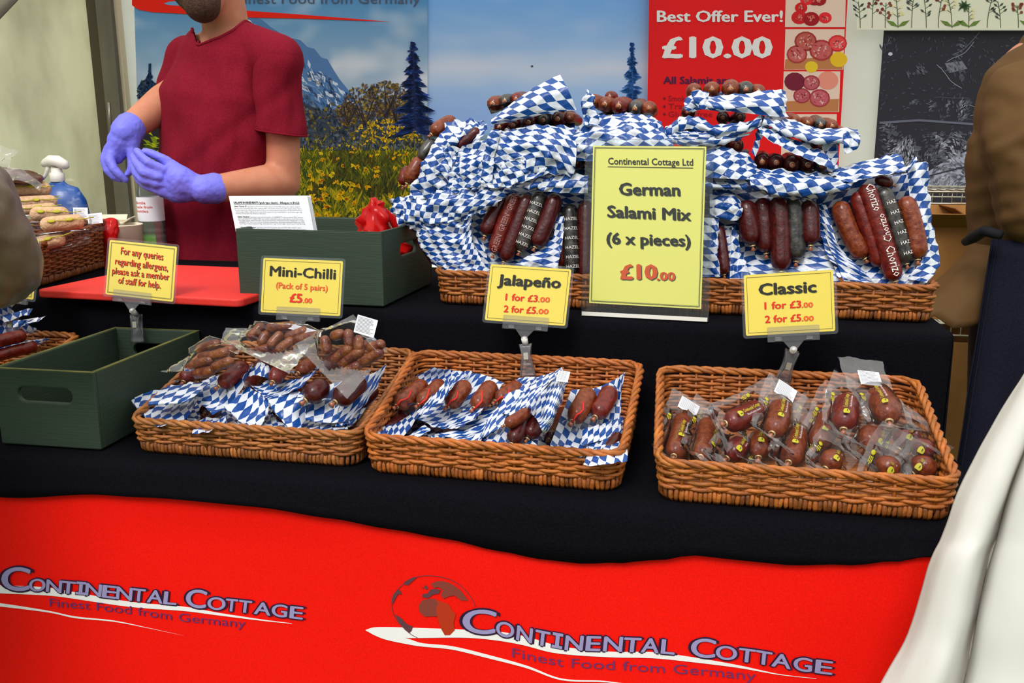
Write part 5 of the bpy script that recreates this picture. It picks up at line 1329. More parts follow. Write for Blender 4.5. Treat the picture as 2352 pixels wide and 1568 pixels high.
mixpack('salami mix pack at the right end of the long tray, white lettering on its casings',
    [((1985, 592), (1927, 462), 1.665, 1.69, 20, 'brown', -1.3), ((2024, 612), (1968, 440), 1.662, 1.69, 18, 'red', -.6), ((2056, 644), (1986, 422), 1.648, 1.685, 20, 'red', .1, CH),
     ((2082, 604), (2022, 430), 1.66, 1.69, 19, 'black', .5, 'HAZ'), ((2108, 594), (2074, 452), 1.66, 1.69, 20, 'brown', 1.1), ((2050, 424), (2010, 410), 1.695, 1.70, 12, 'dark', 0)],
    [[[(1872, 440, 1.72), (1960, 415, 1.73), (2060, 400, 1.73), (2105, 395, 1.73)], [(1885, 520, 1.71), (1970, 500, 1.72), (2060, 500, 1.72), (2130, 490, 1.70)], [(1900, 580, 1.69), (1990, 590, 1.69), (2070, 590, 1.69), (2148, 580, 1.68)], [(1925, 640, 1.655), (2000, 650, 1.655), (2075, 655, 1.655), (2132, 650, 1.655)]],
     [[(1905, 400, 1.69), (1950, 380, 1.70), (2010, 366, 1.70), (2060, 352, 1.71)], [(1930, 412, 1.67), (1980, 398, 1.67), (2030, 386, 1.68), (2075, 372, 1.69)], [(1945, 420, 1.66), (1990, 410, 1.665), (2040, 400, 1.67), (2080, 396, 1.68)]],
     [[(2055, 392, 1.67), (2080, 380, 1.68), (2105, 362, 1.69)], [(2062, 398, 1.665), (2085, 390, 1.67), (2108, 372, 1.68)]],
     [[(2085, 380, 1.70), (2110, 372, 1.70), (2132, 374, 1.71)], [(2088, 440, 1.69), (2110, 440, 1.685), (2134, 440, 1.70)], [(2108, 520, 1.68), (2126, 520, 1.67), (2140, 520, 1.69)], [(2120, 590, 1.665), (2140, 590, 1.66), (2155, 604, 1.67)], [(2082, 640, 1.65), (2105, 645, 1.65), (2128, 650, 1.65)]],
     [[(1880, 470, 1.70), (1900, 470, 1.69)], [(1895, 540, 1.685), (1925, 560, 1.675)], [(1920, 600, 1.665), (1985, 625, 1.655)], [(1938, 645, 1.65), (2010, 652, 1.65)]]], 1)
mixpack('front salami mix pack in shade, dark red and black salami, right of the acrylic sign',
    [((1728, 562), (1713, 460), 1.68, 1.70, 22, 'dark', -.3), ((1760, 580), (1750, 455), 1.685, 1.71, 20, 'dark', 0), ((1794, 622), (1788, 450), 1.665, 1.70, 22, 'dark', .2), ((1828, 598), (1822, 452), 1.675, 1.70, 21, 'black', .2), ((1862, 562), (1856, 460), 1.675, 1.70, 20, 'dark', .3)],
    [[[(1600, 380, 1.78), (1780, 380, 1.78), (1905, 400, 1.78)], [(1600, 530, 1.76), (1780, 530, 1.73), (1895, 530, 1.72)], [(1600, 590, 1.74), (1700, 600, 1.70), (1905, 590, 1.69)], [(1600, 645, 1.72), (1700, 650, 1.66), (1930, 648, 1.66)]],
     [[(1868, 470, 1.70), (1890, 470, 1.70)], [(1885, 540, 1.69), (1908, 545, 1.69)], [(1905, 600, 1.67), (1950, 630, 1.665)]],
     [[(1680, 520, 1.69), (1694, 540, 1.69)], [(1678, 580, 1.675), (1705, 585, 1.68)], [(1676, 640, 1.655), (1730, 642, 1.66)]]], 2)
mixpack('flat salami mix pack over the shaded front pack, chequered edge in a wide smile',
    [], [[[(1728, 388, 1.70), (1800, 392, 1.69), (1880, 398, 1.69), (1958, 402, 1.70)], [(1722, 408, 1.665), (1800, 418, 1.655), (1880, 420, 1.655), (1962, 412, 1.67)], [(1726, 428, 1.66), (1790, 444, 1.652), (1870, 446, 1.652), (1955, 428, 1.665)], [(1735, 432, 1.68), (1795, 452, 1.67), (1865, 456, 1.67), (1940, 436, 1.68)]],
         [[(1720, 395, 1.72), (1800, 390, 1.72), (1960, 398, 1.72)], [(1730, 385, 1.90), (1800, 380, 1.92), (1960, 386, 1.90)]]], 3,
    [(1751, 372, 1.70, 18, 'dark', .17), (1784, 373, 1.695, 18, 'dark', .17), (1820, 378, 1.69, 19, 'dark', .17), (1856, 378, 1.695, 18, 'dark', .17), (1888, 380, 1.70, 17, 'black', .17)])
mixpack('salami mix pack with a diagonal paper band across dark ends, upper right of heap',
    [], [[[(1744, 278, 1.70), (1780, 300, 1.69), (1830, 325, 1.69), (1885, 345, 1.69)], [(1742, 292, 1.68), (1780, 318, 1.67), (1836, 346, 1.67), (1905, 368, 1.675)], [(1746, 308, 1.675), (1785, 334, 1.665), (1845, 364, 1.665), (1916, 392, 1.67)]],
         [[(1748, 262, 1.71), (1762, 280, 1.71)], [(1738, 310, 1.70), (1752, 315, 1.69)], [(1725, 350, 1.69), (1735, 360, 1.69)]],
         [[(1740, 300, 1.74), (1830, 305, 1.74), (1930, 320, 1.74)], [(1745, 298, 1.92), (1830, 300, 1.93), (1930, 310, 1.92)]],
         [[(1885, 330, 1.70), (1925, 335, 1.71)], [(1905, 392, 1.68), (1925, 385, 1.69)]]], 4,
    [(1800, 318, 1.72, 15, 'dark', .17), (1858, 328, 1.70, 15, 'black', .17), (1885, 332, 1.70, 15, 'red', .17), (1915, 330, 1.71, 15, 'dark', .17)])
mixpack('salami mix pack poking a squared paper flap out right near the top of the heap',
    [], [[[(1760, 262, 1.72), (1810, 276, 1.71), (1880, 296, 1.71), (1970, 298, 1.72)], [(1755, 272, 1.69), (1805, 290, 1.68), (1875, 310, 1.68), (1974, 310, 1.69)], [(1752, 284, 1.68), (1806, 304, 1.67), (1870, 322, 1.67), (1970, 322, 1.68)], [(1752, 290, 1.69), (1806, 310, 1.68), (1870, 326, 1.68), (1940, 326, 1.69)]],
         [[(1938, 306, 1.67), (1956, 300, 1.672), (1976, 312, 1.675)], [(1936, 330, 1.665), (1955, 330, 1.67), (1974, 330, 1.675)], [(1940, 352, 1.67), (1955, 348, 1.672), (1970, 340, 1.675)]]], 5,
    [(1800, 281, 1.76, 13, 'brown', .16), (1828, 281, 1.75, 14, 'brown', .16), (1856, 283, 1.75, 14, 'brown', .16), (1886, 288, 1.75, 14, 'black', .16), (1912, 290, 1.75, 14, 'brown', .16), (1932, 300, 1.75, 9, 'brown', .12)])
mixpack('topmost salami mix pack on the right, salami ends peeping over folded paper',
    [], [[[(1572, 236, 1.72), (1600, 216, 1.72), (1640, 222, 1.71), (1700, 216, 1.71), (1770, 210, 1.71), (1805, 210, 1.72)], [(1575, 250, 1.70), (1605, 236, 1.69), (1655, 244, 1.68), (1710, 240, 1.68), (1770, 238, 1.68), (1806, 240, 1.70)], [(1590, 256, 1.70), (1615, 250, 1.69), (1660, 256, 1.685), (1715, 260, 1.68), (1780, 268, 1.68), (1806, 270, 1.70)]],
         [[(1588, 214, 1.70), (1604, 208, 1.69), (1626, 214, 1.70)], [(1594, 232, 1.685), (1608, 234, 1.68), (1624, 238, 1.69)], [(1606, 248, 1.68), (1614, 252, 1.68), (1626, 250, 1.685)]],
         [[(1580, 222, 1.74), (1690, 216, 1.74), (1800, 214, 1.74)], [(1590, 218, 1.90), (1690, 212, 1.92), (1790, 212, 1.90)]]], 6,
    [(1594, 208, 1.74, 17, 'brown', .17), (1636, 206, 1.73, 18, 'brown', .17), (1678, 205, 1.73, 20, 'brown', .17), (1714, 206, 1.735, 18, 'black', .17), (1744, 210, 1.74, 15, 'brown', .17)])
mixpack('salami mix pack second from top at right, two wavy chequered edges round dark ends',
    [], [[[(1522, 304, 1.71), (1545, 282, 1.71), (1580, 264, 1.70), (1640, 286, 1.69), (1700, 284, 1.69), (1748, 264, 1.70)], [(1526, 310, 1.69), (1550, 292, 1.68), (1585, 278, 1.68), (1640, 300, 1.67), (1700, 296, 1.67), (1750, 276, 1.68)], [(1535, 318, 1.69), (1556, 304, 1.68), (1590, 296, 1.68), (1640, 314, 1.675), (1700, 306, 1.675), (1752, 288, 1.69)]],
         [[(1525, 306, 1.69), (1556, 300, 1.68), (1590, 308, 1.68)], [(1535, 320, 1.68), (1570, 324, 1.675), (1640, 326, 1.675), (1720, 306, 1.68)], [(1545, 330, 1.68), (1590, 334, 1.68), (1650, 330, 1.68), (1722, 312, 1.685)]],
         [[(1540, 300, 1.73), (1640, 300, 1.73), (1740, 285, 1.73)], [(1550, 290, 1.92), (1640, 290, 1.92), (1740, 276, 1.92)]]], 7,
    [(1576, 288, 1.72, 17, 'dark', .17), (1610, 292, 1.71, 15, 'dark', .17), (1580, 258, 1.75, 16, 'dark', .16), (1660, 270, 1.72, 14, 'dark', .17), (1700, 268, 1.72, 14, 'dark', .17)])
mixpack('salami mix pack right behind the acrylic sign, stacked edges of paper curling at its right',
    [], [[[(1560, 345, 1.70), (1640, 340, 1.69), (1695, 346, 1.69), (1738, 374, 1.70)], [(1560, 375, 1.68), (1640, 376, 1.665), (1692, 380, 1.665), (1734, 398, 1.68)], [(1560, 400, 1.675), (1640, 408, 1.66), (1690, 412, 1.66), (1728, 414, 1.67)]],
         [[(1560, 410, 1.69), (1640, 415, 1.68), (1718, 412, 1.68)], [(1560, 424, 1.67), (1640, 428, 1.665), (1716, 428, 1.67)], [(1562, 432, 1.68), (1640, 434, 1.675), (1714, 436, 1.675)]],
         [[(1630, 440, 1.70), (1675, 444, 1.69), (1700, 466, 1.69)], [(1630, 470, 1.68), (1680, 474, 1.67), (1704, 486, 1.67)], [(1630, 494, 1.68), (1680, 506, 1.67), (1702, 498, 1.675)]],
         [[(1560, 350, 1.72), (1720, 350, 1.72)], [(1560, 340, 1.90), (1720, 345, 1.90)]]], 8,
    [(1590, 334, 1.71, 16, 'red', .17), (1625, 336, 1.71, 16, 'red', .17), (1657, 336, 1.71, 16, 'black', .17), (1692, 336, 1.71, 17, 'red', .17)])
mixpack('salami mix pack on end directly right of the acrylic sign, one dark red salami',
    [((1664, 630), (1650, 520), 1.66, 1.69, 13, 'dark', .2), ((1600, 620), (1596, 500), 1.67, 1.70, 18, 'dark', 0), ((1560, 620), (1556, 500), 1.67, 1.70, 18, 'black', 0)],
    [[[(1600, 500, 1.68), (1640, 500, 1.675), (1652, 496, 1.675)], [(1600, 570, 1.67), (1640, 570, 1.66), (1648, 560, 1.665)], [(1600, 636, 1.66), (1640, 636, 1.652), (1654, 636, 1.655)]],
     [[(1664, 520, 1.70), (1690, 520, 1.70)], [(1670, 640, 1.665), (1690, 640, 1.665)]]], 9)
mixpack('salami mix pack at the top centre of heap, reddish ends above a paper slope',
    [], [[[(1330, 292, 1.71), (1370, 272, 1.71), (1430, 266, 1.70), (1480, 268, 1.70), (1512, 282, 1.71)], [(1318, 314, 1.68), (1370, 294, 1.67), (1440, 290, 1.67), (1495, 298, 1.67), (1532, 316, 1.68)], [(1314, 340, 1.67), (1370, 326, 1.66), (1440, 326, 1.655), (1500, 330, 1.655), (1550, 336, 1.66)], [(1320, 370, 1.67), (1400, 370, 1.655), (1500, 370, 1.655), (1560, 370, 1.66)]],
         [[(1346, 204, 1.69), (1350, 200, 1.69), (1355, 204, 1.692)], [(1338, 236, 1.68), (1350, 234, 1.675), (1366, 240, 1.685)], [(1336, 262, 1.675), (1352, 262, 1.67), (1372, 272, 1.68)], [(1346, 284, 1.675), (1358, 288, 1.67), (1376, 290, 1.68)]],
         [[(1340, 270, 1.73), (1500, 262, 1.73)], [(1345, 262, 1.91), (1500, 256, 1.91)]]], 10,
    [(1362, 232, 1.74, 16, 'brown', .17), (1388, 240, 1.73, 18, 'brown', .17), (1420, 244, 1.72, 20, 'red', .17), (1458, 250, 1.73, 18, 'black', .17), (1490, 250, 1.73, 18, 'brown', .17), (1400, 222, 1.80, 12, 'red', .1)], amp=.008)
mixpack('top left salami mix pack under a stiff raised strip of large chequered paper',
    [], [[[(1128, 276, 1.68), (1175, 238, 1.69), (1230, 200, 1.69), (1286, 171, 1.70)], [(1128, 281, 1.67), (1180, 258, 1.66), (1240, 222, 1.66), (1302, 200, 1.67)], [(1132, 284, 1.67), (1190, 268, 1.66), (1250, 246, 1.66), (1314, 226, 1.67)], [(1142, 285, 1.675), (1200, 274, 1.665), (1265, 258, 1.665), (1324, 252, 1.675)]],
         [[(1120, 244, 1.72), (1200, 230, 1.72), (1300, 250, 1.72)], [(1128, 262, 1.90), (1200, 240, 1.90), (1300, 250, 1.90)]]], 11,
    [(1130, 238, 1.73, 17, 'brown', .16), (1158, 232, 1.735, 15, 'black', .16), (1184, 228, 1.74, 15, 'red', .16), (1206, 226, 1.75, 12, 'brown', .14)], amp=.002, mat_='lozenge_large', rot=-1.0)
mixpack('upper left salami mix pack, tall apron of paper under a row of dark ends',
    [], [[[(1128, 302, 1.69), (1180, 298, 1.68), (1250, 290, 1.68), (1318, 292, 1.69)], [(1116, 345, 1.665), (1180, 338, 1.66), (1255, 328, 1.655), (1324, 342, 1.66)], [(1110, 385, 1.66), (1175, 372, 1.655), (1245, 360, 1.65), (1320, 392, 1.655)], [(1108, 410, 1.665), (1170, 402, 1.66), (1215, 392, 1.66), (1310, 404, 1.66)]],
         [[(1128, 298, 1.67), (1140, 300, 1.665), (1152, 300, 1.67)], [(1112, 360, 1.65), (1124, 362, 1.645), (1136, 358, 1.65)], [(1108, 425, 1.65), (1118, 428, 1.648), (1130, 424, 1.65)]],
         [[(1110, 415, 1.67), (1180, 405, 1.66), (1255, 380, 1.66)], [(1115, 438, 1.655), (1180, 428, 1.65), (1262, 398, 1.655)]],
         [[(1130, 296, 1.72), (1320, 290, 1.72)], [(1135, 286, 1.90), (1320, 282, 1.90)]]], 12,
    [(1146, 292, 1.71, 15, 'dark', .17), (1178, 288, 1.70, 15, 'dark', .17), (1213, 281, 1.695, 17, 'dark', .17), (1246, 276, 1.70, 16, 'black', .17), (1280, 273, 1.70, 17, 'dark', .17), (1306, 270, 1.71, 13, 'brown', .17)], amp=.0095)
mixpack('front salami mix pack left of the acrylic sign, lettered black casing among red ones',
    [((1114, 540), (1158, 452), 1.67, 1.70, 18, 'dark', -.5), ((1134, 582), (1186, 446), 1.66, 1.69, 18, 'red', -.3, [('GREEN', .02, .3, .011), ('GREEN', .36, .64, .011), ('GREEN', .7, .98, .011)]), ((1158, 600), (1214, 446), 1.655, 1.69, 18, 'dark', 0), ((1194, 576), (1242, 440), 1.66, 1.69, 19, 'black', .3, 'HAZEL'), ((1230, 566), (1276, 446), 1.66, 1.69, 20, 'dark', .8)],
    [[[(1070, 470, 1.73), (1160, 445, 1.73), (1290, 440, 1.73)], [(1066, 530, 1.71), (1160, 520, 1.72), (1300, 520, 1.71)], [(1070, 585, 1.68), (1160, 590, 1.69), (1290, 580, 1.69)], [(1080, 630, 1.655), (1170, 640, 1.655), (1290, 640, 1.66)]],
     [[(1276, 500, 1.68), (1296, 495, 1.68)], [(1268, 550, 1.67), (1292, 560, 1.665)], [(1210, 590, 1.655), (1282, 612, 1.65)], [(1180, 608, 1.65), (1282, 636, 1.648)]],
     [[(1085, 540, 1.68), (1112, 560, 1.67)], [(1076, 590, 1.665), (1122, 600, 1.66)], [(1070, 634, 1.652), (1130, 636, 1.65)]]], 13)
mixpack('salami mix pack on end just left of the acrylic sign, black casing beside dark red',
    [((1316, 632), (1308, 468), 1.67, 1.70, 19, 'black', 0, 'HAZEL'), ((1288, 612), (1292, 500), 1.68, 1.70, 14, 'red', 0), ((1346, 640), (1346, 460), 1.67, 1.70, 19, 'dark', 0), ((1386, 640), (1386, 460), 1.68, 1.71, 19, 'brown', 0)],
    [[[(1202, 422, 1.68), (1270, 408, 1.67), (1350, 400, 1.67)], [(1200, 430, 1.66), (1270, 424, 1.655), (1350, 424, 1.655)], [(1206, 436, 1.665), (1272, 440, 1.66), (1350, 444, 1.66)]],
     [[(1284, 620, 1.66), (1340, 632, 1.655)], [(1284, 640, 1.65), (1340, 644, 1.65)]],
     [[(1090, 395, 1.78), (1640, 370, 1.78)], [(1270, 640, 1.70), (1640, 640, 1.70)]]], 14)
mixpack('salami mix pack behind the upper left of the acrylic sign, metal-clipped end in the gap',
    [], [[[(1310, 350, 1.71), (1340, 335, 1.70), (1400, 330, 1.70)], [(1320, 330, 1.69), (1345, 320, 1.68), (1400, 310, 1.68)], [(1318, 300, 1.69), (1340, 286, 1.68), (1380, 300, 1.69)]]], 15,
    [(1322, 372, 1.69, 18, 'dark', .16), (1352, 366, 1.69, 18, 'dark', .16), (1384, 366, 1.69, 18, 'black', .16)])
mixpack('leftmost salami mix pack standing on edge, brown salami along its outer side',
    [((992, 308), (1046, 276), 1.72, 1.76, 17, 'brown', -.4), ((966, 368), (1000, 322), 1.71, 1.73, 16, 'black', -.2), ((936, 420), (972, 364), 1.70, 1.72, 18, 'brown', -.3), ((926, 426), (940, 384), 1.72, 1.74, 14, 'red', -.3), ((1050, 340), (1100, 296), 1.69, 1.70, 12, 'dark', .2)],
    [[[(1030, 282, 1.73), (1075, 276, 1.72), (1118, 280, 1.72)], [(1000, 330, 1.70), (1050, 315, 1.685), (1090, 300, 1.70)], [(970, 380, 1.685), (1010, 360, 1.675), (1040, 340, 1.69)], [(945, 430, 1.68), (985, 425, 1.67), (1030, 400, 1.675)], [(940, 455, 1.68), (985, 455, 1.67), (1025, 440, 1.67)]],
     [[(1100, 300, 1.71), (1120, 286, 1.71)], [(1070, 330, 1.69), (1112, 318, 1.69)], [(1040, 360, 1.68), (1085, 340, 1.68)]],
     [[(1018, 340, 1.69), (1040, 336, 1.68), (1060, 344, 1.685)], [(1000, 375, 1.675), (1025, 378, 1.668), (1028, 400, 1.67)], [(995, 400, 1.67), (1020, 406, 1.665), (1028, 424, 1.668)]]], 16, amp=.010)
mixpack('crumpled salami mix pack low at left, frilly paper hanging over the tray corner',
    [((1006, 606), (962, 540), 1.69, 1.70, 14, 'dark', 0), ((962, 530), (940, 500), 1.70, 1.71, 13, 'red', 0)],
    [[[(896, 455, 1.69), (940, 446, 1.69), (1010, 440, 1.67), (1090, 432, 1.66), (1160, 434, 1.66)], [(906, 482, 1.675), (950, 480, 1.665), (1010, 470, 1.655), (1090, 455, 1.65), (1158, 450, 1.65)], [(912, 505, 1.67), (960, 505, 1.66), (1010, 496, 1.652), (1080, 480, 1.648), (1150, 462, 1.65)], [(930, 520, 1.675), (975, 524, 1.665), (1030, 510, 1.655), (1090, 490, 1.655), (1130, 470, 1.66)]],
     [[(945, 500, 1.69), (990, 505, 1.67), (1040, 500, 1.66), (1100, 470, 1.66)], [(950, 530, 1.675), (1000, 535, 1.66), (1050, 535, 1.655), (1085, 500, 1.66)], [(970, 570, 1.67), (1015, 575, 1.655), (1060, 575, 1.65), (1085, 550, 1.655)], [(1000, 610, 1.66), (1035, 612, 1.65), (1075, 610, 1.648), (1110, 600, 1.65)], [(1030, 632, 1.65), (1055, 634, 1.646), (1085, 634, 1.645), (1130, 630, 1.648)]],
     [[(1025, 395, 1.69), (1060, 380, 1.68), (1115, 360, 1.68)], [(1020, 425, 1.675), (1065, 415, 1.665), (1112, 400, 1.665)], [(1022, 450, 1.67), (1070, 440, 1.66), (1110, 432, 1.66)]],
     [[(898, 460, 1.685), (912, 458, 1.68), (926, 470, 1.68)], [(900, 490, 1.675), (918, 492, 1.668), (934, 500, 1.672)]],
     [[(960, 540, 1.68), (990, 530, 1.67)], [(958, 545, 1.675), (985, 548, 1.668)]]], 17, amp=.0105, mat_='lozenge_small')
mixpack('crumpled salami mix pack in the left middle of the heap, folded paper layers',
    [], [[[(1040, 350, 1.69), (1080, 335, 1.68), (1128, 318, 1.68)], [(1030, 380, 1.675), (1075, 372, 1.665), (1120, 365, 1.66)], [(1028, 410, 1.67), (1070, 408, 1.66), (1115, 405, 1.655)], [(1030, 430, 1.672), (1070, 430, 1.66), (1112, 430, 1.655)]],
         [[(1110, 380, 1.66), (1150, 370, 1.655), (1200, 365, 1.655)], [(1106, 410, 1.652), (1150, 408, 1.648), (1215, 390, 1.65)], [(1108, 430, 1.652), (1150, 432, 1.648), (1200, 425, 1.652)]],
         [[(980, 440, 1.69), (1060, 430, 1.68), (1140, 430, 1.68)], [(985, 470, 1.67), (1060, 462, 1.662), (1150, 452, 1.66)], [(1040, 500, 1.66), (1070, 505, 1.655), (1110, 480, 1.655)]]], 18, amp=.0105, mat_='lozenge_small')
# ------------------------------------------------------------------ things around the seller
# red chopping board
mb = MB(); a, b, c = AZ(82, 684, RZ+.003), AZ(553, 708, RZ+.003), AZ(165, 618, RZ+.003)
x = (b-a); y = UP.cross(x.normalized())*.40
plate(mb, a, x, y, UP, .016, 0, .018)
for i in range(len(mb.v)): mb.v[i] = mb.v[i]+UP*.009
o = mb.build('chopping_board', 'board_red', smooth=False); tag(o, 'red plastic chopping board lying on the black raised step', 'chopping board')
bv = o.modifiers.new('soft_edge', 'BEVEL'); bv.width = .004; bv.segments = 3; bv.limit_method = 'ANGLE'
# ingredient sheets standing in the second crate
o_, X, Y_ = card_frame((526, 450), (706, 449), (548, 560), 1.765, 1.775, 1.735); n = X.cross(Y_).normalized()
if n.y > 0: n = -n
t = thing('ingredient_sheets', 'wad of white ingredient sheets leaning in the dark green crate', 'paper', o_+X*.5)
Yd = Y_*1.12
mb = MB(); plate(mb, o_-Y_*.12, X, Yd, n, .0022, 0, .0006, seg=1)
for k in range(7): plate(mb, o_-Y_*.12-n*(.003+.0016*k)+X*.004*k*.2, X, Yd*(1-.004*(k % 3)), n, .0008, 0, .0006, seg=1)
mb.build('sheets', 'paper_white', t, smooth=False)
mb = MB()
def pf(px, py): return AP(px, py, o_+n*.0016, n)
LN = [('SALAMI INGREDIENTS (pack type classic) - Allergens in BOLD', 537, 688, 467, 4.6, .03, 0), ('Salami, Chorizo XL', 538, 567, 475, 3.4, .02, 0), ('ingredients: pork and beef, back fat, salt, preservative: E250, spices, spice extracts, dextrose,', 569, 690, 475.3, 2.7, 0, 1),
      ('glucose syrup, antioxidant: E301, E300, stabiliser: E450, colour: E120, smoke. Non edible sausage casing. 100g of', 539, 692, 479.6, 2.7, 0, 1), ('product made from 117g of pork and beef. Store at or below ambient temperature.', 541, 660, 483.6, 2.7, 0, 1), ('Average nutritional values per', 661, 694, 483.8, 2.7, 0, 1),
      ('100g. Energy 1529kJ / 368kcal; Fat 31.1g of which saturated 12.0g; Carbohydrates 1.0g of which sugar 0.8g;', 542, 694, 487.6, 2.7, 0, 1), ('Protein 21.7g; Salt 4.0g. Made in Germany', 543, 610, 491.2, 2.7, 0, 1),
      ('Salami, Hazelnut', 546, 573, 499, 3.4, .02, 0), ('ingredients: pork and beef, back fat, 10% HAZELNUTS, salt, preservative: E250, dextrose,', 575, 696, 499.4, 2.7, 0, 1), ('spices, antioxidant: E301, stabiliser: E450, spice extracts, maltodextrin, glucose syrup, flavour, colour: E120, smoke.', 547, 697, 503.2, 2.7, 0, 1),
      ('Non edible sausage casing. Made with 117g of pork and beef per 100g finished product. Allergy advice: Contains', 549, 699, 507, 2.7, 0, 1), ('HAZELNUTS. Store at or below ambient temperature. Average nutritional values per 100g.', 550, 700, 510.8, 2.7, 0, 1), ('Fat 32.8g of which saturated 9.8g; Carbohydrates 1.6g of which sugar 1.0g; Protein 21.5g; Salt 4.3g.', 551, 701, 514.6, 2.7, 0, 1),
      ('Salami, Green Pepper', 553, 588, 523, 3.4, .02, 0), ('ingredients: pork and beef, back fat, salt, preservative: E250, dextrose, spices,', 590, 692, 523.3, 2.7, 0, 1), ('antioxidant: E301, stabiliser: E450, colour: E120, smoke, spice extracts, 1.5% green pepper.', 554, 704, 527.2, 2.7, 0, 1), ('Non edible sausage casing. 100g of product made from 117g of pork and beef. Store at or below ambient', 555, 705, 531, 2.7, 0, 1)]
for s, x0, x1, y, cap, bd, mi in LN: text_on(mb, s, lambda a, b: pf(a-.22*b, y-b+(a-x0)*.004), x0, x1, 0, cap, bd, mi, res=1)
a, b = pf(537, 468.4), pf(688, 469); yy = Y_.normalized(); mb.quad(a, b, b-yy*.0006, a-yy*.0006)
mb.build('lettering', ['ink_black', 'ink_grey'], t, smooth=False)
# red carrier bag in the crate
mb = MB(); c = AY(872, 520, 1.86)
mb.blobsphere(c+Vector((0, .0, -.035)), .062, .055, .075, n=34, m=26)
for i, p in enumerate(mb.v):
    q = p-c; f = 1+1.0*crease(p, 17, 4)+.5*crease(p, 42, 2); up_ = max(0, q.z+.02)
    mb.v[i] = c + Vector((q.x*f*(1-up_*5.5), q.y*f*(1-up_*4), q.z*(1+.6*crease(p, 20, 9)))) + Vector((-.10*up_, 0, up_*.35))
tag(mb.build('carrier_bag', 'film_red'), 'crumpled red plastic bag stuffed into the right end of the dark green crate', 'plastic bag')
# ribbed white lid
wb = AV(1000, 640, 2.32); wb.z = .002
mb = MB(); mb.box(wb-U*.2, U*.4, V*.25, UP*.862); o = mb.build('wooden_box', 'wood_plain', smooth=False)
tag(o, 'plain wooden box behind the counter carrying the white ribbed lid', 'box')
c = AV(966, 640, 2.36); c.z = .866
t = thing('ribbed_lid', 'white ribbed plastic lid seen between the green crate and the long tray', 'lid', c)
ax = Vector((.12, -.95, .42)).normalized(); r = .062; cc = c+UP*(r*.92)
mb = MB(); prof = [(0, .004), (r*.8, .004), (r*.84, .010), (r*.9, .012)]; mb.lathe(cc, ax, prof, 60); mb.build('disc', 'plastic_white', t)
mb = MB(); n_ = 80; x = ax.orthogonal().normalized(); y = ax.cross(x)
A = []; B = []
for k in range(n_*2):
    a = math.pi*k/n_; q = r*(1 if k % 2 else .965); d = x*math.cos(a)+y*math.sin(a)
    A.append(mb.vert(cc+d*q*.985+ax*.012)); B.append(mb.vert(cc+d*q-ax*.010))
for k in range(n_*2): mb.face((A[k], A[(k+1) % (2*n_)], B[(k+1) % (2*n_)], B[k]), 0, True)
I = [mb.vert(cc+(x*math.cos(math.pi*k/n_)+y*math.sin(math.pi*k/n_))*r*.88+ax*.012) for k in range(n_*2)]
for k in range(n_*2): mb.face((A[k], I[k], I[(k+1) % (2*n_)], A[(k+1) % (2*n_)]), 0, True)
mb.build('ribbed_rim', 'plastic_white', t, smooth=False)
# spray bottle
c = AV(140, 480, 2.06); c.z = RZ+.004; s_ = 2.3/F
hd = AY(118, 380, c.y)
t = thing('spray_bottle', 'blue spray bottle with a white trigger head beside the stained canvas wall', 'spray bottle', c)
kx = Vector((1, -.1, 0)).normalized(); zt = hd.z-.036
mb = MB(); mb.lathe(c, UP, [(.001, 0), (.068, .002), (.073, .02), (.073, zt-c.z-.09), (.068, zt-c.z-.055), (.050, zt-c.z-.022), (.026, zt-c.z-.014), (.017, zt-c.z-.006), (.0165, zt-c.z+.002)], 30)
for i, p in enumerate(mb.v): q = p-c; mb.v[i] = c+kx*(q.dot(kx)*1.05)+Vector((-kx.y, kx.x, 0))*q.dot(Vector((-kx.y, kx.x, 0)))*.62+UP*q.z
ob = mb.build('bottle', 'plastic_blue', t); ob['label'] = 'blue bottle body'
mb = MB(); top = Vector((c.x, c.y, zt))
mb.lathe(top, UP, [(.017, -.006), (.0185, .0), (.0185, .016), (.014, .018), (.013, .03)], 20); mb.build('collar', 'plastic_white', t)
mb = MB(); q = top+UP*.034
mb.tube([q+kx*.032-UP*.004, q+kx*.026+UP*.003, q+kx*.006+UP*.012, q-kx*.014+UP*.014, q-kx*.030+UP*.008, q-kx*.038+UP*.003], [.006, .013, .0165, .0155, .011, .007], 14); mb.build('spray_head', 'plastic_white', t)
mb = MB(); mb.tube([q-kx*.022, q-kx*.027-UP*.012, q-kx*.033-UP*.024, q-kx*.041-UP*.034], [.006, .005, .0045, .003], 10); mb.build('trigger', 'plastic_white', t)
# water bottle
c = AY(352, 545, 2.37); c.z = RZ+.004
t = thing('water_bottle', 'clear plastic water bottle with a pink and white label, beside the seller', 'bottle', c)
r = .034; hh = .25
mb = MB(); P = [(.001, .003), (r*.8, 0), (r, .008)]; k = 0
z = .012
while z < .085:
    P += [(r, z), (r*.93, z+.005), (r, z+.010)]; z += .017
P += [(r*.97, .10), (r, .105), (r, .165), (r*.97, .168), (r*.98, .178), (r*.8, .205), (r*.45, .225), (.013, .235), (.013, .25)]
mb.lathe(c, UP, P, 30); mb.build('bottle', 'bottle_clear', t)['label'] = 'clear ribbed bottle'
mb = MB(); mb.lathe(c, UP, [(.0145, .24), (.0145, .257), (.001, .258)], 20); mb.build('cap', 'plastic_white', t)
mb = MB(); mb.lathe(c, UP, [(r*1.012, .103), (r*1.012, .167)], 36)
def lf(a, b): an = -1.72+a/r; return c+Vector((math.cos(an), math.sin(an), 0))*(r*1.02)+UP*b
for s, y in (('Bottle', .149), ('made from', .138), ('bottles', .127)): text_on(mb, s, lf, -.026, -.026+len(s)*.0054, y, .0075, .01, 1, res=2)
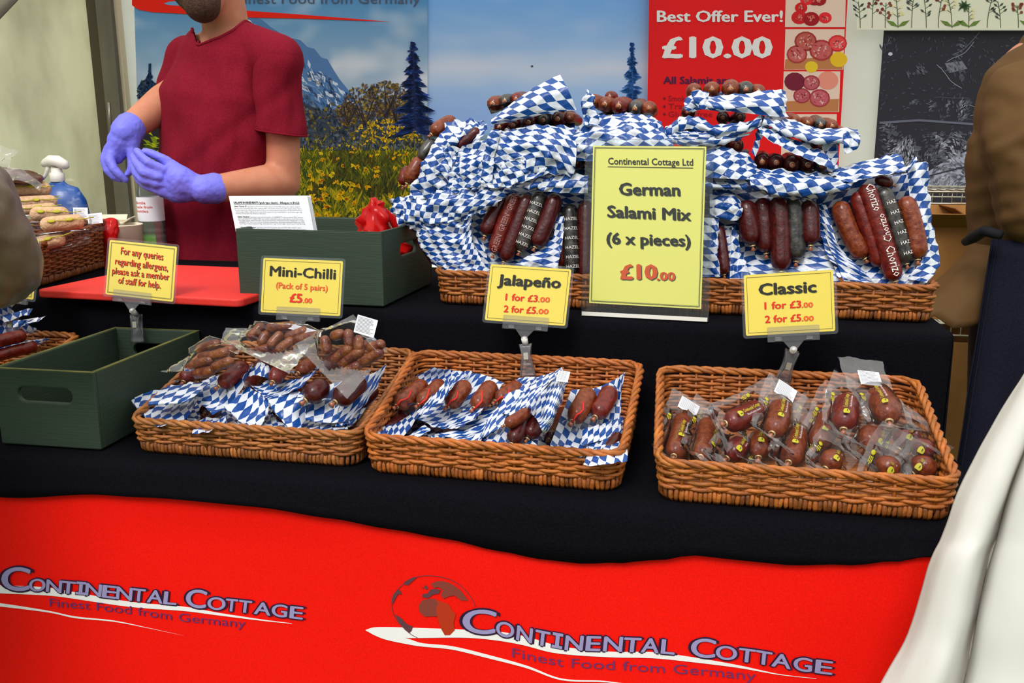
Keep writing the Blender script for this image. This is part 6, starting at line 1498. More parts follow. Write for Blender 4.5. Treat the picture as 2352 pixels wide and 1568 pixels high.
for k in range(14): mb.quad(lf(-.034, .118+.003*k), lf(-.030, .118+.003*k), lf(-.030, .119+.003*k+.0006*(k % 3)), lf(-.034, .119+.003*k+.0006*(k % 3)), mi=2)
mb.build('bottle_label', ['label_white', 'ink_red', 'ink_grey'], t)['label'] = 'white label with pink lettering'
# cartons and white tub behind the basket
def carton(label, px, py, v, w, d, h, yaw, m='carton', name='carton', open_=True, zb=None):
    c = AV(px, py, v); c.z = zb if zb is not None else RZ+.004; X = dirx(yaw); Y_ = UP.cross(X)
    t = thing(name, label, 'box', c)
    o = c-X*w/2-Y_*d/2; T = .004; mb = MB()
    mb.box(o, X*w, Y_*T, UP*h); mb.box(o+Y_*(d-T), X*w, Y_*T, UP*h); mb.box(o+Y_*T, X*T, Y_*(d-2*T), UP*h); mb.box(o+X*(w-T)+Y_*T, X*T, Y_*(d-2*T), UP*h); mb.box(o+X*T+Y_*T, X*(w-2*T), Y_*(d-2*T), UP*T)
    mb.build('box_walls', m, t, smooth=False)
    if open_:
        for a, e, dr in ((o+UP*h, X*w, -Y_), (o+UP*h+Y_*d, X*w, Y_), (o+UP*h, Y_*d, -X), (o+UP*h+X*w, Y_*d, X)):
            mb = MB(); up = (dr*.75+UP*.5).normalized(); nn = e.normalized().cross(up)
            mb.box(a+e*.02, e*.96, up*min(d, w)*.3, nn*.003); mb.build('flap', m, t, smooth=False)
    return t
c = AV(280, 520, 2.0); c.z = RZ+.004
t = thing('paper_tub', 'white paper tub behind the red bag, left of the water bottle', 'tub', c)
mb = MB(); mb.lathe(c, UP, [(.001, .001), (.042, 0), (.05, .10), (.052, .102), (.05, .104), (.046, .10), (.04, .01), (.001, .008)], 32); mb.build('tub', 'carton', t)
carton('small pale open carton with a printed red corner, behind the pale sausages', 235, 520, 2.02, .11, .08, .105, 12)
# red bag hanging over the basket's corner
mb = MB(); 
loft(mb, [[AV(228, 505, 1.955), AV(245, 500, 1.95), AV(262, 503, 1.955), AV(270, 520, 1.96)], [AV(230, 525, 1.945), AV(246, 522, 1.935), AV(262, 525, 1.94), AV(272, 540, 1.95)], [AV(232, 560, 1.94), AV(248, 555, 1.93), AV(262, 555, 1.935), AV(274, 560, 1.945)], [AV(235, 625, 1.94), AV(250, 625, 1.93), AV(265, 625, 1.935), AV(285, 625, 1.94)]], 24, 24, .006, 24, 3)
mb.build('carrier_bag', 'film_red', solid=.004).update_tag()
tag(bpy.data.objects['carrier_bag.001'], 'red plastic bag hanging behind the corner of the dark wicker basket', 'plastic bag')
# pale sausages in the left basket
G7 = 'pale sausages in clear film in the left basket'
def pale(label, x0, y0, x1, y1, Y, rp, seed, lab=False):
    a, b = AY(x0, y0, Y), AY(x1, y1, Y+.03); r = rp*(a-EYEV).length/F; d = (b-a).normalized(); n = (VIEW-d*VIEW.dot(d)).normalized()
    t = thing('pale_sausage', label, 'salami', (a+b)*.5, G7)
    s = Saus(a, b, r, n*.003, seed); mb = MB(); s.skin(mb, 0, 16, 24, nub=False, pucker=.05); mb.build('salami', 'salami_pale', t)
    mb = MB(); sd = d.cross(n)
    for sg in (1, -1):
        P = []
        for j in range(22):
            yv = -.045+(s.L+.095)*j/21; row = []
            end = max(0, 1-max(0, max(-yv, yv-s.L))/(r*1.4))
            for i in range(15):
                xv = -r*1.5+3*r*i/14
                h = math.sqrt(max(0, (r*1.1)**2-xv*xv))*end; q = s.c(min(1, max(0, yv/s.L)))+d*(yv-min(1, max(0, yv/s.L))*s.L)+sd*xv+n*(sg*h)
                row.append(q+n*crease(q, 44, seed)*.007*(1-min(1, h/r)*.9))
            P.append(row)
        mb.grid(P, flip=sg < 0)
    mb.build('film', 'film', t)['label'] = 'clear film bag'
    mb = MB()
    R = random.Random(seed)
    for k in range(2):
        q = s.c(.3+.4*k)+n*(r*1.16)
        mb.blobsphere(q, .0085, .004, .0008, (d, sd, n), 12, 4, 0)
        mb.tube([q+d*.010, q+d*.03+sd*.002, q+d*.05], .0011, 5, 0)
    mb.build('printed_emblem', 'ink_yellow', t)['label'] = 'yellow print on the bag'
    if lab:
        lm = MB(); label_sheet(lm, s.b+d*.008-sd*.014+n*.006, d, sd, n, .03, .024, 0, 1, 7, seed); lm.build('ingredients_label', ['label_white', 'ink_grey'], t, smooth=False)
PL = [('pale sausage on top of the heap in the left basket, below the dark meat pack', -20, 436, 118, 434, 2.05, 15), ('pale sausage second from the top in the left basket', -10, 470, 132, 462, 2.02, 13), ('pale sausage third from the top, sharing its layer behind the sleeve', 0, 488, 130, 476, 1.99, 10),
      ('pale sausage with a white end and yellow bow print in the left basket', 68, 492, 160, 492, 1.97, 15), ('pale sausage with a knotted white end lying along the basket rim', 92, 518, 194, 508, 1.93, 16), ('lowest pale sausage inside the near corner of the left basket', 40, 575, 150, 546, 1.92, 15), ('pale sausage at the back, hidden by the jacket sleeve', -60, 510, 60, 520, 1.95, 16)]
for i, q in enumerate(PL): pale(*q, seed=i+3, lab=i in (3, 4))
t = thing('meat_pack', 'flat pack of dark cured meat lying on top of the pale sausages', 'meat pack', AY(30, 410, 2.06))
mb = MB(); c = AY(22, 402, 2.06); mb.blobsphere(c, .075, .05, .018, n=24, m=14)
for i, p in enumerate(mb.v): mb.v[i] = p+Vector((0, 0, .02*crease(p, 18, 2)-.12*max(0, p.x-c.x)*.8))
mb.build('meat', 'meat_dark', t)
mb = MB(); loft(mb, [[AY(-30, 396, 2.02), AY(40, 386, 2.02), AY(76, 408, 2.0), AY(100, 425, 1.99)], [AY(-30, 420, 2.0), AY(40, 416, 2.0), AY(70, 424, 1.99), AY(92, 440, 1.98)]], 22, 14, .006, 30, 5)
loft(mb, [[AY(-20, 330, 2.1), AY(10, 340, 2.09), AY(42, 348, 2.09)], [AY(-20, 360, 2.08), AY(8, 368, 2.06), AY(28, 362, 2.07)], [AY(-20, 392, 2.06), AY(10, 390, 2.05), AY(20, 386, 2.05)]], 18, 14, .008, 26, 8)
mb.build('film', 'film_hazy', t)['label'] = 'crumpled clear film standing up from the pack'

# ------------------------------------------------------------------ right of the tent wall: wire shelf, cardboard boxes
def wire_shelf(label, px0, px1, py, v0, v1, zt):
    t = thing('wire_shelf', label, 'shelf', AV(px0, py, v0))
    a, b = AV(px0, py, v0), AV(px1, py, v0); a.z = b.z = zt; d = V*(v1-v0); mb = MB()
    n = int((b-a).length/.026)
    for k in range(n+1):
        p = a.lerp(b, k/n); mb.tube([p-UP*.032, p, p+d, p+d-UP*.03], .0016, 5)
    mb.build('shelf_wires', 'steel_wire', t)
    mb = MB()
    for q, z in ((a, 0), (a, -.034), (a+d, 0), (a+d, -.034), (a+d*.5, -.002)): mb.tube([q+UP*z, q+UP*z+(b-a)], .003, 6)
    mb.build('edge_rail', 'steel_wire', t)
    for q in (a+d, b+d, b):
        mb = MB(); mb.tube([Vector((q.x, q.y, 0)), q+UP*.02], .011, 10); mb.build('post', 'steel_wire', t)
    return t
z1 = AV(2180, 440, 2.82).z
wire_shelf('chrome wire shelf under the forest poster, left of the person in brown', 2010, 2420, 440, 2.80, 3.16, z1)
zc = AV(2180, 740, 2.70).z
wire_shelf('lower chrome wire shelf behind the right end of the counter, carrying cardboard boxes', 2050, 2420, 742, 2.68, 3.14, zc)
carton('brown cardboard box with open flaps right of the heaped tray', 2150, 560, 2.84, .24, .24, AV(2150, 522, 2.72).z-zc, -12, 'cardboard', 'cardboard_box', True, zc+.004)
carton('brown cardboard box tucked behind the apron of the person in brown', 2310, 560, 2.94, .26, .22, AV(2250, 512, 2.83).z-zc, -12, 'cardboard', 'cardboard_box', True, zc+.004)
carton('brown carton on the ground in the narrow gap at the right end of the counter', 2215, 900, 2.84, .3, .3, zc-.06, -12, 'cardboard', 'cardboard_box', False, .003)
# ------------------------------------------------------------------ people
def capsule(mb, p0, r0, p1, r1, s=None, k0=1.0, k1=1.0, n=20):
    """tapered limb piece; s = direction in which the section keeps r, across it the section is k*r"""
    d = (p1-p0); L_ = d.length; d = d/L_ if L_ > 1e-6 else UP
    x = (s-d*s.dot(d)).normalized() if s is not None else d.orthogonal().normalized(); y = d.cross(x); rings = []
    prof = []
    for k in range(5): a = math.pi/2*(1-k/5); prof.append((0, -math.sin(a), math.cos(a)))
    prof.append((0, 0, 1)); prof.append((.5, 0, 1)); prof.append((1, 0, 1))
    for k in range(1, 6): a = math.pi/2*k/5; prof.append((1, math.sin(a), math.cos(a)))
    for t_, e, q in prof:
        r = r0+(r1-r0)*t_; kk = k0+(k1-k0)*t_; m = min(1, kk)
        c = p0+d*(L_*t_)+d*(e*r*(.6+.4*m))
        rings.append([mb.vert(c+(x*math.cos(2*math.pi*i/n)+y*(math.sin(2*math.pi*i/n)*kk))*(r*max(q, .02))) for i in range(n)])
    for A, B in zip(rings, rings[1:]):
        for i in range(n): mb.face((A[i], A[(i+1) % n], B[(i+1) % n], B[i]))
    mb.face(rings[0][::-1]); mb.face(rings[-1])
def remesh(mb, voxel, smooth, factor=.5):
    me = bpy.data.meshes.new('form'); me.from_pydata([tuple(p) for p in mb.v], [], mb.f); o = bpy.data.objects.new('form', me); COL.objects.link(o)
    m = o.modifiers.new('r', 'REMESH'); m.mode = 'VOXEL'; m.voxel_size = voxel
    m = o.modifiers.new('s', 'SMOOTH'); m.iterations = smooth; m.factor = factor
    dg = bpy.context.evaluated_depsgraph_get(); dg.update()
    r = bpy.data.meshes.new_from_object(o.evaluated_get(dg)); bpy.data.objects.remove(o); bpy.data.meshes.remove(me)
    bm = bmesh.new(); bm.from_mesh(r); bpy.data.meshes.remove(r); return bm
def finish(bm, name, mats, parent, solid=0):
    if not isinstance(mats, (list, tuple)): mats = [mats]
    org = ORG[parent.name]
    for v in bm.verts: v.co = v.co-org
    for f in bm.faces: f.smooth = True
    me = bpy.data.meshes.new(name); bm.to_mesh(me); bm.free()
    for m in mats: me.materials.append(MATS[m])
    o = bpy.data.objects.new(name, me); COL.objects.link(o); o.parent = parent; ORG[o.name] = org
    if solid: md = o.modifiers.new('thickness', 'SOLIDIFY'); md.thickness = solid; md.offset = -1
    return o
def cut(bm, co, no):
    """drop everything on the side the normal points to"""
    bmesh.ops.bisect_plane(bm, geom=bm.verts[:]+bm.edges[:]+bm.faces[:], plane_co=co, plane_no=no, clear_outer=True)
def inpoly(x, y, P):
    c = False
    for i in range(len(P)):
        (x0, y0), (x1, y1) = P[i], P[i-1]
        if (y0 > y) != (y1 > y) and x < (x1-x0)*(y-y0)/(y1-y0)+x0: c = not c
    return c
def smooth_step(a, b, x): t = max(0, min(1, (x-a)/(b-a))); return t*t*(3-2*t)

# --- the seller
SH = Vector((.786, -.618, 0)); FC = Vector((-.618, -.786, 0))           # his shoulder line and the way his chest faces
FT = AY(500, 600, 2.56); FT.z = 0
man = thing('person', 'person in a maroon T-shirt and violet gloves, looking down, with a short dark beard', 'person', FT)
hip, waist, chest, upch = AY(490, 640, 2.56), AY(490, 480, 2.55), AY(500, 270, 2.55), AY(512, 160, 2.55)
SL, SR = AY(642, 146, 2.46), AY(436, 138, 2.66)
EL, WL = AY(652, 418, 2.48), AY(478, 434, 2.29)
ER, WR = AY(412, 212, 2.62), AY(292, 298, 2.42)
nb, nt_ = AY(520, 70, 2.56), AY(500, -40, 2.53)
hc = AY(478, -70, 2.50); chin = AY(452, 26, 2.415)
mb = MB()
capsule(mb, hip, .148, waist, .142, SH, .74, .74); capsule(mb, waist, .142, chest, .155, SH, .72, .72); capsule(mb, chest, .155, upch, .13, SH, .70, .66)
capsule(mb, upch, .10, nb, .062, SH, .75, .9); capsule(mb, nb, .066, nt_, .064, SH, .95, 1)
for s_ in (SL, SR): capsule(mb, nb.lerp(upch, .3), .055, s_, .05)
capsule(mb, SL, .052, EL, .046); capsule(mb, EL, .047, EL.lerp(WL, .25), .052); capsule(mb, EL.lerp(WL, .25), .052, WL, .033)
capsule(mb, SR, .052, ER, .046); capsule(mb, ER, .050, ER.lerp(WR, .3), .052); capsule(mb, ER.lerp(WR, .3), .052, WR, .034)
HF = (chin-hc).normalized(); hf = Vector((-.72, -.66, -.2)).normalized()
mb.blobsphere(hc+UP*.035, .078, .098, .105, (SH, FC, UP), 24, 18)
capsule(mb, hc+hf*.02-UP*.04, .082, chin+UP*.016-hf*.016, .044, SH, 1, 1)
capsule(mb, hc+hf*.085+UP*.01, .012, hc+hf*.112-UP*.03, .016)             # nose
for sg in (-1, 1): mb.blobsphere(hc+SH*(.080*sg)-hf*.0+UP*.0, .012, .024, .034, (SH, FC, UP), 12, 10)
for sg, x0 in ((-1, 0), (1, 0)):                                         # legs
    h_ = hip+SH*(.085*sg)-UP*.06; kn = Vector((h_.x, h_.y+.01, .48)); an = Vector((h_.x, h_.y+.04, .09))
    capsule(mb, h_, .085, kn, .058); capsule(mb, kn, .058, an, .042); capsule(mb, an-UP*.04, .042, an+FC*.15-UP*.05, .036)
bm = remesh(mb, .0075, 5)
finish(bm, 'body', 'skin', man)
# beard, mouth and eyes, hair
mb = MB(); capsule(mb, hc+hf*.022-UP*.042, .0855, chin+UP*.016-hf*.016, .0480, SH, 1, 1)
bm = remesh(mb, .006, 3); cut(bm, hc-UP*.035+hf*.05, (UP*.75-hf*.62)); cut(bm, hc+hf*.0, -hf*.9-UP*.25)
finish(bm, 'beard', 'hair_dark', man)['label'] = 'short dark beard'
mb = MB(); q = chin+UP*.052+hf*.028
mb.tube([q-SH*.026, q-SH*.012+hf*.004, q+hf*.006, q+SH*.012+hf*.004, q+SH*.026], [.002, .006, .007, .006, .002], 8); mb.build('mouth', 'lips', man)
for sg in (-1, 1):
    mb = MB(); mb.blobsphere(hc+hf*.078+SH*(.032*sg)+UP*.018, .013, .013, .011, None, 12, 8); e = mb.build('eye', 'eye_white', man)
    mb = MB(); mb.blobsphere(hc+hf*.088+SH*(.032*sg)+UP*.016, .005, .005, .005, None, 8, 6); mb.build('iris', 'hair_dark', e)
mb = MB(); mb.blobsphere(hc+UP*.045-FC*.008, .085, .104, .108, (SH, FC, UP), 24, 18); bm = remesh(mb, .007, 2); cut(bm, hc+UP*.03+hf*.06, (hf*.75-UP*.6)); cut(bm, hc-UP*.05, -UP)
finish(bm, 'hair', 'hair_dark', man)
# T-shirt
mb = MB()
capsule(mb, hip-UP*.10, .190, waist, .190, SH, .80, .80); capsule(mb, waist, .190, chest, .194, SH, .80, .76); capsule(mb, chest, .194, upch, .156, SH, .76, .72)
capsule(mb, upch, .112, nb, .07, SH, .78, .95)
capsule(mb, nb.lerp(upch, .2), .062, SL+UP*.012, .066); capsule(mb, nb.lerp(upch, .35), .062, SR+UP*.004, .060)
hemL = AY(648, 322, 2.47); hemR = AY(414, 236, 2.66)
capsule(mb, SR, .070, hemR, .068)
bm = remesh(mb, .0065, 8)
ad = (hemL-SL).normalized()
mb = MB(); capsule(mb, SL, .068, hemL, .072); capsule(mb, SL-ad*.01, .064, SL+ad*.02, .066)
sl = remesh(mb, .0065, 6); cut(sl, AY(646, 303, 2.47), (ad+Vector((-.12, 0, 0))).normalized())
me_ = bpy.data.meshes.new('form'); sl.to_mesh(me_); sl.free(); bm.from_mesh(me_); bpy.data.meshes.remove(me_); bm.normal_update()
for v in bm.verts:                                                       # folds pulled from the armpit and across the belly
    x, y = PXOF(v.co); q = v.co
    f = .014*noise.noise(Vector((x*.012+y*.004, y*.007-x*.009, 3.3)))+.009*noise.noise(Vector((x*.03, y*.012, 7)))
    d1 = ((x-590)*.45-(y-330)*.9); f += .006*math.exp(-(d1/26)**2)*math.exp(-((x-560)/70)**2)
    d2 = ((x-600)*.6+(y-250)*.8); f -= .005*math.exp(-(d2/18)**2)*(1 if y < 420 else .2)
    v.co = q+v.normal*(f*smooth_step(60, 190, y))
# open the sleeve ends, the hem and the V neck
def cut_local(bm, co, no, test):
    g = [f for f in bm.faces if test(f.calc_center_median())]
    vs = {v for f in g for v in f.verts}; es = {e for f in g for e in f.edges}
    bmesh.ops.bisect_plane(bm, geom=list(vs)+list(es)+g, plane_co=co, plane_no=no)
    kill = [f for f in bm.faces if test(f.calc_center_median()) and (f.calc_center_median()-co).dot(no) > 1e-5]
    bmesh.ops.delete(bm, geom=kill, context='FACES')
axis = lambda p, a, b: (p-(a+(b-a)*max(-.5, min(1.6, (p-a).dot(b-a)/(b-a).length_squared)))).length
cut(bm, hip-UP*.14, -UP)
VN = [(436, 30), (440, 62), (446, 84), (453, 105), (474, 97), (505, 87), (535, 70), (560, 50), (588, 26), (610, -60), (400, -60)]
nd = (nt_-nb).normalized()
kill = []
for f in bm.faces:
    p = f.calc_center_median(); x, y = PXOF(p)
    fr = (p-nb).dot(FC)
    if (fr > -.02 and inpoly(x, y, VN)) or (fr <= -.02 and axis(p, nb-nd*.05, nt_) < .078 and (p-nb).dot(UP) > -.015): kill.append(f)
bmesh.ops.delete(bm, geom=kill, context='FACES')
# even out the cut edge of the neck
for it in range(6):
    bd = {v: [] for v in bm.verts if v.is_boundary}
    for e in bm.edges:
        if e.is_boundary:
            a, b = e.verts; bd[a].append(b.co.copy()); bd[b].append(a.co.copy())
    for v, l in bd.items():
        if len(l) == 2: v.co = v.co*.4+(l[0]+l[1])*.3
edges = [(e.verts[0].co.copy(), e.verts[1].co.copy()) for e in bm.edges if e.is_boundary]
shirt = finish(bm, 't_shirt', 'shirt_maroon', man, .003)
# ribbing and hems: chains along the cut edges
def chains(edges):
    key = lambda p: (round(p.x, 5), round(p.y, 5), round(p.z, 5)); adj = {}; pos = {}
    for a, b in edges: adj.setdefault(key(a), []).append(key(b)); adj.setdefault(key(b), []).append(key(a)); pos[key(a)] = a; pos[key(b)] = b
    seen = set(); out = []
    for k in adj:
        if k in seen: continue
        c = [k]; seen.add(k)
        while True:
            nx = [q for q in adj[c[-1]] if q not in seen]
            if not nx: break
            c.append(nx[0]); seen.add(nx[0])
        out.append([pos[q] for q in c])
    return out
for c in chains(edges):
    rb = MB()
    if len(c) < 14: continue
    for it in range(3): c = [(c[i-1]+c[i]*2+c[(i+1) % len(c)])*.25 for i in range(len(c))]
    rb.tube(c[::2], .0042 if c[0].z > 1.45 else .0026, 7, closed=True)
    rb.build('neck_ribbing' if c[0].z > 1.45 else ('sleeve_hem' if c[0].z > 1.1 else 'bottom_hem'), 'shirt_maroon', shirt)
# trousers and apron-length hem, out of view behind the counter
mb = MB()
for sg in (-1, 1):
    h_ = hip+SH*(.085*sg)-UP*.06; kn = Vector((h_.x, h_.y+.01, .48)); an = Vector((h_.x, h_.y+.04, .06))
    capsule(mb, h_, .102, kn, .075); capsule(mb, kn, .075, an, .062)
capsule(mb, hip-UP*.02, .15, hip-UP*.08, .15, SH, .78, .78); finish(remesh(mb, .012, 4), 'trousers', 'trousers_dark', man)
# gloves
def glove(name, parts, cuff, label):
    mb = MB()
    for ch, rr in parts:
        P = [AY(*q) for q in ch]
        for k in range(len(P)-1): capsule(mb, P[k], rr[k], P[k+1], rr[k+1], n=14)
    for q in cuff: capsule(mb, *q)
    bm = remesh(mb, .0032, 4, .5)
    for v in bm.verts: v.co += v.normal*(.0011*noise.noise(v.co*70)+.0008*noise.noise(v.co*160))
    finish(bm, name, 'glove', man)['label'] = label
Yn = 2.29
pal = [([(470, 432, Yn+.002), (440, 428, Yn-.004), (412, 412, Yn-.016), (386, 400, Yn-.022)], [.033, .036, .037, .020]), ([(440, 432, Yn-.002), (410, 424, Yn-.014), (380, 418, Yn-.024)], [.034, .036, .022]), ([(440, 436, Yn), (408, 438, Yn-.010), (376, 436, Yn-.020)], [.031, .033, .021])]
idx = [([(396, 396, Yn-.018), (374, 390, Yn-.034), (340, 373, Yn-.046), (324, 358, Yn-.038), (315, 347, Yn-.028)], [.016, .0135, .0115, .0105, .0095])]
mid = [([(384, 410, Yn-.022), (366, 406, Yn-.040), (330, 396, Yn-.050), (313, 374, Yn-.036), (306, 358, Yn-.024)], [.0145, .0135, .012, .0108, .0095])]
rng = [([(380, 424, Yn-.02), (362, 422, Yn-.038), (328, 413, Yn-.042), (312, 396, Yn-.028), (306, 382, Yn-.016)], [.0145, .013, .0115, .0105, .0092])]
pky = [([(384, 440, Yn-.014), (366, 438, Yn-.028), (336, 427, Yn-.030), (320, 415, Yn-.018), (312, 402, Yn-.008)], [.0135, .012, .0105, .0096, .0086])]
thb = [([(436, 412, Yn+.004), (408, 388, Yn-.004), (376, 366, Yn-.010), (350, 353, Yn-.012), (334, 348, Yn-.014)], [.022, .0155, .0125, .0112, .0098])]
ax_ = (WL-EL).normalized(); w0 = AY(477, 434, Yn+.004)
cuffL = [(w0-ax_*.020, .0385, w0+ax_*.012, .036), (w0-ax_*.021, .0405, w0-ax_*.018, .0405), (w0-ax_*.008, .0395, w0-ax_*.004, .0392), (w0+ax_*.006, .0375, w0+ax_*.010, .0375)]
glove('glove', pal+idx+mid+rng+pky+thb, cuffL, 'violet glove nearer the counter, fingers curled towards the thumb')
Yf = 2.42
pal = [([(290, 300, Yf), (276, 322, Yf-.008), (258, 350, Yf-.018)], [.031, .033, .021]), ([(294, 302, Yf), (284, 330, Yf-.004), (268, 360, Yf-.008)], [.033, .030, .020]), ([(300, 306, Yf), (300, 330, Yf-.004), (300, 348, Yf-.006)], [.029, .024, .016])]
f1 = [([(262, 344, Yf-.020), (252, 366, Yf-.036), (262, 388, Yf-.048), (276, 402, Yf-.046), (288, 413, Yf-.040)], [.0165, .0135, .0115, .0105, .0092])]
f2 = [([(252, 342, Yf-.014), (241, 366, Yf-.024), (248, 392, Yf-.034), (262, 406, Yf-.032), (276, 412, Yf-.026)], [.016, .0135, .0115, .0105, .0092])]
f3 = [([(250, 348, Yf-.006), (243, 372, Yf-.010), (250, 396, Yf-.016), (264, 408, Yf-.012)], [.0155, .013, .011, .0095])]
f4 = [([(262, 356, Yf), (256, 378, Yf+.004), (262, 396, Yf+.004), (276, 404, Yf+.006)], [.0145, .012, .0105, .009])]
th = [([(300, 322, Yf-.004), (304, 350, Yf-.012), (303, 374, Yf-.018), (302, 390, Yf-.020), (294, 399, Yf-.022)], [.020, .0145, .012, .011, .0095])]
ax_ = (WR-ER).normalized(); w0 = AY(290, 300, Yf)
cuffR = [(w0-ax_*.016, .0395, w0+ax_*.010, .034), (w0-ax_*.018, .0415, w0-ax_*.015, .0415), (w0-ax_*.006, .0395, w0+ax_*.002, .0385)]
glove('glove', pal+f1+f2+f3+f4+th, cuffR, 'violet glove farther from the counter, hand hanging with bent fingers')

# --- person at the right: brown top, navy apron, seen from behind and the side, head out of the picture
FT = AY(2400, 700, 2.08); FT.z = 0
wo_ = thing('person', 'person at the right edge in a brown long-sleeved top and navy apron, back half turned', 'person', FT)
hp, ws, cs, uc = AY(2400, 760, 2.10), AY(2382, 540, 2.10), AY(2390, 330, 2.10), AY(2400, 190, 2.10)
n0, n1 = AY(2420, 100, 2.12), AY(2440, 0, 2.10)
sh1, el1, wr1 = AY(2335, 215, 2.00), AY(2335, 500, 1.97), AY(2480, 600, 1.92)
sh2 = AY(2480, 215, 2.2)
SA = Vector((.55, -.83, 0)).normalized()
mb = MB()
capsule(mb, hp, .15, ws, .12, SA, .9, .85); capsule(mb, ws, .12, cs, .14, SA, .85, .85); capsule(mb, cs, .14, uc, .12, SA, .85, .8); capsule(mb, uc, .09, n0, .06); capsule(mb, n0, .056, n1, .054)
capsule(mb, uc, .06, sh1, .05); capsule(mb, uc, .06, sh2, .05); capsule(mb, sh1, .045, el1, .04); capsule(mb, el1, .04, wr1, .028)
e2, w2 = AY(2560, 470, 2.15), AY(2560, 610, 1.95); capsule(mb, sh2, .045, e2, .04); capsule(mb, e2, .04, w2, .028)
hd_ = AY(2460, -110, 2.06); mb.blobsphere(hd_, .08, .098, .115, None, 22, 16); capsule(mb, hd_-UP*.03, .07, hd_+Vector((.06, -.04, -.085)), .04)
capsule(mb, hd_+Vector((.085, -.04, -.01)), .012, hd_+Vector((.105, -.05, -.035)), .014)
for w_ in (wr1, w2):
    capsule(mb, w_, .03, w_+Vector((.07, -.02, -.01)), .034)
    for k in range(4): capsule(mb, w_+Vector((.08, -.03+.02*k, -.01)), .011, w_+Vector((.135-.01*abs(k-1), -.03+.02*k, -.04)), .009)
    capsule(mb, w_+Vector((.04, -.03, 0)), .014, w_+Vector((.095, -.06, -.02)), .0105)
for sg in (-1, 1):
    h_ = hp+SA*(.075*sg); kn = Vector((h_.x, h_.y, .47)); an = Vector((h_.x, h_.y+.02, .09)); capsule(mb, h_, .085, kn, .058); capsule(mb, kn, .058, an, .042); capsule(mb, an-UP*.04, .042, an+Vector((.14, .0, -.05)), .036)
finish(remesh(mb, .0085, 5), 'body', 'skin', wo_)
mb = MB(); mb.blobsphere(hd_+Vector((-.015, .01, .02)), .092, .11, .118, None, 22, 16); bm = remesh(mb, .009, 2); cut(bm, hd_+Vector((.03, -.02, 0)), Vector((1, -.2, -.3))); finish(bm, 'hair', 'hair_dark', wo_)
# top with its flared hem
mb = MB()
capsule(mb, AY(2390, 640, 2.08), .158, AY(2384, 540, 2.08), .148, SA, .95, .9); capsule(mb, AY(2384, 540, 2.08), .146, AY(2392, 400, 2.08), .168, SA, .9, .9); capsule(mb, AY(2392, 400, 2.08), .168, AY(2400, 230, 2.09), .15, SA, .9, .85); capsule(mb, AY(2402, 225, 2.09), .12, AY(2418, 130, 2.11), .08)
capsule(mb, AY(2390, 210, 2.08), .08, AY(2345, 225, 2.0), .075); capsule(mb, AY(2345, 225, 2.0), .078, AY(2352, 330, 1.96), .092); capsule(mb, AY(2352, 330, 1.96), .092, AY(2378, 480, 1.94), .088); capsule(mb, AY(2378, 480, 1.94), .086, AY(2490, 590, 1.9), .06)
capsule(mb, sh2, .07, e2, .062); capsule(mb, e2, .06, w2, .045); capsule(mb, AY(2372, 128, 2.08), .03, AY(2420, 108, 2.1), .07)
bm = remesh(mb, .008, 6)
for v in bm.verts:
    x, y = PXOF(v.co)
    v.co += v.normal*(.010*noise.noise(Vector((x*.008, y*.016, 4)))+.006*noise.noise(Vector((x*.02+y*.01, y*.03, 6)))-.010*math.exp(-(((x-2262)*.9-(y-400)*.18)/10)**2)*smooth_step(280, 340, y)*(1-smooth_step(520, 560, y)))
finish(bm, 'top', 'shirt_brown', wo_)
mb = MB(); rows = []                                                     # peplum
for j in range(12):
    f = j/11; row = []
    for i in range(50):
        a = math.radians(40+250*i/49); rx = .150+.10*f**1.2; rr = rx*(1+.07*f*math.sin(i*1.35)+.04*f*math.sin(i*.5+1))
        c = AY(2392, 560+165*f, 2.08)
        rr += (.168-rr)*smooth_step(204, 216, math.degrees(a))
        ex = 1+.34*f*max(0, math.cos(a-math.radians(196)))
        row.append(c+Vector((math.cos(a)*rr*ex, math.sin(a)*rr*.9, 0))+UP*(-.012*math.sin(i*1.35+.6)*f))
    rows.append(row)
mb.grid(rows); mb.build('flared_hem', 'shirt_brown', wo_, solid=.003)
# navy apron: wrap skirt with tie
mb = MB(); rows = []
for j in range(20):
    f = j/19; row = []; c = AY(2398+10*f, 530, 2.06); c.z = AY(2398, 538, 2.06).z*(1-f)+.28*f
    for i in range(44):
        a = math.radians(207+165*i/43); r = .190+.055*f+.010*f*math.sin(i*.9)+.004*noise.noise(Vector((i*.3, j*.3, 1)))
        row.append(c+Vector((math.cos(a)*r*1.02, math.sin(a)*r*.98-.012, 0)))
    rows.append(row)
mb.grid(rows); ap = mb.build('apron', 'apron_navy', wo_, solid=.003); ap['label'] = 'navy apron'
mb = MB()
for k in range(2): mb.tube([r_[k*1] + Vector((-.001-.001*k, -.002, 0)) for r_ in rows], .0022, 5)
mb.build('seam', 'apron_navy', ap)
mb = MB(); mb.tube([AY(2216, 556, 2.02), AY(2236, 545, 1.99), AY(2262, 530, 1.93), AY(2300, 540, 1.90)], [.009, .013, .012, .010], 10); mb.build('apron_tie', 'strap_black', ap)
mb = MB()
for sg in (-1, 1):
    h_ = hp+SA*(.078*sg); kn = Vector((h_.x, h_.y, .47)); an = Vector((h_.x, h_.y+.02, .07)); capsule(mb, h_, .10, kn, .075); capsule(mb, kn, .075, an, .065)
capsule(mb, hp+UP*.05, .15, hp-UP*.03, .15, SA, .9, .9); finish(remesh(mb, .012, 4), 'trousers', 'trousers_dark', wo_)

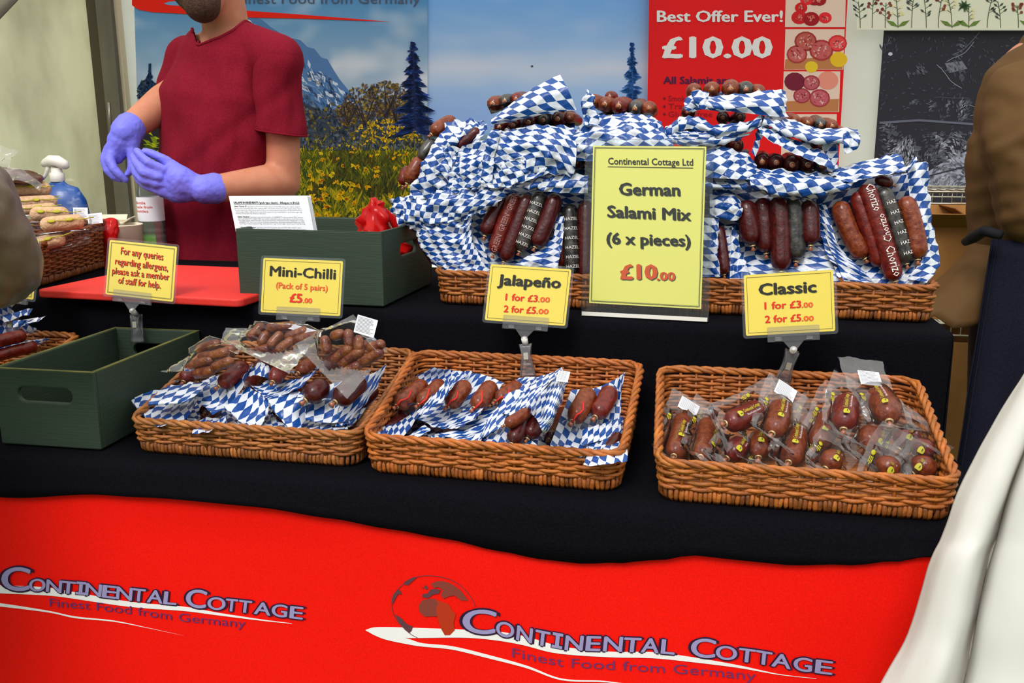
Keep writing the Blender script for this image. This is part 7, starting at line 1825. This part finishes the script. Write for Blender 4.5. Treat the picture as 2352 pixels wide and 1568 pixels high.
# --- customer at the left edge: only a jacket sleeve reaches into the picture
FT = Vector((-1.08, .98, 0))
cu = thing('person', 'person in a grey-brown jacket at the left edge, only the bent sleeve in view', 'person', FT)
FT2 = FT+UP*0
s1, e1, w1 = Vector((-.93, 1.12, 1.33)), AY(-22, 598, 1.22), AY(-250, 640, 1.40)
ct = Vector((FT.x, FT.y, 1.28)); mb = MB()
capsule(mb, Vector((FT.x, FT.y, .92)), .14, ct, .15, Vector((.3, -.95, 0)), .75, .75); capsule(mb, ct, .14, ct+UP*.16, .07); capsule(mb, ct+UP*.14, .058, ct+UP*.26, .056)
hx = ct+UP*.35; mb.blobsphere(hx, .08, .098, .115, None, 22, 16); capsule(mb, hx-UP*.03, .07, hx+Vector((.03, .07, -.085)), .04); capsule(mb, hx+Vector((.02, .085, -.01)), .012, hx+Vector((.03, .11, -.035)), .014)
capsule(mb, ct+UP*.1, .06, s1, .05); capsule(mb, s1, .046, e1, .04); capsule(mb, e1, .04, w1, .03); capsule(mb, w1, .03, w1+Vector((-.06, .04, 0)), .034)
for k in range(4): capsule(mb, w1+Vector((-.065, .02+.02*k, 0)), .011, w1+Vector((-.12, .03+.02*k, -.02)), .009)
capsule(mb, w1+Vector((-.03, .02, .02)), .014, w1+Vector((-.08, .03, .035)), .0105)
s2 = ct+Vector((-.05, -.2, .08)); capsule(mb, ct+UP*.1, .06, s2, .05); capsule(mb, s2, .046, s2+Vector((-.02, .02, -.3)), .04); capsule(mb, s2+Vector((-.02, .02, -.3)), .04, s2+Vector((0, .24, -.38)), .03)
for sg in (-1, 1):
    h_ = Vector((FT.x+.03*sg, FT.y+.08*sg, .9)); capsule(mb, h_, .085, Vector((h_.x, h_.y, .47)), .058); capsule(mb, Vector((h_.x, h_.y, .47)), .058, Vector((h_.x, h_.y, .08)), .042); capsule(mb, Vector((h_.x, h_.y, .045)), .04, Vector((h_.x, h_.y+.14, .04)), .036)
finish(remesh(mb, .009, 5), 'body', 'skin', cu)
mb = MB(); mb.blobsphere(hx+Vector((0, -.015, .02)), .09, .108, .118, None, 20, 14); bm = remesh(mb, .009, 2); cut(bm, hx+Vector((0, .03, 0)), Vector((0, 1, -.3))); finish(bm, 'hair', 'hair_dark', cu)
mb = MB()
capsule(mb, Vector((FT.x, FT.y, .86)), .165, ct, .175, Vector((.3, -.95, 0)), .8, .8); capsule(mb, ct, .16, ct+UP*.13, .09)
capsule(mb, ct+UP*.08, .08, s1, .078); capsule(mb, s1, .080, AY(-82, 478, 1.20), .080); capsule(mb, AY(-82, 478, 1.20), .080, e1, .066); capsule(mb, e1, .066, AY(-90, 636, 1.28), .062); capsule(mb, AY(-90, 636, 1.28), .062, w1, .05)
capsule(mb, s2, .075, s2+Vector((-.02, .02, -.3)), .066); capsule(mb, s2+Vector((-.02, .02, -.3)), .064, s2+Vector((0, .24, -.38)), .05); capsule(mb, ct+UP*.08, .08, s2, .075)
bm = remesh(mb, .0065, 5)
for v in bm.verts:
    q = v.co; v.co = q+v.normal*(.012*noise.noise(Vector((q.x*16, q.y*8, q.z*9)))+.006*noise.noise(q*30)-.016*abs(noise.noise(Vector((q.x*22+q.z*14, q.y*10, 3)))))
finish(bm, 'jacket', 'jacket', cu)['label'] = 'grey-brown jacket'
mb = MB()
for sg in (-1, 1):
    h_ = Vector((FT.x+.03*sg, FT.y+.08*sg, .9)); capsule(mb, h_, .10, Vector((h_.x, h_.y, .47)), .075); capsule(mb, Vector((h_.x, h_.y, .47)), .075, Vector((h_.x, h_.y, .08)), .065)
finish(remesh(mb, .012, 4), 'trousers', 'trousers_dark', cu)
